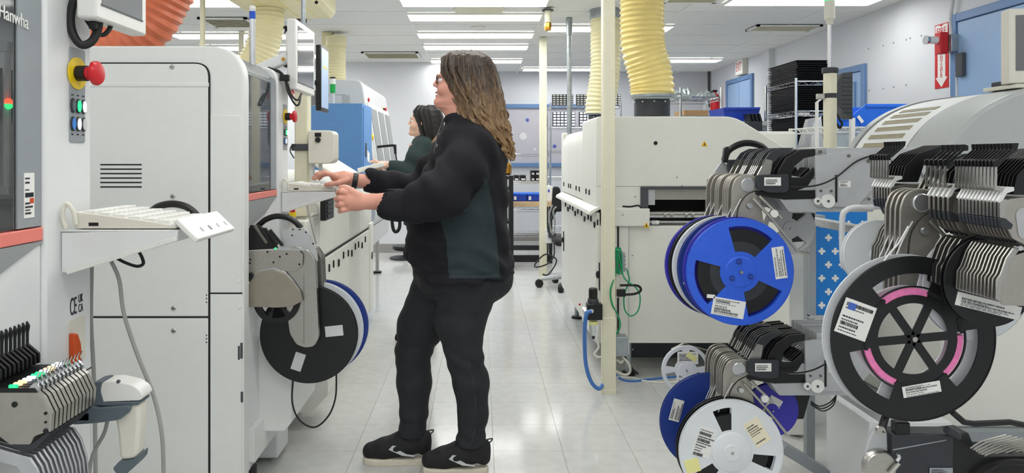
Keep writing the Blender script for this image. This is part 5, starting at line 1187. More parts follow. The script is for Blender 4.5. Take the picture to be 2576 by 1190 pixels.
for px, py in ((2320,390),(2240,394),(2296,396),(2180,392),(2160,428),(2178,432),(2168,455)): MB().lathe([(.001,0),(.008,0),(.009,.004)], P(px,py,D-.004), (0,1,0), 12).obj('bolt', 'steel' if px != 2320 else 'white_plastic', t)
MB().tube([P(2045,445,D-.03), P(2075,410,D-.03), P(2160,384,D-.02), P(2200,378,D-.01)], .004, 6).obj('cable', 'rubber', t)
# ---- frame carrying the feeders
fr_ = thing('feeder_cart', 'grey steel feeder cart frame with a blue perforated side panel', 'cart', (1.5, 2.4, 0))
for z in (1.065, .475):
    MB().box(1.285, 1.32, 1.58, 2.9, z-.03, z).obj('shelf_rail', 'alu_matte', fr_, bevel=.003)
MB().box(X_(2030,2.95), X_(2051,2.95), 2.95, 2.985, 0, 1.10).obj('leg', 'panel_grey', fr_, bevel=.003)
MB().box(1.36, 1.42, 2.86, 2.985, .44, .47).obj('cross_bar', 'panel_grey', fr_)
MB().box(1.30, 1.42, 2.86, 2.985, 1.03, 1.06).obj('cross_bar', 'panel_grey', fr_)
MB().obox(P(2035,1165,2.75), (1,0,-.62), (0,1,0), (.62,0,1), .13, .03, .02).obj('foot_brace', 'panel_grey', fr_, bevel=.003)
PD = 2.93
pn = MB().box(X_(2050,PD), X_(2182,PD), PD, PD+.006, Z_(792,PD), Z_(528,PD)).obj('perforated_panel', 'cart_blue', fr_, bevel=.001)
MB().box(X_(2034,PD), X_(2050,PD), PD-.01, PD+.012, Z_(795,PD), Z_(528,PD)).obj('panel_edge', 'panel_grey', fr_)
MB().box(X_(2034,PD), X_(2185,PD), PD-.012, PD+.012, Z_(800,PD), Z_(792,PD)).obj('panel_edge', 'alu_matte', fr_)
for r in range(8):
    for cc in range(4):
        px = 2067+34*cc+(17 if r % 2 else 0); py = 564+34*r
        if px > 2176: continue
        q = P(px, py, PD); x, z, a, b = q.x, q.z, .0145, .0042
        pts = []
        for k in range(4):
            c, s_ = math.cos(k*PI/2), math.sin(k*PI/2)
            for u, v in ((a,-b*1.1),(a,b*1.1),(b*1.3,b*1.3)): pts.append((x+u*c-v*s_, z+u*s_+v*c))
        MB().prism(pts, 'y', PD-.0012, PD).obj('perforation', 'white_plastic', pn, smooth=False)
cable('tube_handle', [(2192,520,2.2),(2180,522,2.07),(2150,522,2.05),(2128,530,2.05),(2119,550,2.05),(2119,640,2.05),(2124,668,2.05),(2140,686,2.05)], .0085, 'pale_grey', label='pale bent tube handle in front of the blue perforated panel', cat='handle', sides=12)
D = 2.5
o = MB().prism(rpoly([(X_(1992,D),Z_(610,D)),(X_(1985,D),Z_(536,D)),(X_(2052,D),Z_(536,D)),(X_(2046,D),Z_(606,D))], .006), 'y', D, D+.1).obj('drive_box', 'black_plastic', bevel=.004); tag(o, 'black drive box under the grey feeder beside the blue panel', 'box')
o = MB().prism(rpoly([(X_(1975,D),Z_(1040,D)),(X_(1965,D),Z_(992,D)),(X_(2040,D),Z_(990,D)),(X_(2022,D),Z_(1055,D)),(X_(1985,D),Z_(1055,D))], .006), 'y', D, D+.1).obj('drive_box', 'black_plastic', bevel=.004); tag(o, 'black drive box under the lower feeder stack', 'box')
for k in range(3):
    cable('black_lead', [(2040,1010+4*k,2.3),(2062+4*k,1022+6*k,2.3),(2088+4*k,1012+4*k,2.3),(2104,994,2.3)], .002, 'rubber', label='thin black lead curving out from the lower feeder stack', group='thin black leads')
o = MB().box(X_(1985,3.2), X_(2034,3.2), 3.2, 3.6, .02, Z_(530,3.2)).obj('side_cabinet', 'oven_cream', bevel=.004); tag(o, 'narrow cream cabinet between the oven and the blue panel', 'cabinet')
# ---- reels
def rsticker(c, dx, dz, ang, w, h, parent, seed, yf, **kw):
    a = math.radians(ang); return sticker((c.x+dx, yf, c.z+dz), (math.cos(a),0,math.sin(a)), (-math.sin(a),0,math.cos(a)), w, h, parent, seed, **kw)
k2 = 2.17/F
c = P(1860,683,2.17); rb_ = reel(c, .166, .014, 'bright blue supply reel with three cutouts and two white labels', 'blue_reel', 'blue_reel', hub=.34, win=[(75,28),(195,28),(308,28)], tape_r=.80, core='black_reel')
MB().lathe([(.094,-.0058),(.094,-.0053)], c, (0,1,0), 40).obj('tape_core', 'charcoal', rb_)
yf = c.y-.0085
rsticker(c, 98*k2, 23*k2, 98, 80*k2, 30*k2, rb_, 21, yf); rsticker(c, -30*k2, -90*k2, -10, 82*k2, 44*k2, rb_, 22, yf); rsticker(c, -74*k2, -61*k2, -5, 20*k2, 9*k2, rb_, 23, yf, bars=False)
for a in (100, 215, 335):
    q = c+Vector((math.cos(math.radians(a)), 0, math.sin(math.radians(a))))*.033; MB().lathe([(.0075,0),(.0085,.0),(.0085,.0035)], (q.x, c.y-.0145, q.z), (0,1,0), 14).obj('hub_boss', 'navy_reel', rb_)
    MB().box(q.x-.005, q.x+.005, c.y-.0155, c.y-.0145, q.z-.0014, q.z+.0014).obj('boss_slot', 'blue_reel', rb_, smooth=False)
for k, (dy_, m, lb, wn) in enumerate(((.028,'violet_reel','violet rimmed reel right behind the bright blue reel',None), (.075,'navy_reel','navy reel with a white label behind the violet rimmed reel',None), (.12,'white_reel','white rimmed reel between the navy reels',None), (.15,'black_reel','black rimmed reel behind the white rimmed one',None), (.18,'violet_reel','dark violet reel at the back of the blue reel stack',None))):
    r_k = reel(c+Vector((-.004*k, dy_, -.002*k)), .168, .012, lb, m, m, hub=.34, win=wn)
    if k == 1: rsticker(c, -.135, -.02, 80, .07, .03, r_k, 30, c.y+dy_-.0075)
c = P(1838,1135,2.222); k3 = 2.222/F
rw = reel(c, .165, .014, 'white supply reel with small cutouts and a pale yellow note', 'white_reel', 'white_reel', hub=.38, win=[(102,11),(345,11),(222,11)], tape_r=.72, core='black_reel')
yf = c.y-.0085
rsticker(c, -68*k3, 25*k3, -18, 46*k3, 74*k3, rw, 31, yf); rsticker(c, 64*k3, 50*k3, 32, 42*k3, 68*k3, rw, 32, yf, m='paper_cream'); rsticker(c, -98*k3, -34*k3, 15, 36*k3, 34*k3, rw, 33, yf, m='note_yellow', bars=False)
MB().lathe([(.058,-.014),(.062,-.012),(.064,-.008)], c, (0,1,0), 36).obj('hub_ring', 'white_reel', rw)
MB().lathe([(.001,-.017),(.025,-.017),(.028,-.012)], c, (0,1,0), 24).obj('hub_cone', 'white_reel', rw)
for k, (dy_, dx, R, m, lb) in enumerate(((.03,0,.166,'black_reel','black rimmed reel right behind the white reel with the note'), (.16,-.02,.165,'navy_reel','dark blue reel with a white label behind the white reel'))):
    cc = c+Vector((dx, dy_, .0 if k == 0 else .035)); r_k = reel(cc, R, .012, lb, m, m, hub=.34)
    if k: rsticker(cc, -.11, .04, 75, .075, .036, r_k, 34, cc.y-.0075)
cc = P(1940,1030,2.34); r_k = reel(cc, .089, .012, 'small violet blue reel beside the white reel under the lower feeders', 'violet_reel', 'violet_reel', hub=.3); rsticker(cc, .0, .01, 60, .07, .045, r_k, 36, cc.y-.0075)
cc = P(1725,930,2.62); r_k = reel(cc, .0905, .010, 'small white reel with wide cutouts and two labels near the oven foot', 'white_reel', 'white_reel', hub=.4, win=[(45,33),(135,33),(225,33),(315,33)], tape_r=.42, core='tape_white')
rsticker(cc, .006, .046, 0, .078, .046, r_k, 37, cc.y-.0065); rsticker(cc, .012, -.045, -3, .098, .055, r_k, 38, cc.y-.0065); rsticker(cc, .02, .05, -35, .04, .02, r_k, 39, cc.y-.0075, m='note_yellow', bars=False)
o = MB().prism([(X_(1690,2.64),Z_(880,2.64)),(X_(1720,2.64),Z_(865,2.64)),(X_(1790,2.64),Z_(885,2.64)),(X_(1800,2.64),Z_(920,2.64)),(X_(1775,2.64),Z_(905,2.64))], 'y', 2.64, 2.655).obj('reel_hanger', 'steel_dark'); tag(o, 'steel hanger arm over the small white reel', 'hanger')
MB().box(X_(1720,2.64), X_(1730,2.64), 2.64, 2.652, Z_(932,2.64), Z_(866,2.64)).obj('drop_arm', 'steel_dark', o); MB().box(X_(1780,2.64), X_(1800,2.64), 2.44, 2.65, Z_(905,2.64), Z_(890,2.64)).obj('side_bar', 'steel_dark', o)
cc = P(1985,575,2.42); reel(cc, .089, .012, 'grey-white small reel behind the feeder neck near the blue panel', 'pale_grey', 'pale_grey', hub=.35, win=[(60,20),(180,20),(300,20)], tape_r=.4, core='tape_white')
# big black spoked reel
c = P(2297,852,1.60); R = 208*1.60/F; k4 = 1.60/F
t = thing('component_reel', 'large black spoked reel with pink foam arcs and white labels', 'reel', c)
rings = [0, .018, .022, R*.43, R*.53, R*.62, R*.64, R*.79, R*.985, R]
def keep(i, a):
    win = any(abs((a-w0+180) % 360-180) < 29 for w0 in (100, 220, 340))
    if i == 0: return True
    if i in (1,): return True
    if i == 2: return False
    if i == 4: return not win
    if i == 6: return not win
    return True
MB().polar(c, rings, .0035, keep, 120).obj('flange', 'black_reel', t, smooth=False)
MB().lathe([(R*.985,-.003),(R*1.0,-.002),(R*1.0,.002),(R*.985,.003)], c, (0,1,0), 90, False).obj('rim', 'black_reel', t)
MB().polar(c+Vector((-.006,.026,0)), [R*.5, R*.62, R*.78, R*1.005], .003, lambda i, a: i != 1 or not any(abs((a-w0+180) % 360-180) < 26 for w0 in (100, 220, 340)), 72).obj('flange', 'white_reel', t, smooth=False)
MB().lathe([(R*.53,.001),(R*.53,.024)], c, (0,1,0), 60, False).obj('core', 'black_reel', t)
for w0 in (100, 220, 338):
    hw = 28 if w0 != 338 else 26
    b = MB()
    n = 16; a_ = [math.radians(w0-hw+2*hw*i/n) for i in range(n+1)]
    pts = [(c.x+R*.525*math.cos(a), c.z+R*.525*math.sin(a)) for a in a_]+[(c.x+R*.605*math.cos(a), c.z+R*.605*math.sin(a)) for a in a_[::-1]]
    MB().prism(pts, 'y', c.y-.0005, c.y+.018).obj('foam_arc', 'pink_foam', t)
MB().lathe([(.001,-.008),(.006,-.008),(.007,-.002)], c, (0,1,0), 18).obj('spindle', 'steel', t)
for k in range(6):
    a = math.radians(5+60*k); e = Vector((math.cos(a), 0, math.sin(a))); MB().obox(c+e*(R*.24), e, (0,1,0), (-math.sin(a),0,math.cos(a)), R*.2, .002, .0095).obj('spoke', 'black_reel', t)
for w0 in (160, 280, 40):
    for s_ in (-1, 1):
        a = math.radians(w0+s_*24); MB().obox((c.x+R*.58*math.cos(a), c.y-.0025, c.z+R*.58*math.sin(a)), (-math.sin(a),0,math.cos(a)), (0,1,0), (math.cos(a),0,math.sin(a)), .018, .001, .004).obj('clip_slot', 'black_matte', t)
yf = c.y-.0035
s_ = rsticker(c, -147*k4, 49*k4, -20, 82*k4, 90*k4, t, 41, yf); q = Vector((c.x-156*k4, yf-.0012, c.z+82*k4)); MB().obox(q, (1,0,-.35), (.35,0,1), (0,1,0), .009, .008, .0004).obj('logo', 'ink_blue', s_, smooth=False)
rsticker(c, 19*k4, -126*k4, 10, 96*k4, 28*k4, t, 42, yf)
o = MB().tube(spline([P(2285,570,1.64), P(2262,610,1.62), P(2236,640,1.61), P(2222,662,1.605)], 6), .0022, 6).obj('tape_strip', 'tape_white'); tag(o, 'white tape strip running from the big black reel to its feeder', 'tape')
cc = P(2205,640,1.86); reel(cc, .092, .014, 'white reel behind the fan of feeder strips near the tube handle', 'white_reel', 'white_reel', hub=.3, tape_r=.9, core='tape_white')
# ---- near right bank of slim feeders (mirrored kind)
RD_ = 1.40
def n_(px, py): return (X_(px,RD_), Z_(py,RD_))
def nP(px, py, dy=0): q = P(px, py, RD_); q.y += dy; return q
def right_feeder(label, group, full):
    t = thing('tape_feeder', label, 'feeder', nP(2560,640), group); Y = RD_; w = .0042
    MB().prism(rpoly([n_(2520,545),n_(2519,518),n_(2534,501),n_(2570,497),n_(2760,497),n_(2760,620),n_(2600,628),n_(2570,612),n_(2545,600)], .006), 'y', Y-w*.55, Y+w*.55).obj('side_plate', 'steel_plate', t)
    MB().prism(rpoly([n_(2506,506),n_(2528,470),n_(2548,470),n_(2549,480),n_(2530,486),n_(2516,512)], .002), 'y', Y-w*.7, Y+w*.7).obj('clip', 'tape_white', t)
    MB().prism(rpoly([n_(2512,508),n_(2526,500),n_(2540,508),n_(2526,520),n_(2522,548),n_(2512,548)], .003), 'y', Y-w*.85, Y+w*.85).obj('nose', 'steel', t)
    MB().prism(rpoly([n_(2512,549),n_(2526,549),n_(2545,565),n_(2540,577),n_(2516,572)], .002), 'y', Y-w*.9, Y+w*.9).obj('nose_block', 'charcoal', t)
    MB().prism([n_(2528,566),n_(2548,580),n_(2570,612),n_(2562,616),n_(2540,586)], 'y', Y-w*.5, Y+w*.5).obj('guide_web', 'charcoal', t)
    pts = [n_(2572,620), n_(2548,624), n_(2530,650), n_(2516,690), n_(2506,704), n_(2503,752)]
    lo = [(x+.010, z-.006) for x, z in pts][::-1]
    MB().prism(pts+lo, 'y', Y-w*.42, Y+w*.42).obj('tape_guide', 'steel', t, bevel=.0005)
    MB().prism([n_(2500,478),n_(2503,414),n_(2508,414),n_(2507,476),n_(2530,470),n_(2530,484)], 'y', Y-w*.28, Y+w*.28).obj('lever', 'steel', t)
    MB().prism(rpoly([n_(2499,420),n_(2498,404),n_(2512,400),n_(2513,420)], .002), 'y', Y-w*.55, Y+w*.55).obj('lever_cap', 'black_plastic', t)
    MB().prism(rpoly([n_(2511,408),n_(2548,376),n_(2546,360),n_(2562,360),n_(2558,376),n_(2516,412)], .002), 'y', Y-w*.34, Y+w*.34).obj('release_handle', 'black_plastic', t)
    MB().prism(rpoly([n_(2548,490),n_(2560,440),n_(2600,400),n_(2680,372),n_(2760,372),n_(2760,390),n_(2690,396),n_(2620,430),n_(2600,490)], .004), 'y', Y-w*.3, Y+w*.3).obj('tape_cover', 'black_plastic', t)
    if full:
        MB().prism(rpoly([n_(2552,540),n_(2556,528),n_(2566,522),n_(2590,522),n_(2600,560),n_(2590,600),n_(2560,600)], .01), 'y', Y-w, Y-w*.6).obj('cover_plate', 'alu_matte', t)
        MB().cyl(nP(2558,623,-.010), nP(2558,623,.002), .005, n=14).obj('pin', 'chrome', t)
        MB().prism(rpoly([n_(2506,720),n_(2530,650),n_(2590,630),n_(2760,640),n_(2760,775),n_(2520,768)], .006), 'y', Y-w*.2, Y+w*.35).obj('guard_plate', 'steel_plate', t)
    return t
f0 = right_feeder('slim feeder with a plain steel guard plate at the front of the slim bank', None, True)
f1_ = right_feeder('slim steel feeder in the bank in front of the small black reel', 'slim feeders before the small black reel', False); f1_.location.y += .0105
for k in range(2, 12): dup(f1_, (0, .0105*(k-1), 0))
f2_ = right_feeder('slim steel feeder in the short bank overlapping the big spoked reel', 'slim feeders overlapping the big spoked reel', False); f2_.location.y += .152
for k in range(1, 5): dup(f2_, (0, .016*k, 0))
f3_ = right_feeder('slim steel feeder in the bank beside the tube handle', 'slim feeders beside the tube handle', False); f3_.location = f3_.location+Vector((0,.37,.012))
for k in range(1, 7): dup(f3_, (0, .0125*k, 0))
MB().box(1.20, 1.32, 1.585, 1.62, 1.03, 1.115).obj('rail_link', 'alu_matte', fr_); MB().box(1.20, 1.24, 1.38, 1.62, 1.085, 1.116).obj('front_rail', 'alu_matte', fr_, bevel=.003)
c = P(2484,706,1.53); k5 = 1.53/F
rr_ = reel(c, .1, .012, 'small black reel with a long white label behind the slim feeders', 'black_reel', 'black_reel', hub=.3)
rsticker(c, -4*k5, -62*k5, -14, 165*k5, 34*k5, rr_, 51, c.y-.0075)
cc = P(2450,720,1.625); reel(cc, .125, .014, 'white reel half hidden behind the small black reel', 'white_reel', 'white_reel', hub=.3, tape_r=.9, core='tape_white')
# ---- black feeder at the lower right
D = 1.62
def l_(px, py): return (X_(px,D), Z_(py,D))
t = thing('bulk_feeder', 'black bulk feeder with a steel hub at the lower shelf under the big reel', 'feeder', P(2400,1200,D))
MB().prism(rpoly([l_(2245,1092),l_(2400,1092),l_(2400,1240),l_(2245,1240)], .006), 'y', D, D+.05).obj('housing', 'charcoal', t, bevel=.004)
MB().prism([l_(2246,1130),l_(2380,1106),l_(2380,1108),l_(2246,1133)], 'y', D-.001, D).obj('seam', 'panel_grey', t)
MB().prism(rpoly([l_(2380,1098),l_(2445,1092),l_(2470,1150),l_(2600,1150),l_(2600,1240),l_(2380,1240)], .006), 'y', D+.01, D+.06).obj('drive_cover', 'black_plastic', t, bevel=.004)
MB().prism(rpoly([l_(2185,1240),l_(2176,1180),l_(2190,1120),l_(2212,1075),l_(2240,1085),l_(2245,1240)], .012), 'y', D+.012, D+.024).obj('end_plate', 'alu_matte', t, bevel=.003)
MB().lathe([(.012,0),(.034,0),(.038,.004),(.04,.014)], P(2218,1178,D-.004), (0,1,0), 28).obj('hub', 'steel', t)
MB().tube([P(2216,1086,D-.01), P(2226,1052,D-.006), P(2236,1040,D)], [.009,.008,.006], 10).obj('latch_arm', 'black_plastic', t)
MB().lathe([(.001,0),(.010,0),(.011,.006)], P(2217,1084,D-.018), (0,1,0), 16).obj('latch_pin', 'steel', t)
MB().box(X_(2252,D), X_(2288,D), D-.004, D+.02, Z_(1092,D), Z_(1062,D)).obj('knob_block', 'black_plastic', t, bevel=.003)
MB().tube([P(2395,1036,D-.012), P(2425,1062,D-.012), P(2450,1066,D-.012), P(2540,1062,D-.012), P(2590,1072,D-.012)], .007, 8).obj('lever_bar', 'black_plastic', t)
MB().tube([P(2380,1080,D-.01), P(2412,1098,D-.01)], .009, 10).obj('thumb_screw', 'charcoal', t)
for k in range(10):
    MB().tube([P(2440+7*k,1128+4*k,D-.008+.004*k), P(2470+12*k,1110+3*k,D+.004*k), P(2530+14*k,1094+3*k,D+.02)], .0022, 6).obj('spring_arm', 'steel', t)
MB().lathe([(.105,0),(.11,-.004),(.118,-.004),(.12,.004)], P(2555,1285,D-.005), (0,1,0), 60, False).obj('wheel_rim', 'black_plastic', t)
sticker(P(2366,1184,D)-Vector((0,.002,0)), (1,0,0), (0,0,1), 58*D/F, 16*D/F, t, 55, m='panel_grey')
MB().tube(spline([P(2262,1166,D-.012), P(2250,1180,D-.012), P(2240,1192,D-.012)], 4), .004, 8).obj('pawl', 'steel', t)
MB().tube(spline([P(2258,1142,D-.012), P(2262,1150,D-.012), P(2256,1160,D-.012)], 4), .004, 8).obj('pawl', 'chrome', t)
MB().box(X_(2180,D), X_(2650,D), D-.02, D+.09, Z_(1262,D), Z_(1240,D)).obj('mount_rail', 'alu_matte', t)
o = MB().box(X_(2185,2.45), X_(2395,2.45), 2.45, 2.75, .02, Z_(1062,2.45)).obj('lower_cabinet', 'machine_white', bevel=.004); tag(o, 'pale cabinet standing behind the lower bulk feeder', 'cabinet')
# ================================================================ back of the room
wire_rack('wire_rack', 'chrome wire rack with light panels in front of the blue framed window', X_(1385,9.6), X_(1562,9.6), 9.6, 10.1, (Z_(266,9.6), Z_(318,9.6), Z_(380,9.6), Z_(448,9.6), .3), Z_(258,9.6), 8)
def dot_panel(x0, x1, y0, y1, d, label, lit, nx=6, ny=5):
    t = thing('slot_panel', label, 'panel', ((X_(x0,d)+X_(x1,d))/2, d+.05, Z_(y1,d)))
    MB().box(X_(x0,d), X_(x1,d), d, d+.1, Z_(y1,d), Z_(y0,d)).obj('case', 'black_plastic' if not lit else 'dark_grey', t, bevel=.005)
    for i in range(nx):
        for j in range(ny):
            a = x0+(x1-x0)*(i+.14)/nx; b = x0+(x1-x0)*(i+.86)/nx; c = y0+(y1-y0)*(j+.2)/ny; e = y0+(y1-y0)*(j+.8)/ny
            MB().box(X_(a,d), X_(b,d), d-.004, d, Z_(e,d), Z_(c,d)).obj('cell', 'led_white' if lit else 'white_plastic', t, smooth=False)
zt = 0
for k, (a, b) in enumerate(((1390,1442),(1451,1500),(1512,1562))):
    dot_panel(a, b, 237, 264.5, 9.65, ('black slotted panel on the rack top beside the grey conduit', 'black slotted panel on the rack top beside the pale hose', 'black slotted panel on the rack top behind the cream post')[k], False)
for k, (a, b) in enumerate(((1391,1447),(1458,1512))):
    dot_panel(a, b, 281, 317, 9.65, ('lit white grid panel on the rack beside the grey conduit', 'lit white grid panel on the rack beside the pale hose')[k], True)
RK = 9.3
wk = wire_rack('wire_rack', 'chrome wire rack with small black boxes above the wooden desk', X_(1284,RK), X_(1384,RK), RK, RK+.45, (Z_(388,RK), Z_(456,RK), Z_(527,RK), Z_(590,RK)), Z_(384,RK), 8)
for k, (a, b, c, e) in enumerate(((1293,1306,441,455),(1309,1323,441,455),(1336,1346,429,441),(1347,1358,429,441),(1336,1346,442,455),(1347,1358,442,455))):
    t = thing('parts_box', 'small black parts box with a white tag on the wire rack', 'box', P((a+b)/2,e,RK+.05), 'small black parts boxes')
    MB().box(X_(a,RK+.05), X_(b,RK+.05), RK+.05, RK+.3, Z_(e,RK+.05), Z_(c,RK+.05)).obj('case', 'black_plastic', t, bevel=.004)
    MB().box(X_(a+2,RK+.05), X_(b-2,RK+.05), RK+.046, RK+.05, Z_(e-2,RK+.05), Z_(e-6,RK+.05)).obj('tag', 'paper', t, smooth=False)
t = thing('desk', 'light wooden desk with black legs in front of the wire rack', 'desk', (X_(1335,8.5), 8.7, 0)); D = 8.45
MB().box(X_(1283,D), X_(1392,D), D, D+.6, Z_(520,D), Z_(508,D)).obj('top', 'wood', t, bevel=.004)
for px in (1288, 1386):
    for y_ in (D+.05, D+.55): MB().box(X_(px,D)-.02, X_(px,D)+.02, y_-.02, y_+.02, 0, Z_(520,D)).obj('leg', 'black_plastic', t)
MB().box(X_(1284,D), X_(1390,D), D+.02, D+.08, .02, .10).obj('foot_bar', 'black_plastic', t); MB().box(X_(1284,D), X_(1390,D), D+.5, D+.56, .10, .16).obj('foot_bar', 'charcoal', t)
for k, (a, b) in enumerate(((1290,1325),(1327,1360))):
    t = thing('small_bin', ('blue parts bin on the wooden desk beside the black frame', 'blue parts bin on the wooden desk beside the cream post')[k], 'bin', P((a+b)/2,507,D+.1))
    MB().box(X_(a,D+.1), X_(b,D+.1), D+.1, D+.35, Z_(507.6,D), Z_(487,D+.1)).obj('tub', 'blue_bin_dark', t, bevel=.006)
    MB().box(X_(a,D+.1)-.004, X_(b,D+.1)+.004, D+.094, D+.356, Z_(490,D+.1), Z_(486,D+.1)).obj('rim', 'blue_bin', t, bevel=.003)
    MB().box(X_(a+3,D+.1), X_(a+9,D+.1), D+.093, D+.0995, Z_(503,D+.1), Z_(494,D+.1)).obj('tag', 'paper', t, smooth=False)
t = thing('white_carton', 'white carton standing on the right end of the wooden desk', 'box', P(1386,508,D+.2))
MB().box(X_(1376,D+.1), X_(1391,D+.1), D+.12, D+.4, Z_(507.6,D), Z_(470,D)).obj('carton', 'paper', t, bevel=.003)
MB().box(X_(1379,D+.1), X_(1383,D+.1), D+.118, D+.12, Z_(485,D), Z_(478,D)).obj('print', 'violet_reel', t, smooth=False)
t = thing('equipment_rack', 'black slotted equipment frame beside the wooden desk', 'rack', (X_(1277,8.0), 8.2, 0)); D = 8.0
for px in (1271, 1286):
    MB().box(X_(px,D)-.025, X_(px,D)+.025, D, D+.05, .05, Z_(442,D)).obj('upright', 'black_plastic', t, bevel=.003)
for py in (448, 475, 500, 560, 600): MB().box(X_(1268,D), X_(1290,D), D+.01, D+.4, Z_(py+3,D), Z_(py-3,D)).obj('crossbar', 'black_plastic', t)
for k in range(5): MB().ball((X_(1271,D), D-.003, Z_(455+36*k,D)), .014, 8, 6).obj('bolt', 'chrome', t)
for px in (1271, 1287): MB().ball((X_(px,D), D+.03, .035), .035, 10, 8).obj('caster', 'rubber', t)
o = MB().lathe([(.03,0),(.05,.02),(.05,.12),(.02,.15)], P(1276,436,8.1)+Vector((0,0,-.02)), n=14).obj('lamp_jar', 'brass'); tag(o, 'small brass coloured jar on top of the black frame', 'jar')
# office chair seen between post and oven
t = thing('office_chair', 'dark office chair with a grey five-star base beside the oven', 'chair', (X_(1400,6.9), 6.95, 0)); D = 6.9; xc = X_(1400,D)
MB().prism(rpoly([(X_(1390,D),Z_(535,D)),(X_(1394,D),Z_(470,D)),(X_(1412,D),Z_(472,D)),(X_(1418,D),Z_(535,D))], .03), 'y', D+.1, D+.16).obj('backrest', 'black_matte', t, bevel=.015)
MB().box(xc-.03, xc+.26, D-.15, D+.2, .43, .50).obj('seat', 'black_matte', t, bevel=.03)
MB().tube(spline([(xc, D+.14, .75), (xc-.06, D+.2, .55), (xc+.05, D+.12, .43)]), .015).obj('back_arm', 'charcoal', t)
MB().cyl((xc+.1, D+.02, .10), (xc+.1, D+.02, .44), .025).obj('gas_column', 'charcoal', t)
for k in range(5):
    a = PI+2*PI*k/5; e = Vector((xc+.1+.27*math.cos(a), D+.02+.27*math.sin(a), .085))
    MB().tube([(xc+.1, D+.02, .12), e], [.03,.02], 8).obj('base_arm', 'alu_matte', t); MB().lathe([(.001,-.022),(.04,-.022),(.042,0),(.04,.022),(.001,.022)], (e.x, e.y, .043), (math.sin(a),-math.cos(a),0), 14).obj('caster', 'rubber', t)
cable('grey_cable', [(1390,515,6.75),(1382,540,6.75),(1384,570,6.75),(1392,590,6.75),(1396,560,6.75),(1392,530,6.75),(1400,520,6.75)], .008, 'cable_grey', label='grey cables looped on the cream post beside the office chair')
t = thing('power_box', 'white power box with a black plug on the far cream post', 'outlet', P(1385,610,7.4)); D = 7.405
MB().box(X_(1372,D), X_(1388,D), D, D+.05, Z_(612,D), Z_(578,D)).obj('case', 'white_plastic', t, bevel=.004); MB().lathe([(.03,0),(.035,.02),(.02,.07)], P(1396,592,D), (-1,-.3,0), 14).obj('plug', 'black_plastic', t)
MB().tube(spline([P(1392,598,D), P(1394,640,D-.1), P(1380,662,D-.15), P(1352,672,D-.2), P(1346,665,D-.15), P(1372,640,D-.05), P(1400,655,D-.1), P(1380,690,D-.2), P(1365,690,D-.2)], 8), .008, 6).obj('plug_cable', 'rubber', t)
# stool by the back wall
t = thing('stool', 'small black round stool near the back wall', 'stool', (X_(1018,8.9), 8.9, 0)); D = 8.9; xc = X_(1020,D)
MB().lathe([(.001,0),(.15,0),(.17,.02),(.16,.05),(.001,.055)], (xc, D, Z_(618,D)-.05), n=24).obj('seat', 'black_plastic', t); MB().cyl((xc, D, .04), (xc, D, Z_(618,D)-.05), .03).obj('column', 'charcoal', t); MB().lathe([(.001,0),(.2,0),(.2,.02),(.04,.04)], (xc, D, 0), n=24).obj('base', 'charcoal', t)
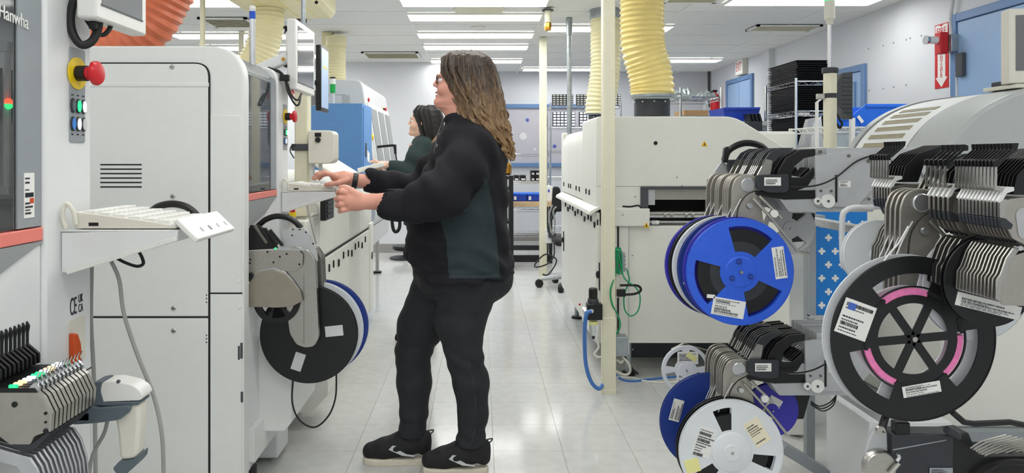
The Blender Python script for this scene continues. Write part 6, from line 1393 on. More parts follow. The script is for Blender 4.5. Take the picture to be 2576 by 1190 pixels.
# ================================================================ people: signed distance fields meshed by surface nets
class SDF:
    def __init__(s, lo, hi, h):
        s.lo = np.array(lo, float); s.h = h; s.n = np.ceil((np.array(hi)-s.lo)/h).astype(int)+1
        s.V = np.full(tuple(s.n), .5, np.float32)
        s.ax = [(s.lo[i]+h*np.arange(s.n[i])).astype(np.float32) for i in range(3)]
    def put(s, lo, hi, fn, k=0., op='u'):
        a = np.clip(np.floor((np.array(lo)-s.lo)/s.h).astype(int), 0, s.n); b = np.clip(np.ceil((np.array(hi)-s.lo)/s.h).astype(int)+1, 0, s.n)
        if (b <= a).any(): return s
        X = s.ax[0][a[0]:b[0], None, None]; Y = s.ax[1][None, a[1]:b[1], None]; Z = s.ax[2][None, None, a[2]:b[2]]
        d = fn(X, Y, Z).astype(np.float32); sl = (slice(a[0],b[0]), slice(a[1],b[1]), slice(a[2],b[2])); v = s.V[sl]
        if op == 's': s.V[sl] = np.maximum(v, -d)
        elif k > 0:
            h = np.clip(.5+.5*(v-d)/k, 0, 1); s.V[sl] = v*(1-h)+d*h-k*h*(1-h)
        else: s.V[sl] = np.minimum(v, d)
        return s
    def cone(s, a, b, ra, rb, k=.01, op='u'):
        a = np.array(a, float); b = np.array(b, float); ab = b-a; L2 = max(ab@ab, 1e-9); m = max(ra, rb)+k+.02
        def fn(X, Y, Z):
            px, py, pz = X-a[0], Y-a[1], Z-a[2]; t = np.clip((px*ab[0]+py*ab[1]+pz*ab[2])/L2, 0, 1)
            return np.sqrt((px-t*ab[0])**2+(py-t*ab[1])**2+(pz-t*ab[2])**2)-(ra+(rb-ra)*t)
        return s.put(np.minimum(a, b)-m, np.maximum(a, b)+m, fn, k, op)
    def chain(s, pts, rs, k=.01):
        for i in range(len(pts)-1): s.cone(pts[i], pts[i+1], rs[i], rs[i+1], k)
        return s
    def ell(s, c, r, k=.01, op='u'):
        c = np.array(c, float); r = np.array(r, float); m = r+k+.02
        def fn(X, Y, Z):
            q = np.sqrt(((X-c[0])/r[0])**2+((Y-c[1])/r[1])**2+((Z-c[2])/r[2])**2); return (q-1)*r.min()
        return s.put(c-m, c+m, fn, k, op)
    def slices(s, rows, k=.01, p=2.):
        """rows (z, x_front, x_back, y_centre, y_half)"""
        rows = sorted(rows); z = np.array([r[0] for r in rows]); cx = np.array([(r[1]+r[2])/2 for r in rows]); rx = np.array([abs(r[2]-r[1])/2 for r in rows]); cy = np.array([r[3] for r in rows]); ry = np.array([r[4] for r in rows])
        def fn(X, Y, Z):
            z1 = Z[0,0,:]; f = lambda q: np.interp(z1, z, q)[None,None,:]
            RX, RY = f(rx), f(ry); q = ((np.abs(X-f(cx))/RX)**p+(np.abs(Y-f(cy))/RY)**p)**(1/p)
            d = (q-1)*np.minimum(RX, RY); return np.maximum(d, np.maximum(z[0]-Z, Z-z[-1]))
        m = k+.03
        return s.put((min(cx-rx)-m, min(cy-ry)-m, z[0]-m), (max(cx+rx)+m, max(cy+ry)+m, z[-1]+m), fn, k)
    def mod(s, fn): s.V += fn(s.ax[0][:,None,None], s.ax[1][None,:,None], s.ax[2][None,None,:]).astype(np.float32); return s
    def mesh(s, name, mats, parent, matfn=None, smooth_it=0):
        V = s.V; I = V < 0; n = np.array(V.shape)
        cnt = np.zeros(tuple(n-1), np.int8)
        for dx in (0,1):
            for dy in (0,1):
                for dz in (0,1): cnt += I[dx:n[0]-1+dx, dy:n[1]-1+dy, dz:n[2]-1+dz]
        act = np.argwhere((cnt > 0) & (cnt < 8)); idm = np.full(tuple(n-1), -1, np.int32); idm[tuple(act.T)] = np.arange(len(act))
        acc = np.zeros((len(act), 3)); num = np.zeros(len(act))
        for ax in range(3):
            o1, o2 = [i for i in range(3) if i != ax]
            for u in (0,1):
                for w in (0,1):
                    c0 = act.copy(); c0[:,o1] += u; c0[:,o2] += w; c1 = c0.copy(); c1[:,ax] += 1
                    v0 = V[tuple(c0.T)]; v1 = V[tuple(c1.T)]; m = (v0 < 0) != (v1 < 0)
                    t = v0[m]/(v0[m]-v1[m]); q = c0[m].astype(float); q[:,ax] += t; acc[m] += q; num[m] += 1
        P3 = s.lo+acc/num[:,None]*s.h; faces = []
        for ax in range(3):
            o1, o2 = (ax+1) % 3, (ax+2) % 3
            sl0 = [slice(None)]*3; sl1 = [slice(None)]*3; sl0[ax] = slice(0,-1); sl1[ax] = slice(1,None)
            e = np.argwhere(I[tuple(sl0)] != I[tuple(sl1)]); e = e[(e[:,o1] > 0) & (e[:,o2] > 0) & (e[:,o1] < n[o1]-1) & (e[:,o2] < n[o2]-1)]
            if not len(e): continue
            def cell(a, b): q = e.copy(); q[:,o1] -= a; q[:,o2] -= b; return idm[tuple(q.T)]
            f = np.stack([cell(1,1), cell(0,1), cell(0,0), cell(1,0)], 1); ins = I[tuple(e.T)]
            f[~ins] = f[~ins][:, ::-1]; faces.append(f)
        Fc = np.concatenate(faces); Fc = Fc[(Fc >= 0).all(1)]
        off = np.array(wloc(parent)) if parent else np.zeros(3)
        me = bpy.data.meshes.new(name); me.from_pydata((P3-off).tolist(), [], Fc.tolist())
        for mm in mats: me.materials.append(M(mm))
        me.polygons.foreach_set('use_smooth', [True]*len(me.polygons))
        if matfn:
            cen = P3[Fc].mean(1); me.polygons.foreach_set('material_index', matfn(cen).astype(np.int32))
        o = bpy.data.objects.new(name, me); COL.objects.link(o); o.parent = parent
        if smooth_it:
            sm = o.modifiers.new('smooth', 'SMOOTH'); sm.iterations = smooth_it; sm.factor = .5
        return o
mat('skin', (222,160,140), .48, var=.05, scale=25, bump=.05, bscale=300)
mat('skin_light', (232,190,166), .48, var=.03, scale=25)
mat('lips', (190,105,100), .4)
mat('jacket_black', (20,20,27), .88, var=.12, scale=60, bump=.25, bscale=420)
mat('jacket_teal', (36,49,53), .72, var=.08, scale=40, bump=.2, bscale=300)
mat('jacket_green', (36,54,54), .8, var=.08, scale=40, bump=.2, bscale=300)
mat('jeans_black', (38,39,43), .8, var=.16, scale=22, bump=.2, bscale=700)
mat('shoe_black', (30,30,32), .7, var=.1, bump=.4, bscale=600)
mat('shoe_sole', (222,214,196), .6, var=.06)
mat('reflective', (205,208,208), .35)
mat('sock_white', (225,228,230), .8, bump=.2)
mat('hair_black', (30,27,27), .38, var=.35, scale=14, stretch=(9,9,.8))
mat('eye_white', (235,232,230), .25)
mat('lens', (215,222,226), .03, trans=.95, ior=1.05)
def hair_mat(name, root, tip, z0, z1):
    m = mat(name, root, .42, var=.0); N = m.node_tree.nodes; L = m.node_tree.links; b = N['Principled BSDF']
    tc = N.new('ShaderNodeTexCoord'); sp = N.new('ShaderNodeSeparateXYZ'); L.new(tc.outputs['Object'], sp.inputs[0])
    mp = N.new('ShaderNodeMapping'); mp.inputs['Scale'].default_value = (60,60,5); L.new(tc.outputs['Object'], mp.inputs[0])
    nz = N.new('ShaderNodeTexNoise'); nz.inputs['Scale'].default_value = 2.2; nz.inputs['Detail'].default_value = 4; L.new(mp.outputs[0], nz.inputs['Vector'])
    mr = N.new('ShaderNodeMapRange'); mr.inputs[1].default_value = z0; mr.inputs[2].default_value = z1; L.new(sp.outputs[2], mr.inputs[0])
    ad = N.new('ShaderNodeMath'); ad.operation = 'ADD'; ml = N.new('ShaderNodeMath'); ml.operation = 'MULTIPLY_ADD'; ml.inputs[1].default_value = 1.1; ml.inputs[2].default_value = -.55
    L.new(nz.outputs['Fac'], ml.inputs[0]); L.new(ml.outputs[0], ad.inputs[0]); L.new(mr.outputs[0], ad.inputs[1])
    rp = N.new('ShaderNodeValToRGB'); rp.color_ramp.elements[0].color = lin(*root)+(1,); rp.color_ramp.elements[1].color = lin(*tip)+(1,); L.new(ad.outputs[0], rp.inputs[0]); L.new(rp.outputs[0], b.inputs['Base Color'])
hair_mat('hair_brown', (58,46,39), (176,140,98), 1.66, 1.24)
# ---------------------------------------------------------------- head shared by both (metres from a reference at the brow)
def head_rows(ref, s, yc, k0=1/603.):
    rows = []
    for y, a, b, hw in ((142,1140,1200,.03),(150,1128,1212,.05),(162,1116,1222,.064),(180,1107,1230,.073),(195,1103,1232,.076),(205,1106,1232,.076),(215,1105,1230,.075),(230,1102,1222,.070),(245,1101,1205,.062),(258,1098,1185,.052),(268,1103,1168,.036)):
        rows.append((ref.z-(y-200)*k0*s, ref.x+(a-1108)*k0*s, ref.x+(b-1108)*k0*s, yc, hw*s))
    return rows
def add_head(S, ref, yc, s=1., k0=1/603.):
    def h(px, py, dy=0): return (ref.x+(px-1108)*k0*s, yc+dy*s, ref.z-(py-200)*k0*s)
    S.slices(head_rows(ref, s, yc), .012*s, 2.2)
    S.cone(h(1106,196), h(1094.5,213), .0085*s, .0095*s, .010*s)
    for dy in (-.009, .009): S.ell(h(1101,217,dy), (.010*s,.008*s,.007*s), .006*s)
    S.ell(h(1101,232.5), (.0085*s,.021*s,.0055*s), .004*s); S.ell(h(1101.5,242), (.0085*s,.019*s,.006*s), .004*s)
    S.ell(h(1101,257), (.016*s,.022*s,.014*s), .012*s)
    for dy in (-.033, .033):
        S.ell(h(1105,193,dy), (.008*s,.022*s,.006*s), .008*s)              # brow
        S.ell(h(1100,204,dy), (.012*s,.014*s,.008*s), 0, 's')             # eye hollow
        S.ell(h(1116,225,dy*1.35), (.022*s,.018*s,.022*s), .02*s)         # cheek
        S.ell(h(1158,214,dy*2.1), (.016*s,.007*s,.028*s), .006*s)         # ear
    S.put(h(1092,236,-.03), h(1110,239,.03), lambda X, Y, Z: np.maximum(np.abs(Z-h(0,237.3)[2])-.0012*s, np.maximum(X-h(1103.5,0)[0], np.abs(Y-yc)-.017*s)), 0, 's')
    return h
def face_parts(h, root, body, skin_eye='dark_grey', s=1.):
    for dy in (-.033, .033):
        e = MB().ball(h(1111,204,dy), .0125*s, 14, 10).obj('eye', 'eye_white', body)
        MB().ball(Vector(h(1106.2,204,dy)), .0055*s, 10, 8).obj('iris', skin_eye, body)
        MB().tube(spline([Vector(h(1104,194,dy*.5)), Vector(h(1101,191,dy)), Vector(h(1106,192,dy*1.5))], 5), .0028*s, 6).obj('eyebrow', 'hair_black' if s < 1 else 'hair_brown', body)
    MB().ball(h(1097.8,233,0), .0075*s, 12, 8, (.6,2.2,.6)).obj('lip', 'lips', body); MB().ball(h(1098.2,241.6,0), .0075*s, 12, 8, (.6,2.0,.65)).obj('lip', 'lips', body)
# ---------------------------------------------------------------- the long-haired person at the second machine
D0 = 2.90
W1 = thing('person', 'standing person in a black jacket and black jeans with long wavy brown hair', 'person', (X_(1165,D0), D0, 0))
ref = P(1108,200,D0); yc = D0
def A(*p): return tuple(P(*p))
S = SDF((-.74, 2.52, 1.02), (.12, 3.22, 1.76), .0032)
h1 = add_head(S, ref, yc)
S.cone(A(1152,262,D0), A(1172,318,D0), .054, .060, .02); S.cone(A(1120,262,D0), A(1140,285,D0), .028, .03, .03)
S.slices([(Z_(330,D0), X_(1110,D0), X_(1240,D0), D0, .12), (Z_(400,D0), X_(1090,D0), X_(1255,D0), D0, .15), (Z_(520,D0), X_(1070,D0), X_(1255,D0), D0, .16)], .02)
# near arm and hand: closed around the palm rest edge
ND = 2.665
S.chain([A(1185,385,2.80), A(1112,492,2.66), A(1015,509,ND), A(985,508,ND), A(930,507,ND+.005)], [.045,.042,.034,.0375,.0285], .012)
S.chain([A(934,507,ND+.005), A(905,507,ND), A(884,507,ND)], [.028,.030,.031], .012)
S.ell(A(892,506,ND), (.036,.021,.036), .012)
for i, (y0, y1, y2, r, ln) in enumerate(((487,481,487,.0098,0),(500,498,503,.0102,-4),(513,514,517,.0098,-1),(525,528,529,.0088,5))):
    S.chain([A(880,y0,ND-.006), A(858+ln,y1,ND-.012), A(850+ln,y1+3,ND+.008), A(860+ln,y2,ND+.030), A(872,y2,ND+.034)], [r*1.15,r*1.08,r,r*.95,r*.85], .0045)
S.chain([A(902,492,ND-.012), A(884,480,ND-.006), A(868,473,ND+.004), A(857,471,ND+.012)], [.0145,.0125,.0105,.009], .007)
# far arm and hand: palm down over the keyboard, thumb towards the camera
FDp = 3.05
S.chain([A(1150,385,3.02), A(1050,482,3.13), A(935,458,3.08), A(886,452,FDp+.01)], [.045,.044,.035,.028], .012)
S.chain([A(890,452,FDp+.01), A(866,447,FDp), A(846,446,FDp)], [.027,.027,.022], .012)
S.ell(A(856,446,FDp), (.040,.040,.020), .012)
for i, (dy, b1, b2, tip, r) in enumerate(((-.030,(820,436),(803,440),(793,450),.0092),(-.010,(816,434),(798,438),(788,449),.0095),(.011,(818,434),(802,438),(792,449),.0092),(.031,(824,438),(811,442),(803,451),.0082))):
    S.chain([A(843,442,FDp+dy*.9), A(*b1,FDp+dy), A(*b2,FDp+dy), A(*tip,FDp+dy)], [r*1.2,r*1.05,r*.95,r*.82], .0045)
S.chain([A(872,454,FDp-.026), A(850,461,FDp-.048), A(832,463,FDp-.052), A(820,465,FDp-.05)], [.0145,.012,.0105,.0088], .007)
body = S.mesh('body', ['skin'], W1, smooth_it=2)
face_parts(h1, W1, body)
MB().ball(A(1148,237,D0-.079), .0045).obj('earring', 'chrome', body)
MB().lathe([(.0105,-.0015),(.0112,0),(.0105,.0015)], A(856.5,514.5,ND-.011), (1,.3,0), 18, False).obj('ring', 'chrome', body)
# watch on the far wrist
q = Vector(A(893,455,3.058)); MB().lathe([(.0335,-.011),(.035,-.009),(.035,.009),(.0335,.011)], q, Vector(A(905,457,3.062))-q, 28, False).obj('watch', 'black_plastic', W1)
# glasses
gl = MB().tube([Vector(h1(1103,199,-.058)), Vector(h1(1128,201,-.074)), Vector(h1(1152,204,-.078))], .0016, 6).tube([Vector(h1(1103,199,.058)), Vector(h1(1128,201,.074)), Vector(h1(1152,204,.078))], .0016, 6)
for dy in (-.033, .033):
    cy = [Vector(h1(1101.0+abs(k_)*.0, 203.5, dy))+Vector((-.002, .026*math.cos(a), .017*math.sin(a))) for k_ in (0,) for a in [2*PI*i/16 for i in range(17)]]
    gl.tube(cy, .0016, 6)
gl.tube([Vector(h1(1099,201,-.008)), Vector(h1(1099,201,.008))], .0015, 6)
gg_ = gl.obj('glasses', 'charcoal', W1)
# jacket: torso and sleeves
S = SDF((-.52, 2.46, .74), (.22, 3.32, 1.52), .005)
def row(y, f, b, hw, yc=D0): return (Z_(y,D0), X_(f,D0), X_(b,D0), yc, hw)
S.slices([row(296,1140,1200,.075), row(312,1120,1222,.12), row(330,1106,1244,.16), row(360,1092,1262,.19), row(400,1076,1274,.2), row(450,1056,1278,.205), row(520,1036,1276,.205), row(560,1024,1277,.205), row(600,1019,1281,.21), row(640,1026,1285,.215), row(665,1036,1290,.22), row(688,1046,1292,.218)], .02, 2.3)
S.chain([A(1198,366,2.765), A(1165,422,2.70), A(1116,490,2.65), A(1060,508,2.655), A(1000,513,2.665)], [.078,.086,.088,.076,.060], .035)
S.chain([A(1010,513,2.665), A(984,512,2.667)], [.068,.064], .006)
S.chain([A(1150,356,3.06), A(1095,430,3.11), A(1046,478,3.13), A(990,470,3.10), A(945,457,3.085)], [.082,.078,.072,.062,.053], .03)
S.chain([A(956,459,3.085), A(932,455,3.083)], [.056,.053], .006)
# collar
S.cone(A(1126,300,D0-.05), A(1188,288,D0-.055), .02, .022, .02); S.cone(A(1188,288,D0-.055), A(1200,290,D0+.05), .022, .02, .02); S.cone(A(1126,300,D0+.05), A(1188,288,D0+.055), .02, .022, .02)
# trim: hollow the neck and the cuffs, flat hem
S.cone(A(1150,262,D0), A(1160,305,D0), .052, .05, 0, 's')
c0, c1 = np.array(A(984,512,2.667)), np.array(A(940,510,2.669)); S.cone(c0-np.array((.06,0,0)), c0+np.array((.0,0,0)), .052, .046, 0, 's')
c0 = np.array(A(932,455,3.083)); S.cone(c0-np.array((.06,0,0)), c0, .045, .039, 0, 's')
S.mod(lambda X, Y, Z: .005*np.exp(-((X+.294)/.006)**2)*(Y < 2.8)+.005*np.exp(-((X+.452)/.006)**2)*(Y > 2.95)+.004*np.exp(-((Z-.842)/.006)**2)+.0085*np.sin(40*(X*.55+Z*.9)+2.4*np.sin(9*Y+7*X))*np.sin(11*X-6*Z+8*Y)+.0065*np.sin(80*(Z+.25*X)+3*np.sin(14*X+9*Y))*np.exp(-((Z-.86)/.09)**2)+.006*np.sin(60*(X+.5*Z)+2*np.sin(20*Z))*np.exp(-((X+.19)/.06)**2))
def inpoly(px, py, poly):
    r = np.zeros(len(px), bool); n = len(poly); j = n-1
    for i in range(n):
        xi, yi = poly[i]; xj, yj = poly[j]; c = ((yi > py) != (yj > py)) & (px < (xj-xi)*(py-yi)/(yj-yi+1e-9)+xi); r ^= c; j = i
    return r
POLY = [(1213,446),(1226,452),(1240,520),(1250,600),(1258,700),(1130,700),(1122,600),(1108,555),(1125,500),(1180,480)]
def jm(c):
    px = VX+c[:,0]*F/c[:,1]; py = VY-(c[:,2]-HC)*F/c[:,1]
    ch = [np.array(A(*q)) for q in ((1198,366,2.765),(1165,422,2.70),(1116,490,2.65),(1060,508,2.655),(1000,513,2.665))]; rr = (.078,.086,.088,.076,.06); arm = np.full(len(c), 9.)
    for i in range(4):
        ab = ch[i+1]-ch[i]; t_ = np.clip(((c-ch[i])@ab)/(ab@ab), 0, 1); arm = np.minimum(arm, np.linalg.norm(c-ch[i]-t_[:,None]*ab, axis=1)-(rr[i]+(rr[i+1]-rr[i])*t_))
    return (inpoly(px, py, POLY) & (c[:,1] < 2.86) & (arm > .016)).astype(int)
jk = S.mesh('jacket', ['jacket_black','jacket_teal'], W1, jm, smooth_it=1)
MB().tube(spline([P(1116,300,2.83), P(1100,345,2.745), P(1092,385,2.72)], 6), .003, 6).obj('zip', 'charcoal', jk)
MB().ball(P(1099,367,2.735), .006, 8, 6, (.5,.5,1.4)).obj('zip_pull', 'chrome', jk)
MB().ball(P(1172,305,2.80), .006, 8, 6, (1.6,.4,.6)).obj('logo', 'reflective', jk)
# jeans
S = SDF((-.44, 2.68, .12), (.2, 3.14, .92), .005)
S.slices([row(640,1060,1272,.17), row(690,1050,1284,.178), row(715,1052,1280,.17), row(745,1075,1262,.13)], .02, 2.2)
S.chain([A(1180,715,2.84), A(1157,806,2.845), A(1168,895,2.85), A(1185,962,2.855), A(1190,1040,2.86), A(1184,1108,2.862), A(1184,1128,2.862)], [.122,.103,.0735,.0725,.0605,.055,.056], .02)
S.chain([A(1108,715,2.97), A(1058,820,2.975), A(1039,888,2.97), A(1042,962,2.965), A(1041,1040,2.96), A(1036,1098,2.957), A(1036,1112,2.957)], [.118,.098,.0735,.0725,.0575,.0545,.056], .02)
S.ell(A(1238,700,D0), (.085,.16,.075), .03)
S.mod(lambda X, Y, Z: .0028*np.sin(95*Z+2.5*np.sin(16*X+5*Y)+30*X)*(np.exp(-((Z-.47)/.07)**2)+np.exp(-((Z-.16)/.05)**2)+.5*np.exp(-((Z-.72)/.06)**2)))
jn = S.mesh('jeans', ['jeans_black'], W1, smooth_it=2)
MB().tube(spline([P(1165,700,2.72), P(1166,800,2.742), P(1178,900,2.776), P(1194,980,2.783), P(1196,1060,2.80), P(1186,1118,2.804)], 8), .0022, 5).obj('side_seam', 'charcoal', jn)
MB().tube(spline([P(1228,690,2.735), P(1236,720,2.74), P(1250,740,2.76), P(1268,735,2.80)], 6), .0018, 5).obj('pocket_seam', 'charcoal', jn)
# shoes
def shoe(parent, px0, px1, pyt, d, ank):
    """toe at px0, heel at px1, sole bottom on the floor at depth d"""
    x0, x1 = X_(px0,d), X_(px1,d); L = x1-x0
    S = SDF((x0-.02, d-.08, .0), (x1+.03, d+.08, .2), .0035)
    def q(f, z, dy=0): return (x0+L*f, d+dy, z)
    S.chain([q(.13,.052), q(.32,.062), q(.52,.078), q(.70,.085), q(.88,.08)], [.034,.042,.044,.044,.036], .02)
    S.chain([q(.60,.10), q(.76,.118), q(.90,.108)], [.034,.036,.03], .02); S.cone(q(.10,.045,.012), q(.3,.05,.018), .03, .034, .02); S.cone(q(.93,.06), q(.96,.115), .026, .016, .015)
    S.put((x0-.05, d-.1, -.1), (x1+.05, d+.1, .03), lambda X, Y, Z: Z-.026+0*X+0*Y, 0, 's')
    S.cone(q(.77,.14), q(.80,.18), .03, .036, 0, 's')
    up = S.mesh('shoe', ['shoe_black'], parent, smooth_it=2)
    out = [q(f, 0, w)[:2] for f, w in ((.0,.0),(.02,-.024),(.10,-.040),(.25,-.046),(.45,-.042),(.65,-.038),(.85,-.037),(.96,-.028),(1.0,-.008),(1.0,.008),(.96,.028),(.85,.037),(.65,.038),(.45,.044),(.25,.046),(.10,.038),(.02,.022))]
    MB().prism(out, 'z', .001, .030).obj('sole', 'shoe_sole', up, bevel=.006, seg=3)
    sw = [q(.40,.075), q(.46,.092), q(.66,.088), q(.66,.083), q(.50,.083), q(.66,.056), q(.80,.05), q(.78,.045), q(.60,.05)]
    MB().prism([(a[0], a[2]) for a in sw], 'y', d-.0475, d-.0425).obj('stripe', 'reflective', up, bevel=.001)
    lc = MB()
    for k in range(4): lc.tube(spline([q(.42+.055*k,.10+.008*k,-.026), q(.45+.055*k,.118+.008*k,0), q(.42+.055*k,.10+.008*k,.026)], 5), .0028, 6)
    lc.tube(spline([q(.56,.128,0), q(.52,.14,-.02), q(.48,.118,-.036)], 5), .0025, 6); lc.obj('laces', 'shoe_black', up)
    MB().tube(spline([q(.97,.115), q(1.04,.13), q(1.05,.14), q(.96,.135)], 5), .003, 6).obj('heel_loop', 'charcoal', up)
    MB().tube([q(.80,.09), ank], [.036,.037], 16).obj('sock', 'sock_white', up)
shoe(W1, 914, 1081, 1175, 2.957, tuple(P(1038,1096,2.957)))
shoe(W1, 1064, 1229, 1195, 2.865, tuple(P(1186,1112,2.862)))
# hair
def hair_rows(rows): return [(ref.z-(y-200)/603., ref.x+(a-1108)/603., ref.x+(b-1108)/603., yc, w) for y, a, b, w in rows]
HR = [(131,1150,1198,.03),(138,1128,1215,.058),(150,1114,1230,.078),(170,1109,1243,.09),(190,1112,1250,.094),(215,1124,1255,.097),(240,1138,1261,.099),(270,1150,1266,.102),(300,1163,1271,.104),(330,1190,1278,.10),(360,1222,1285,.088),(385,1246,1290,.066),(404,1264,1289,.03)]
S = SDF((-.26, 2.74, 1.2), (.2, 3.08, 1.76), .0036)
RH = hair_rows(HR); S.slices([(z, a+.008+.012*(z < 1.46), b-.008-.012*(z < 1.46), y, w-.010-.012*(z < 1.46)) for z, a, b, y, w in RH[:-2]], .01, 3.)
zz_ = np.array([r[0] for r in RH])[::-1]; fa = [np.array([r[i] for r in RH])[::-1] for i in (1,2,4)]
rnd = random.Random(5)
def hpt(z, th, off=0):
    a, b, w = (np.interp(z, zz_, f) for f in fa); cx, rx = (a+b)/2, (b-a)/2
    c_, s_ = math.cos(th), math.sin(th); return np.array((cx+(rx+off)*math.copysign(abs(c_)**.72, c_), yc-(w+off)*math.copysign(abs(s_)**.72, s_), z))
strands = []
for i in range(250):
    th = rnd.uniform(-.95*PI, .95*PI); zt = RH[0][0]-rnd.uniform(.0,.03); zb = RH[-1][0]+rnd.uniform(0,.16)*(1 if abs(th) < 2.2 else 1.6)
    ph, am, fq = rnd.uniform(0,6.3), rnd.uniform(.005,.013), rnd.uniform(50,80); pts = []; rs = []
    n = 24; off = rnd.uniform(-.008,.004)
    for k in range(n+1):
        f = k/n; z = zt+(zb-zt)*f; amp = am*min(1, max(0, f-.22)*1.8)
        p = hpt(z, th+.06*math.sin(ph+f*5), off+amp*.5*math.sin(fq*(z)*1.3+ph*2)); p = p+np.array((amp*math.sin(fq*z+ph), amp*math.cos(fq*z+ph)*.6, 0))
        pts.append(p); rs.append(.0072*(1-.5*f))
    strands.append(pts)
    for k in range(n): S.cone(pts[k], pts[k+1], rs[k], rs[k+1], .0035)
for i in range(9):     # locks falling forward over the far shoulder
    o_ = rnd.uniform(-.014,.014); pts = [A(1150+i,262,D0+.05), A(1140+i*1.5,295,D0+.075+o_), A(1120+i*2.2,325,D0+.08+o_), A(1098+i*3,345+i,D0+.07+o_), A(1086+i*4,360-i,D0+.06+o_)]
    S.chain([np.array(p) for p in spline(pts, 3)], list(np.linspace(.008,.0035,13)), .004)
S.put((-.3,2.7,1.5), (-.14,3.1,1.76), lambda X, Y, Z: np.maximum(X-(h1(1109,0)[0]+.0*Z), np.abs(Y-yc)-.2), 0, 's')
hr = S.mesh('hair', ['hair_brown'], W1, smooth_it=1)
fly = MB()
for i in range(26):
    th = rnd.uniform(.0, .75*PI); z0 = RH[2][0]-rnd.uniform(0,.1); pts = []
    ph = rnd.uniform(0,6)
    for k in range(9):
        z = z0-k*.03
        if z < RH[-1][0]-.01: break
        p = hpt(z, th+.05*math.sin(ph+k), .006+.004*math.sin(k*1.3+ph)); pts.append(p)
    if len(pts) > 3: fly.tube(spline(pts, 3), .0009, 4)
fly.obj('loose_strands', 'hair_brown', hr)
# ---------------------------------------------------------------- second person further down the line
D2 = 4.9; s2 = .96
W2 = thing('person', 'person in a dark green jacket with straight black hair working further down the line', 'person', (X_(1065,D2), D2, 0))
ref = P(1037,303,D2)
S = SDF((-.86, 4.6, 1.1), (-.26, 5.2, 1.72), .0045)
h2 = add_head(S, ref, D2, s2)
S.cone(h2(1150,262), h2(1168,312), .05, .052, .02)
S.slices([(Z_(362,D2), X_(1030,D2), X_(1090,D2), D2, .14), (Z_(430,D2), X_(1018,D2), X_(1092,D2), D2, .15)], .02)
S.chain([A(1062,372,4.74), A(1032,432,4.68), A(990,420,4.66), A(968,416,4.66)], [.05,.042,.03,.026], .012)
S.ell(A(960,412,4.66), (.035,.036,.02), .01)
for dy in (-.03,-.01,.01,.03): S.chain([A(953,410,4.66+dy), A(942,404,4.66+dy), A(932,408,4.66+dy)], [.011,.010,.008], .005)
S.chain([A(966,417,4.63), A(960,424,4.62), A(950,426,4.62)], [.013,.011,.009], .006)
S.chain([A(1066,372,5.06), A(1036,430,5.12), A(996,424,5.08), A(972,420,5.06)], [.05,.042,.03,.026], .012)
S.ell(A(964,418,5.06), (.035,.036,.02), .01)
for dy in (-.03,-.01,.01,.03): S.chain([A(957,416,5.06+dy), A(946,412,5.06+dy), A(938,416,5.06+dy)], [.011,.010,.008], .005)
b2 = S.mesh('body', ['skin_light'], W2, smooth_it=2); face_parts(h2, W2, b2, s=s2)
S = SDF((-.82, 4.5, .78), (-.22, 5.3, 1.5), .007)
def row2(y, f, b, hw): return (Z_(y,D2), X_(f,D2), X_(b,D2), D2, hw)
S.slices([row2(340,1052,1084,.06), row2(350,1040,1092,.13), row2(370,1030,1098,.175), row2(400,1020,1100,.18), row2(450,1014,1100,.175), row2(520,1018,1104,.175), row2(565,1016,1108,.185)], .02, 2.2)
S.chain([A(1064,372,4.74), A(1046,400,4.70), A(1030,434,4.68), A(1000,424,4.665), A(980,418,4.66)], [.072,.066,.06,.048,.04], .03)
S.chain([A(1066,372,5.06), A(1050,400,5.10), A(1034,432,5.12), A(1004,426,5.09), A(984,422,5.07)], [.072,.066,.06,.048,.04], .03)
S.cone(A(976,417,4.66), A(955,414,4.66), .034, .034, 0, 's')
S.mod(lambda X, Y, Z: .003*np.sin(40*(X*.5+Z)+2*np.sin(9*Y))*np.sin(10*X+8*Y))
j2 = S.mesh('jacket', ['jacket_green'], W2, smooth_it=3)
MB().ball(P(1034,380,4.735), .012, 8, 6, (1.3,.3,.5)).obj('logo', 'reflective', j2)
S = SDF((-.7, 4.66, .08), (-.2, 5.14, .95), .008)
S.slices([row2(540,1024,1100,.15), row2(570,1022,1104,.16), row2(600,1030,1098,.13)], .02)
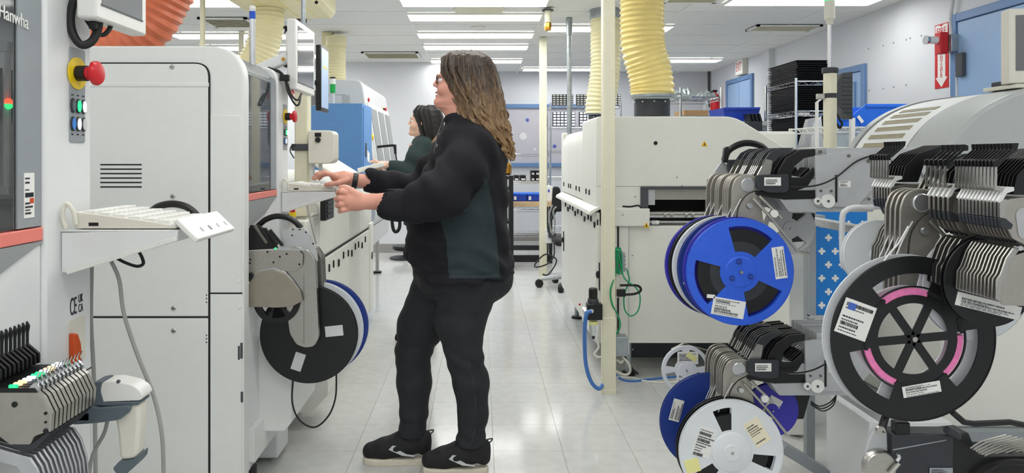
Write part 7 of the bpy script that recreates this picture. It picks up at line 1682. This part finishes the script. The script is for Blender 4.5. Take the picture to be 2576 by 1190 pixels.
for y_ in (4.82, 4.98): S.chain([A(1064,600,y_), (X_(1064,D2), y_, .5), (X_(1068,D2), y_, .1)], [.085,.06,.05], .02)
S.mesh('jeans', ['jeans_black'], W2, smooth_it=2)
for y_ in (4.82, 4.98): shoe(W2, VX+(X_(1066,D2)-.19)*F/y_, VX+(X_(1066,D2)+.08)*F/y_, 0, y_, (X_(1066,D2)+.02, y_, .14))
# straight hair
yc = D2
HR = [(131,1150,1198,.03),(138,1130,1215,.058),(150,1116,1230,.078),(170,1112,1240,.088),(190,1118,1244,.09),(215,1128,1245,.091),(240,1136,1246,.09),(270,1146,1246,.088),(300,1158,1244,.085),(318,1168,1240,.07),(330,1185,1232,.03)]
RH = [(ref.z-(y-200)/603.*s2, ref.x+(a-1108)/603.*s2, ref.x+(b-1108)/603.*s2, D2, w*s2) for y, a, b, w in HR]
S = SDF((-.52, 4.76, 1.2), (-.2, 5.04, 1.72), .0045); S.slices(RH, .01)
zz_ = np.array([r[0] for r in RH])[::-1]; fa = [np.array([r[i] for r in RH])[::-1] for i in (1,2,4)]
for i in range(60):
    th = rnd.uniform(-.9*PI, .9*PI); zt, zb = RH[0][0]-.01, RH[-1][0]+rnd.uniform(0,.04); pts = [hpt(zt+(zb-zt)*k/8, th, 0) for k in range(9)]
    S.chain(pts, [.006]*9, .004)
S.chain([np.array(h2(1140,270,.07)), np.array(h2(1122,320,.085)), np.array(h2(1108,365,.08))], [.016,.014,.006], .006)
S.mesh('hair', ['hair_black'], W2, smooth_it=1)
t = thing('operator_console', 'pale tilted control panel under the hands of the dark-haired person', 'control panel', P(945,430,4.8))
MB().obox(P(948,420,4.86), (1,0,.25), (0,1,0), (-.25,0,1), .085, .3, .016).obj('case', 'white_plastic', t, bevel=.006)
MB().obox(P(944,450,4.9), (1,0,0), (0,1,0), (0,0,1), .04, .1, .07).obj('bracket', 'panel_grey', t)
MB().box(-.90, X_(944,4.9), 4.86, 4.94, Z_(474,4.9), Z_(452,4.9)).obj('support_arm', 'panel_grey', t)
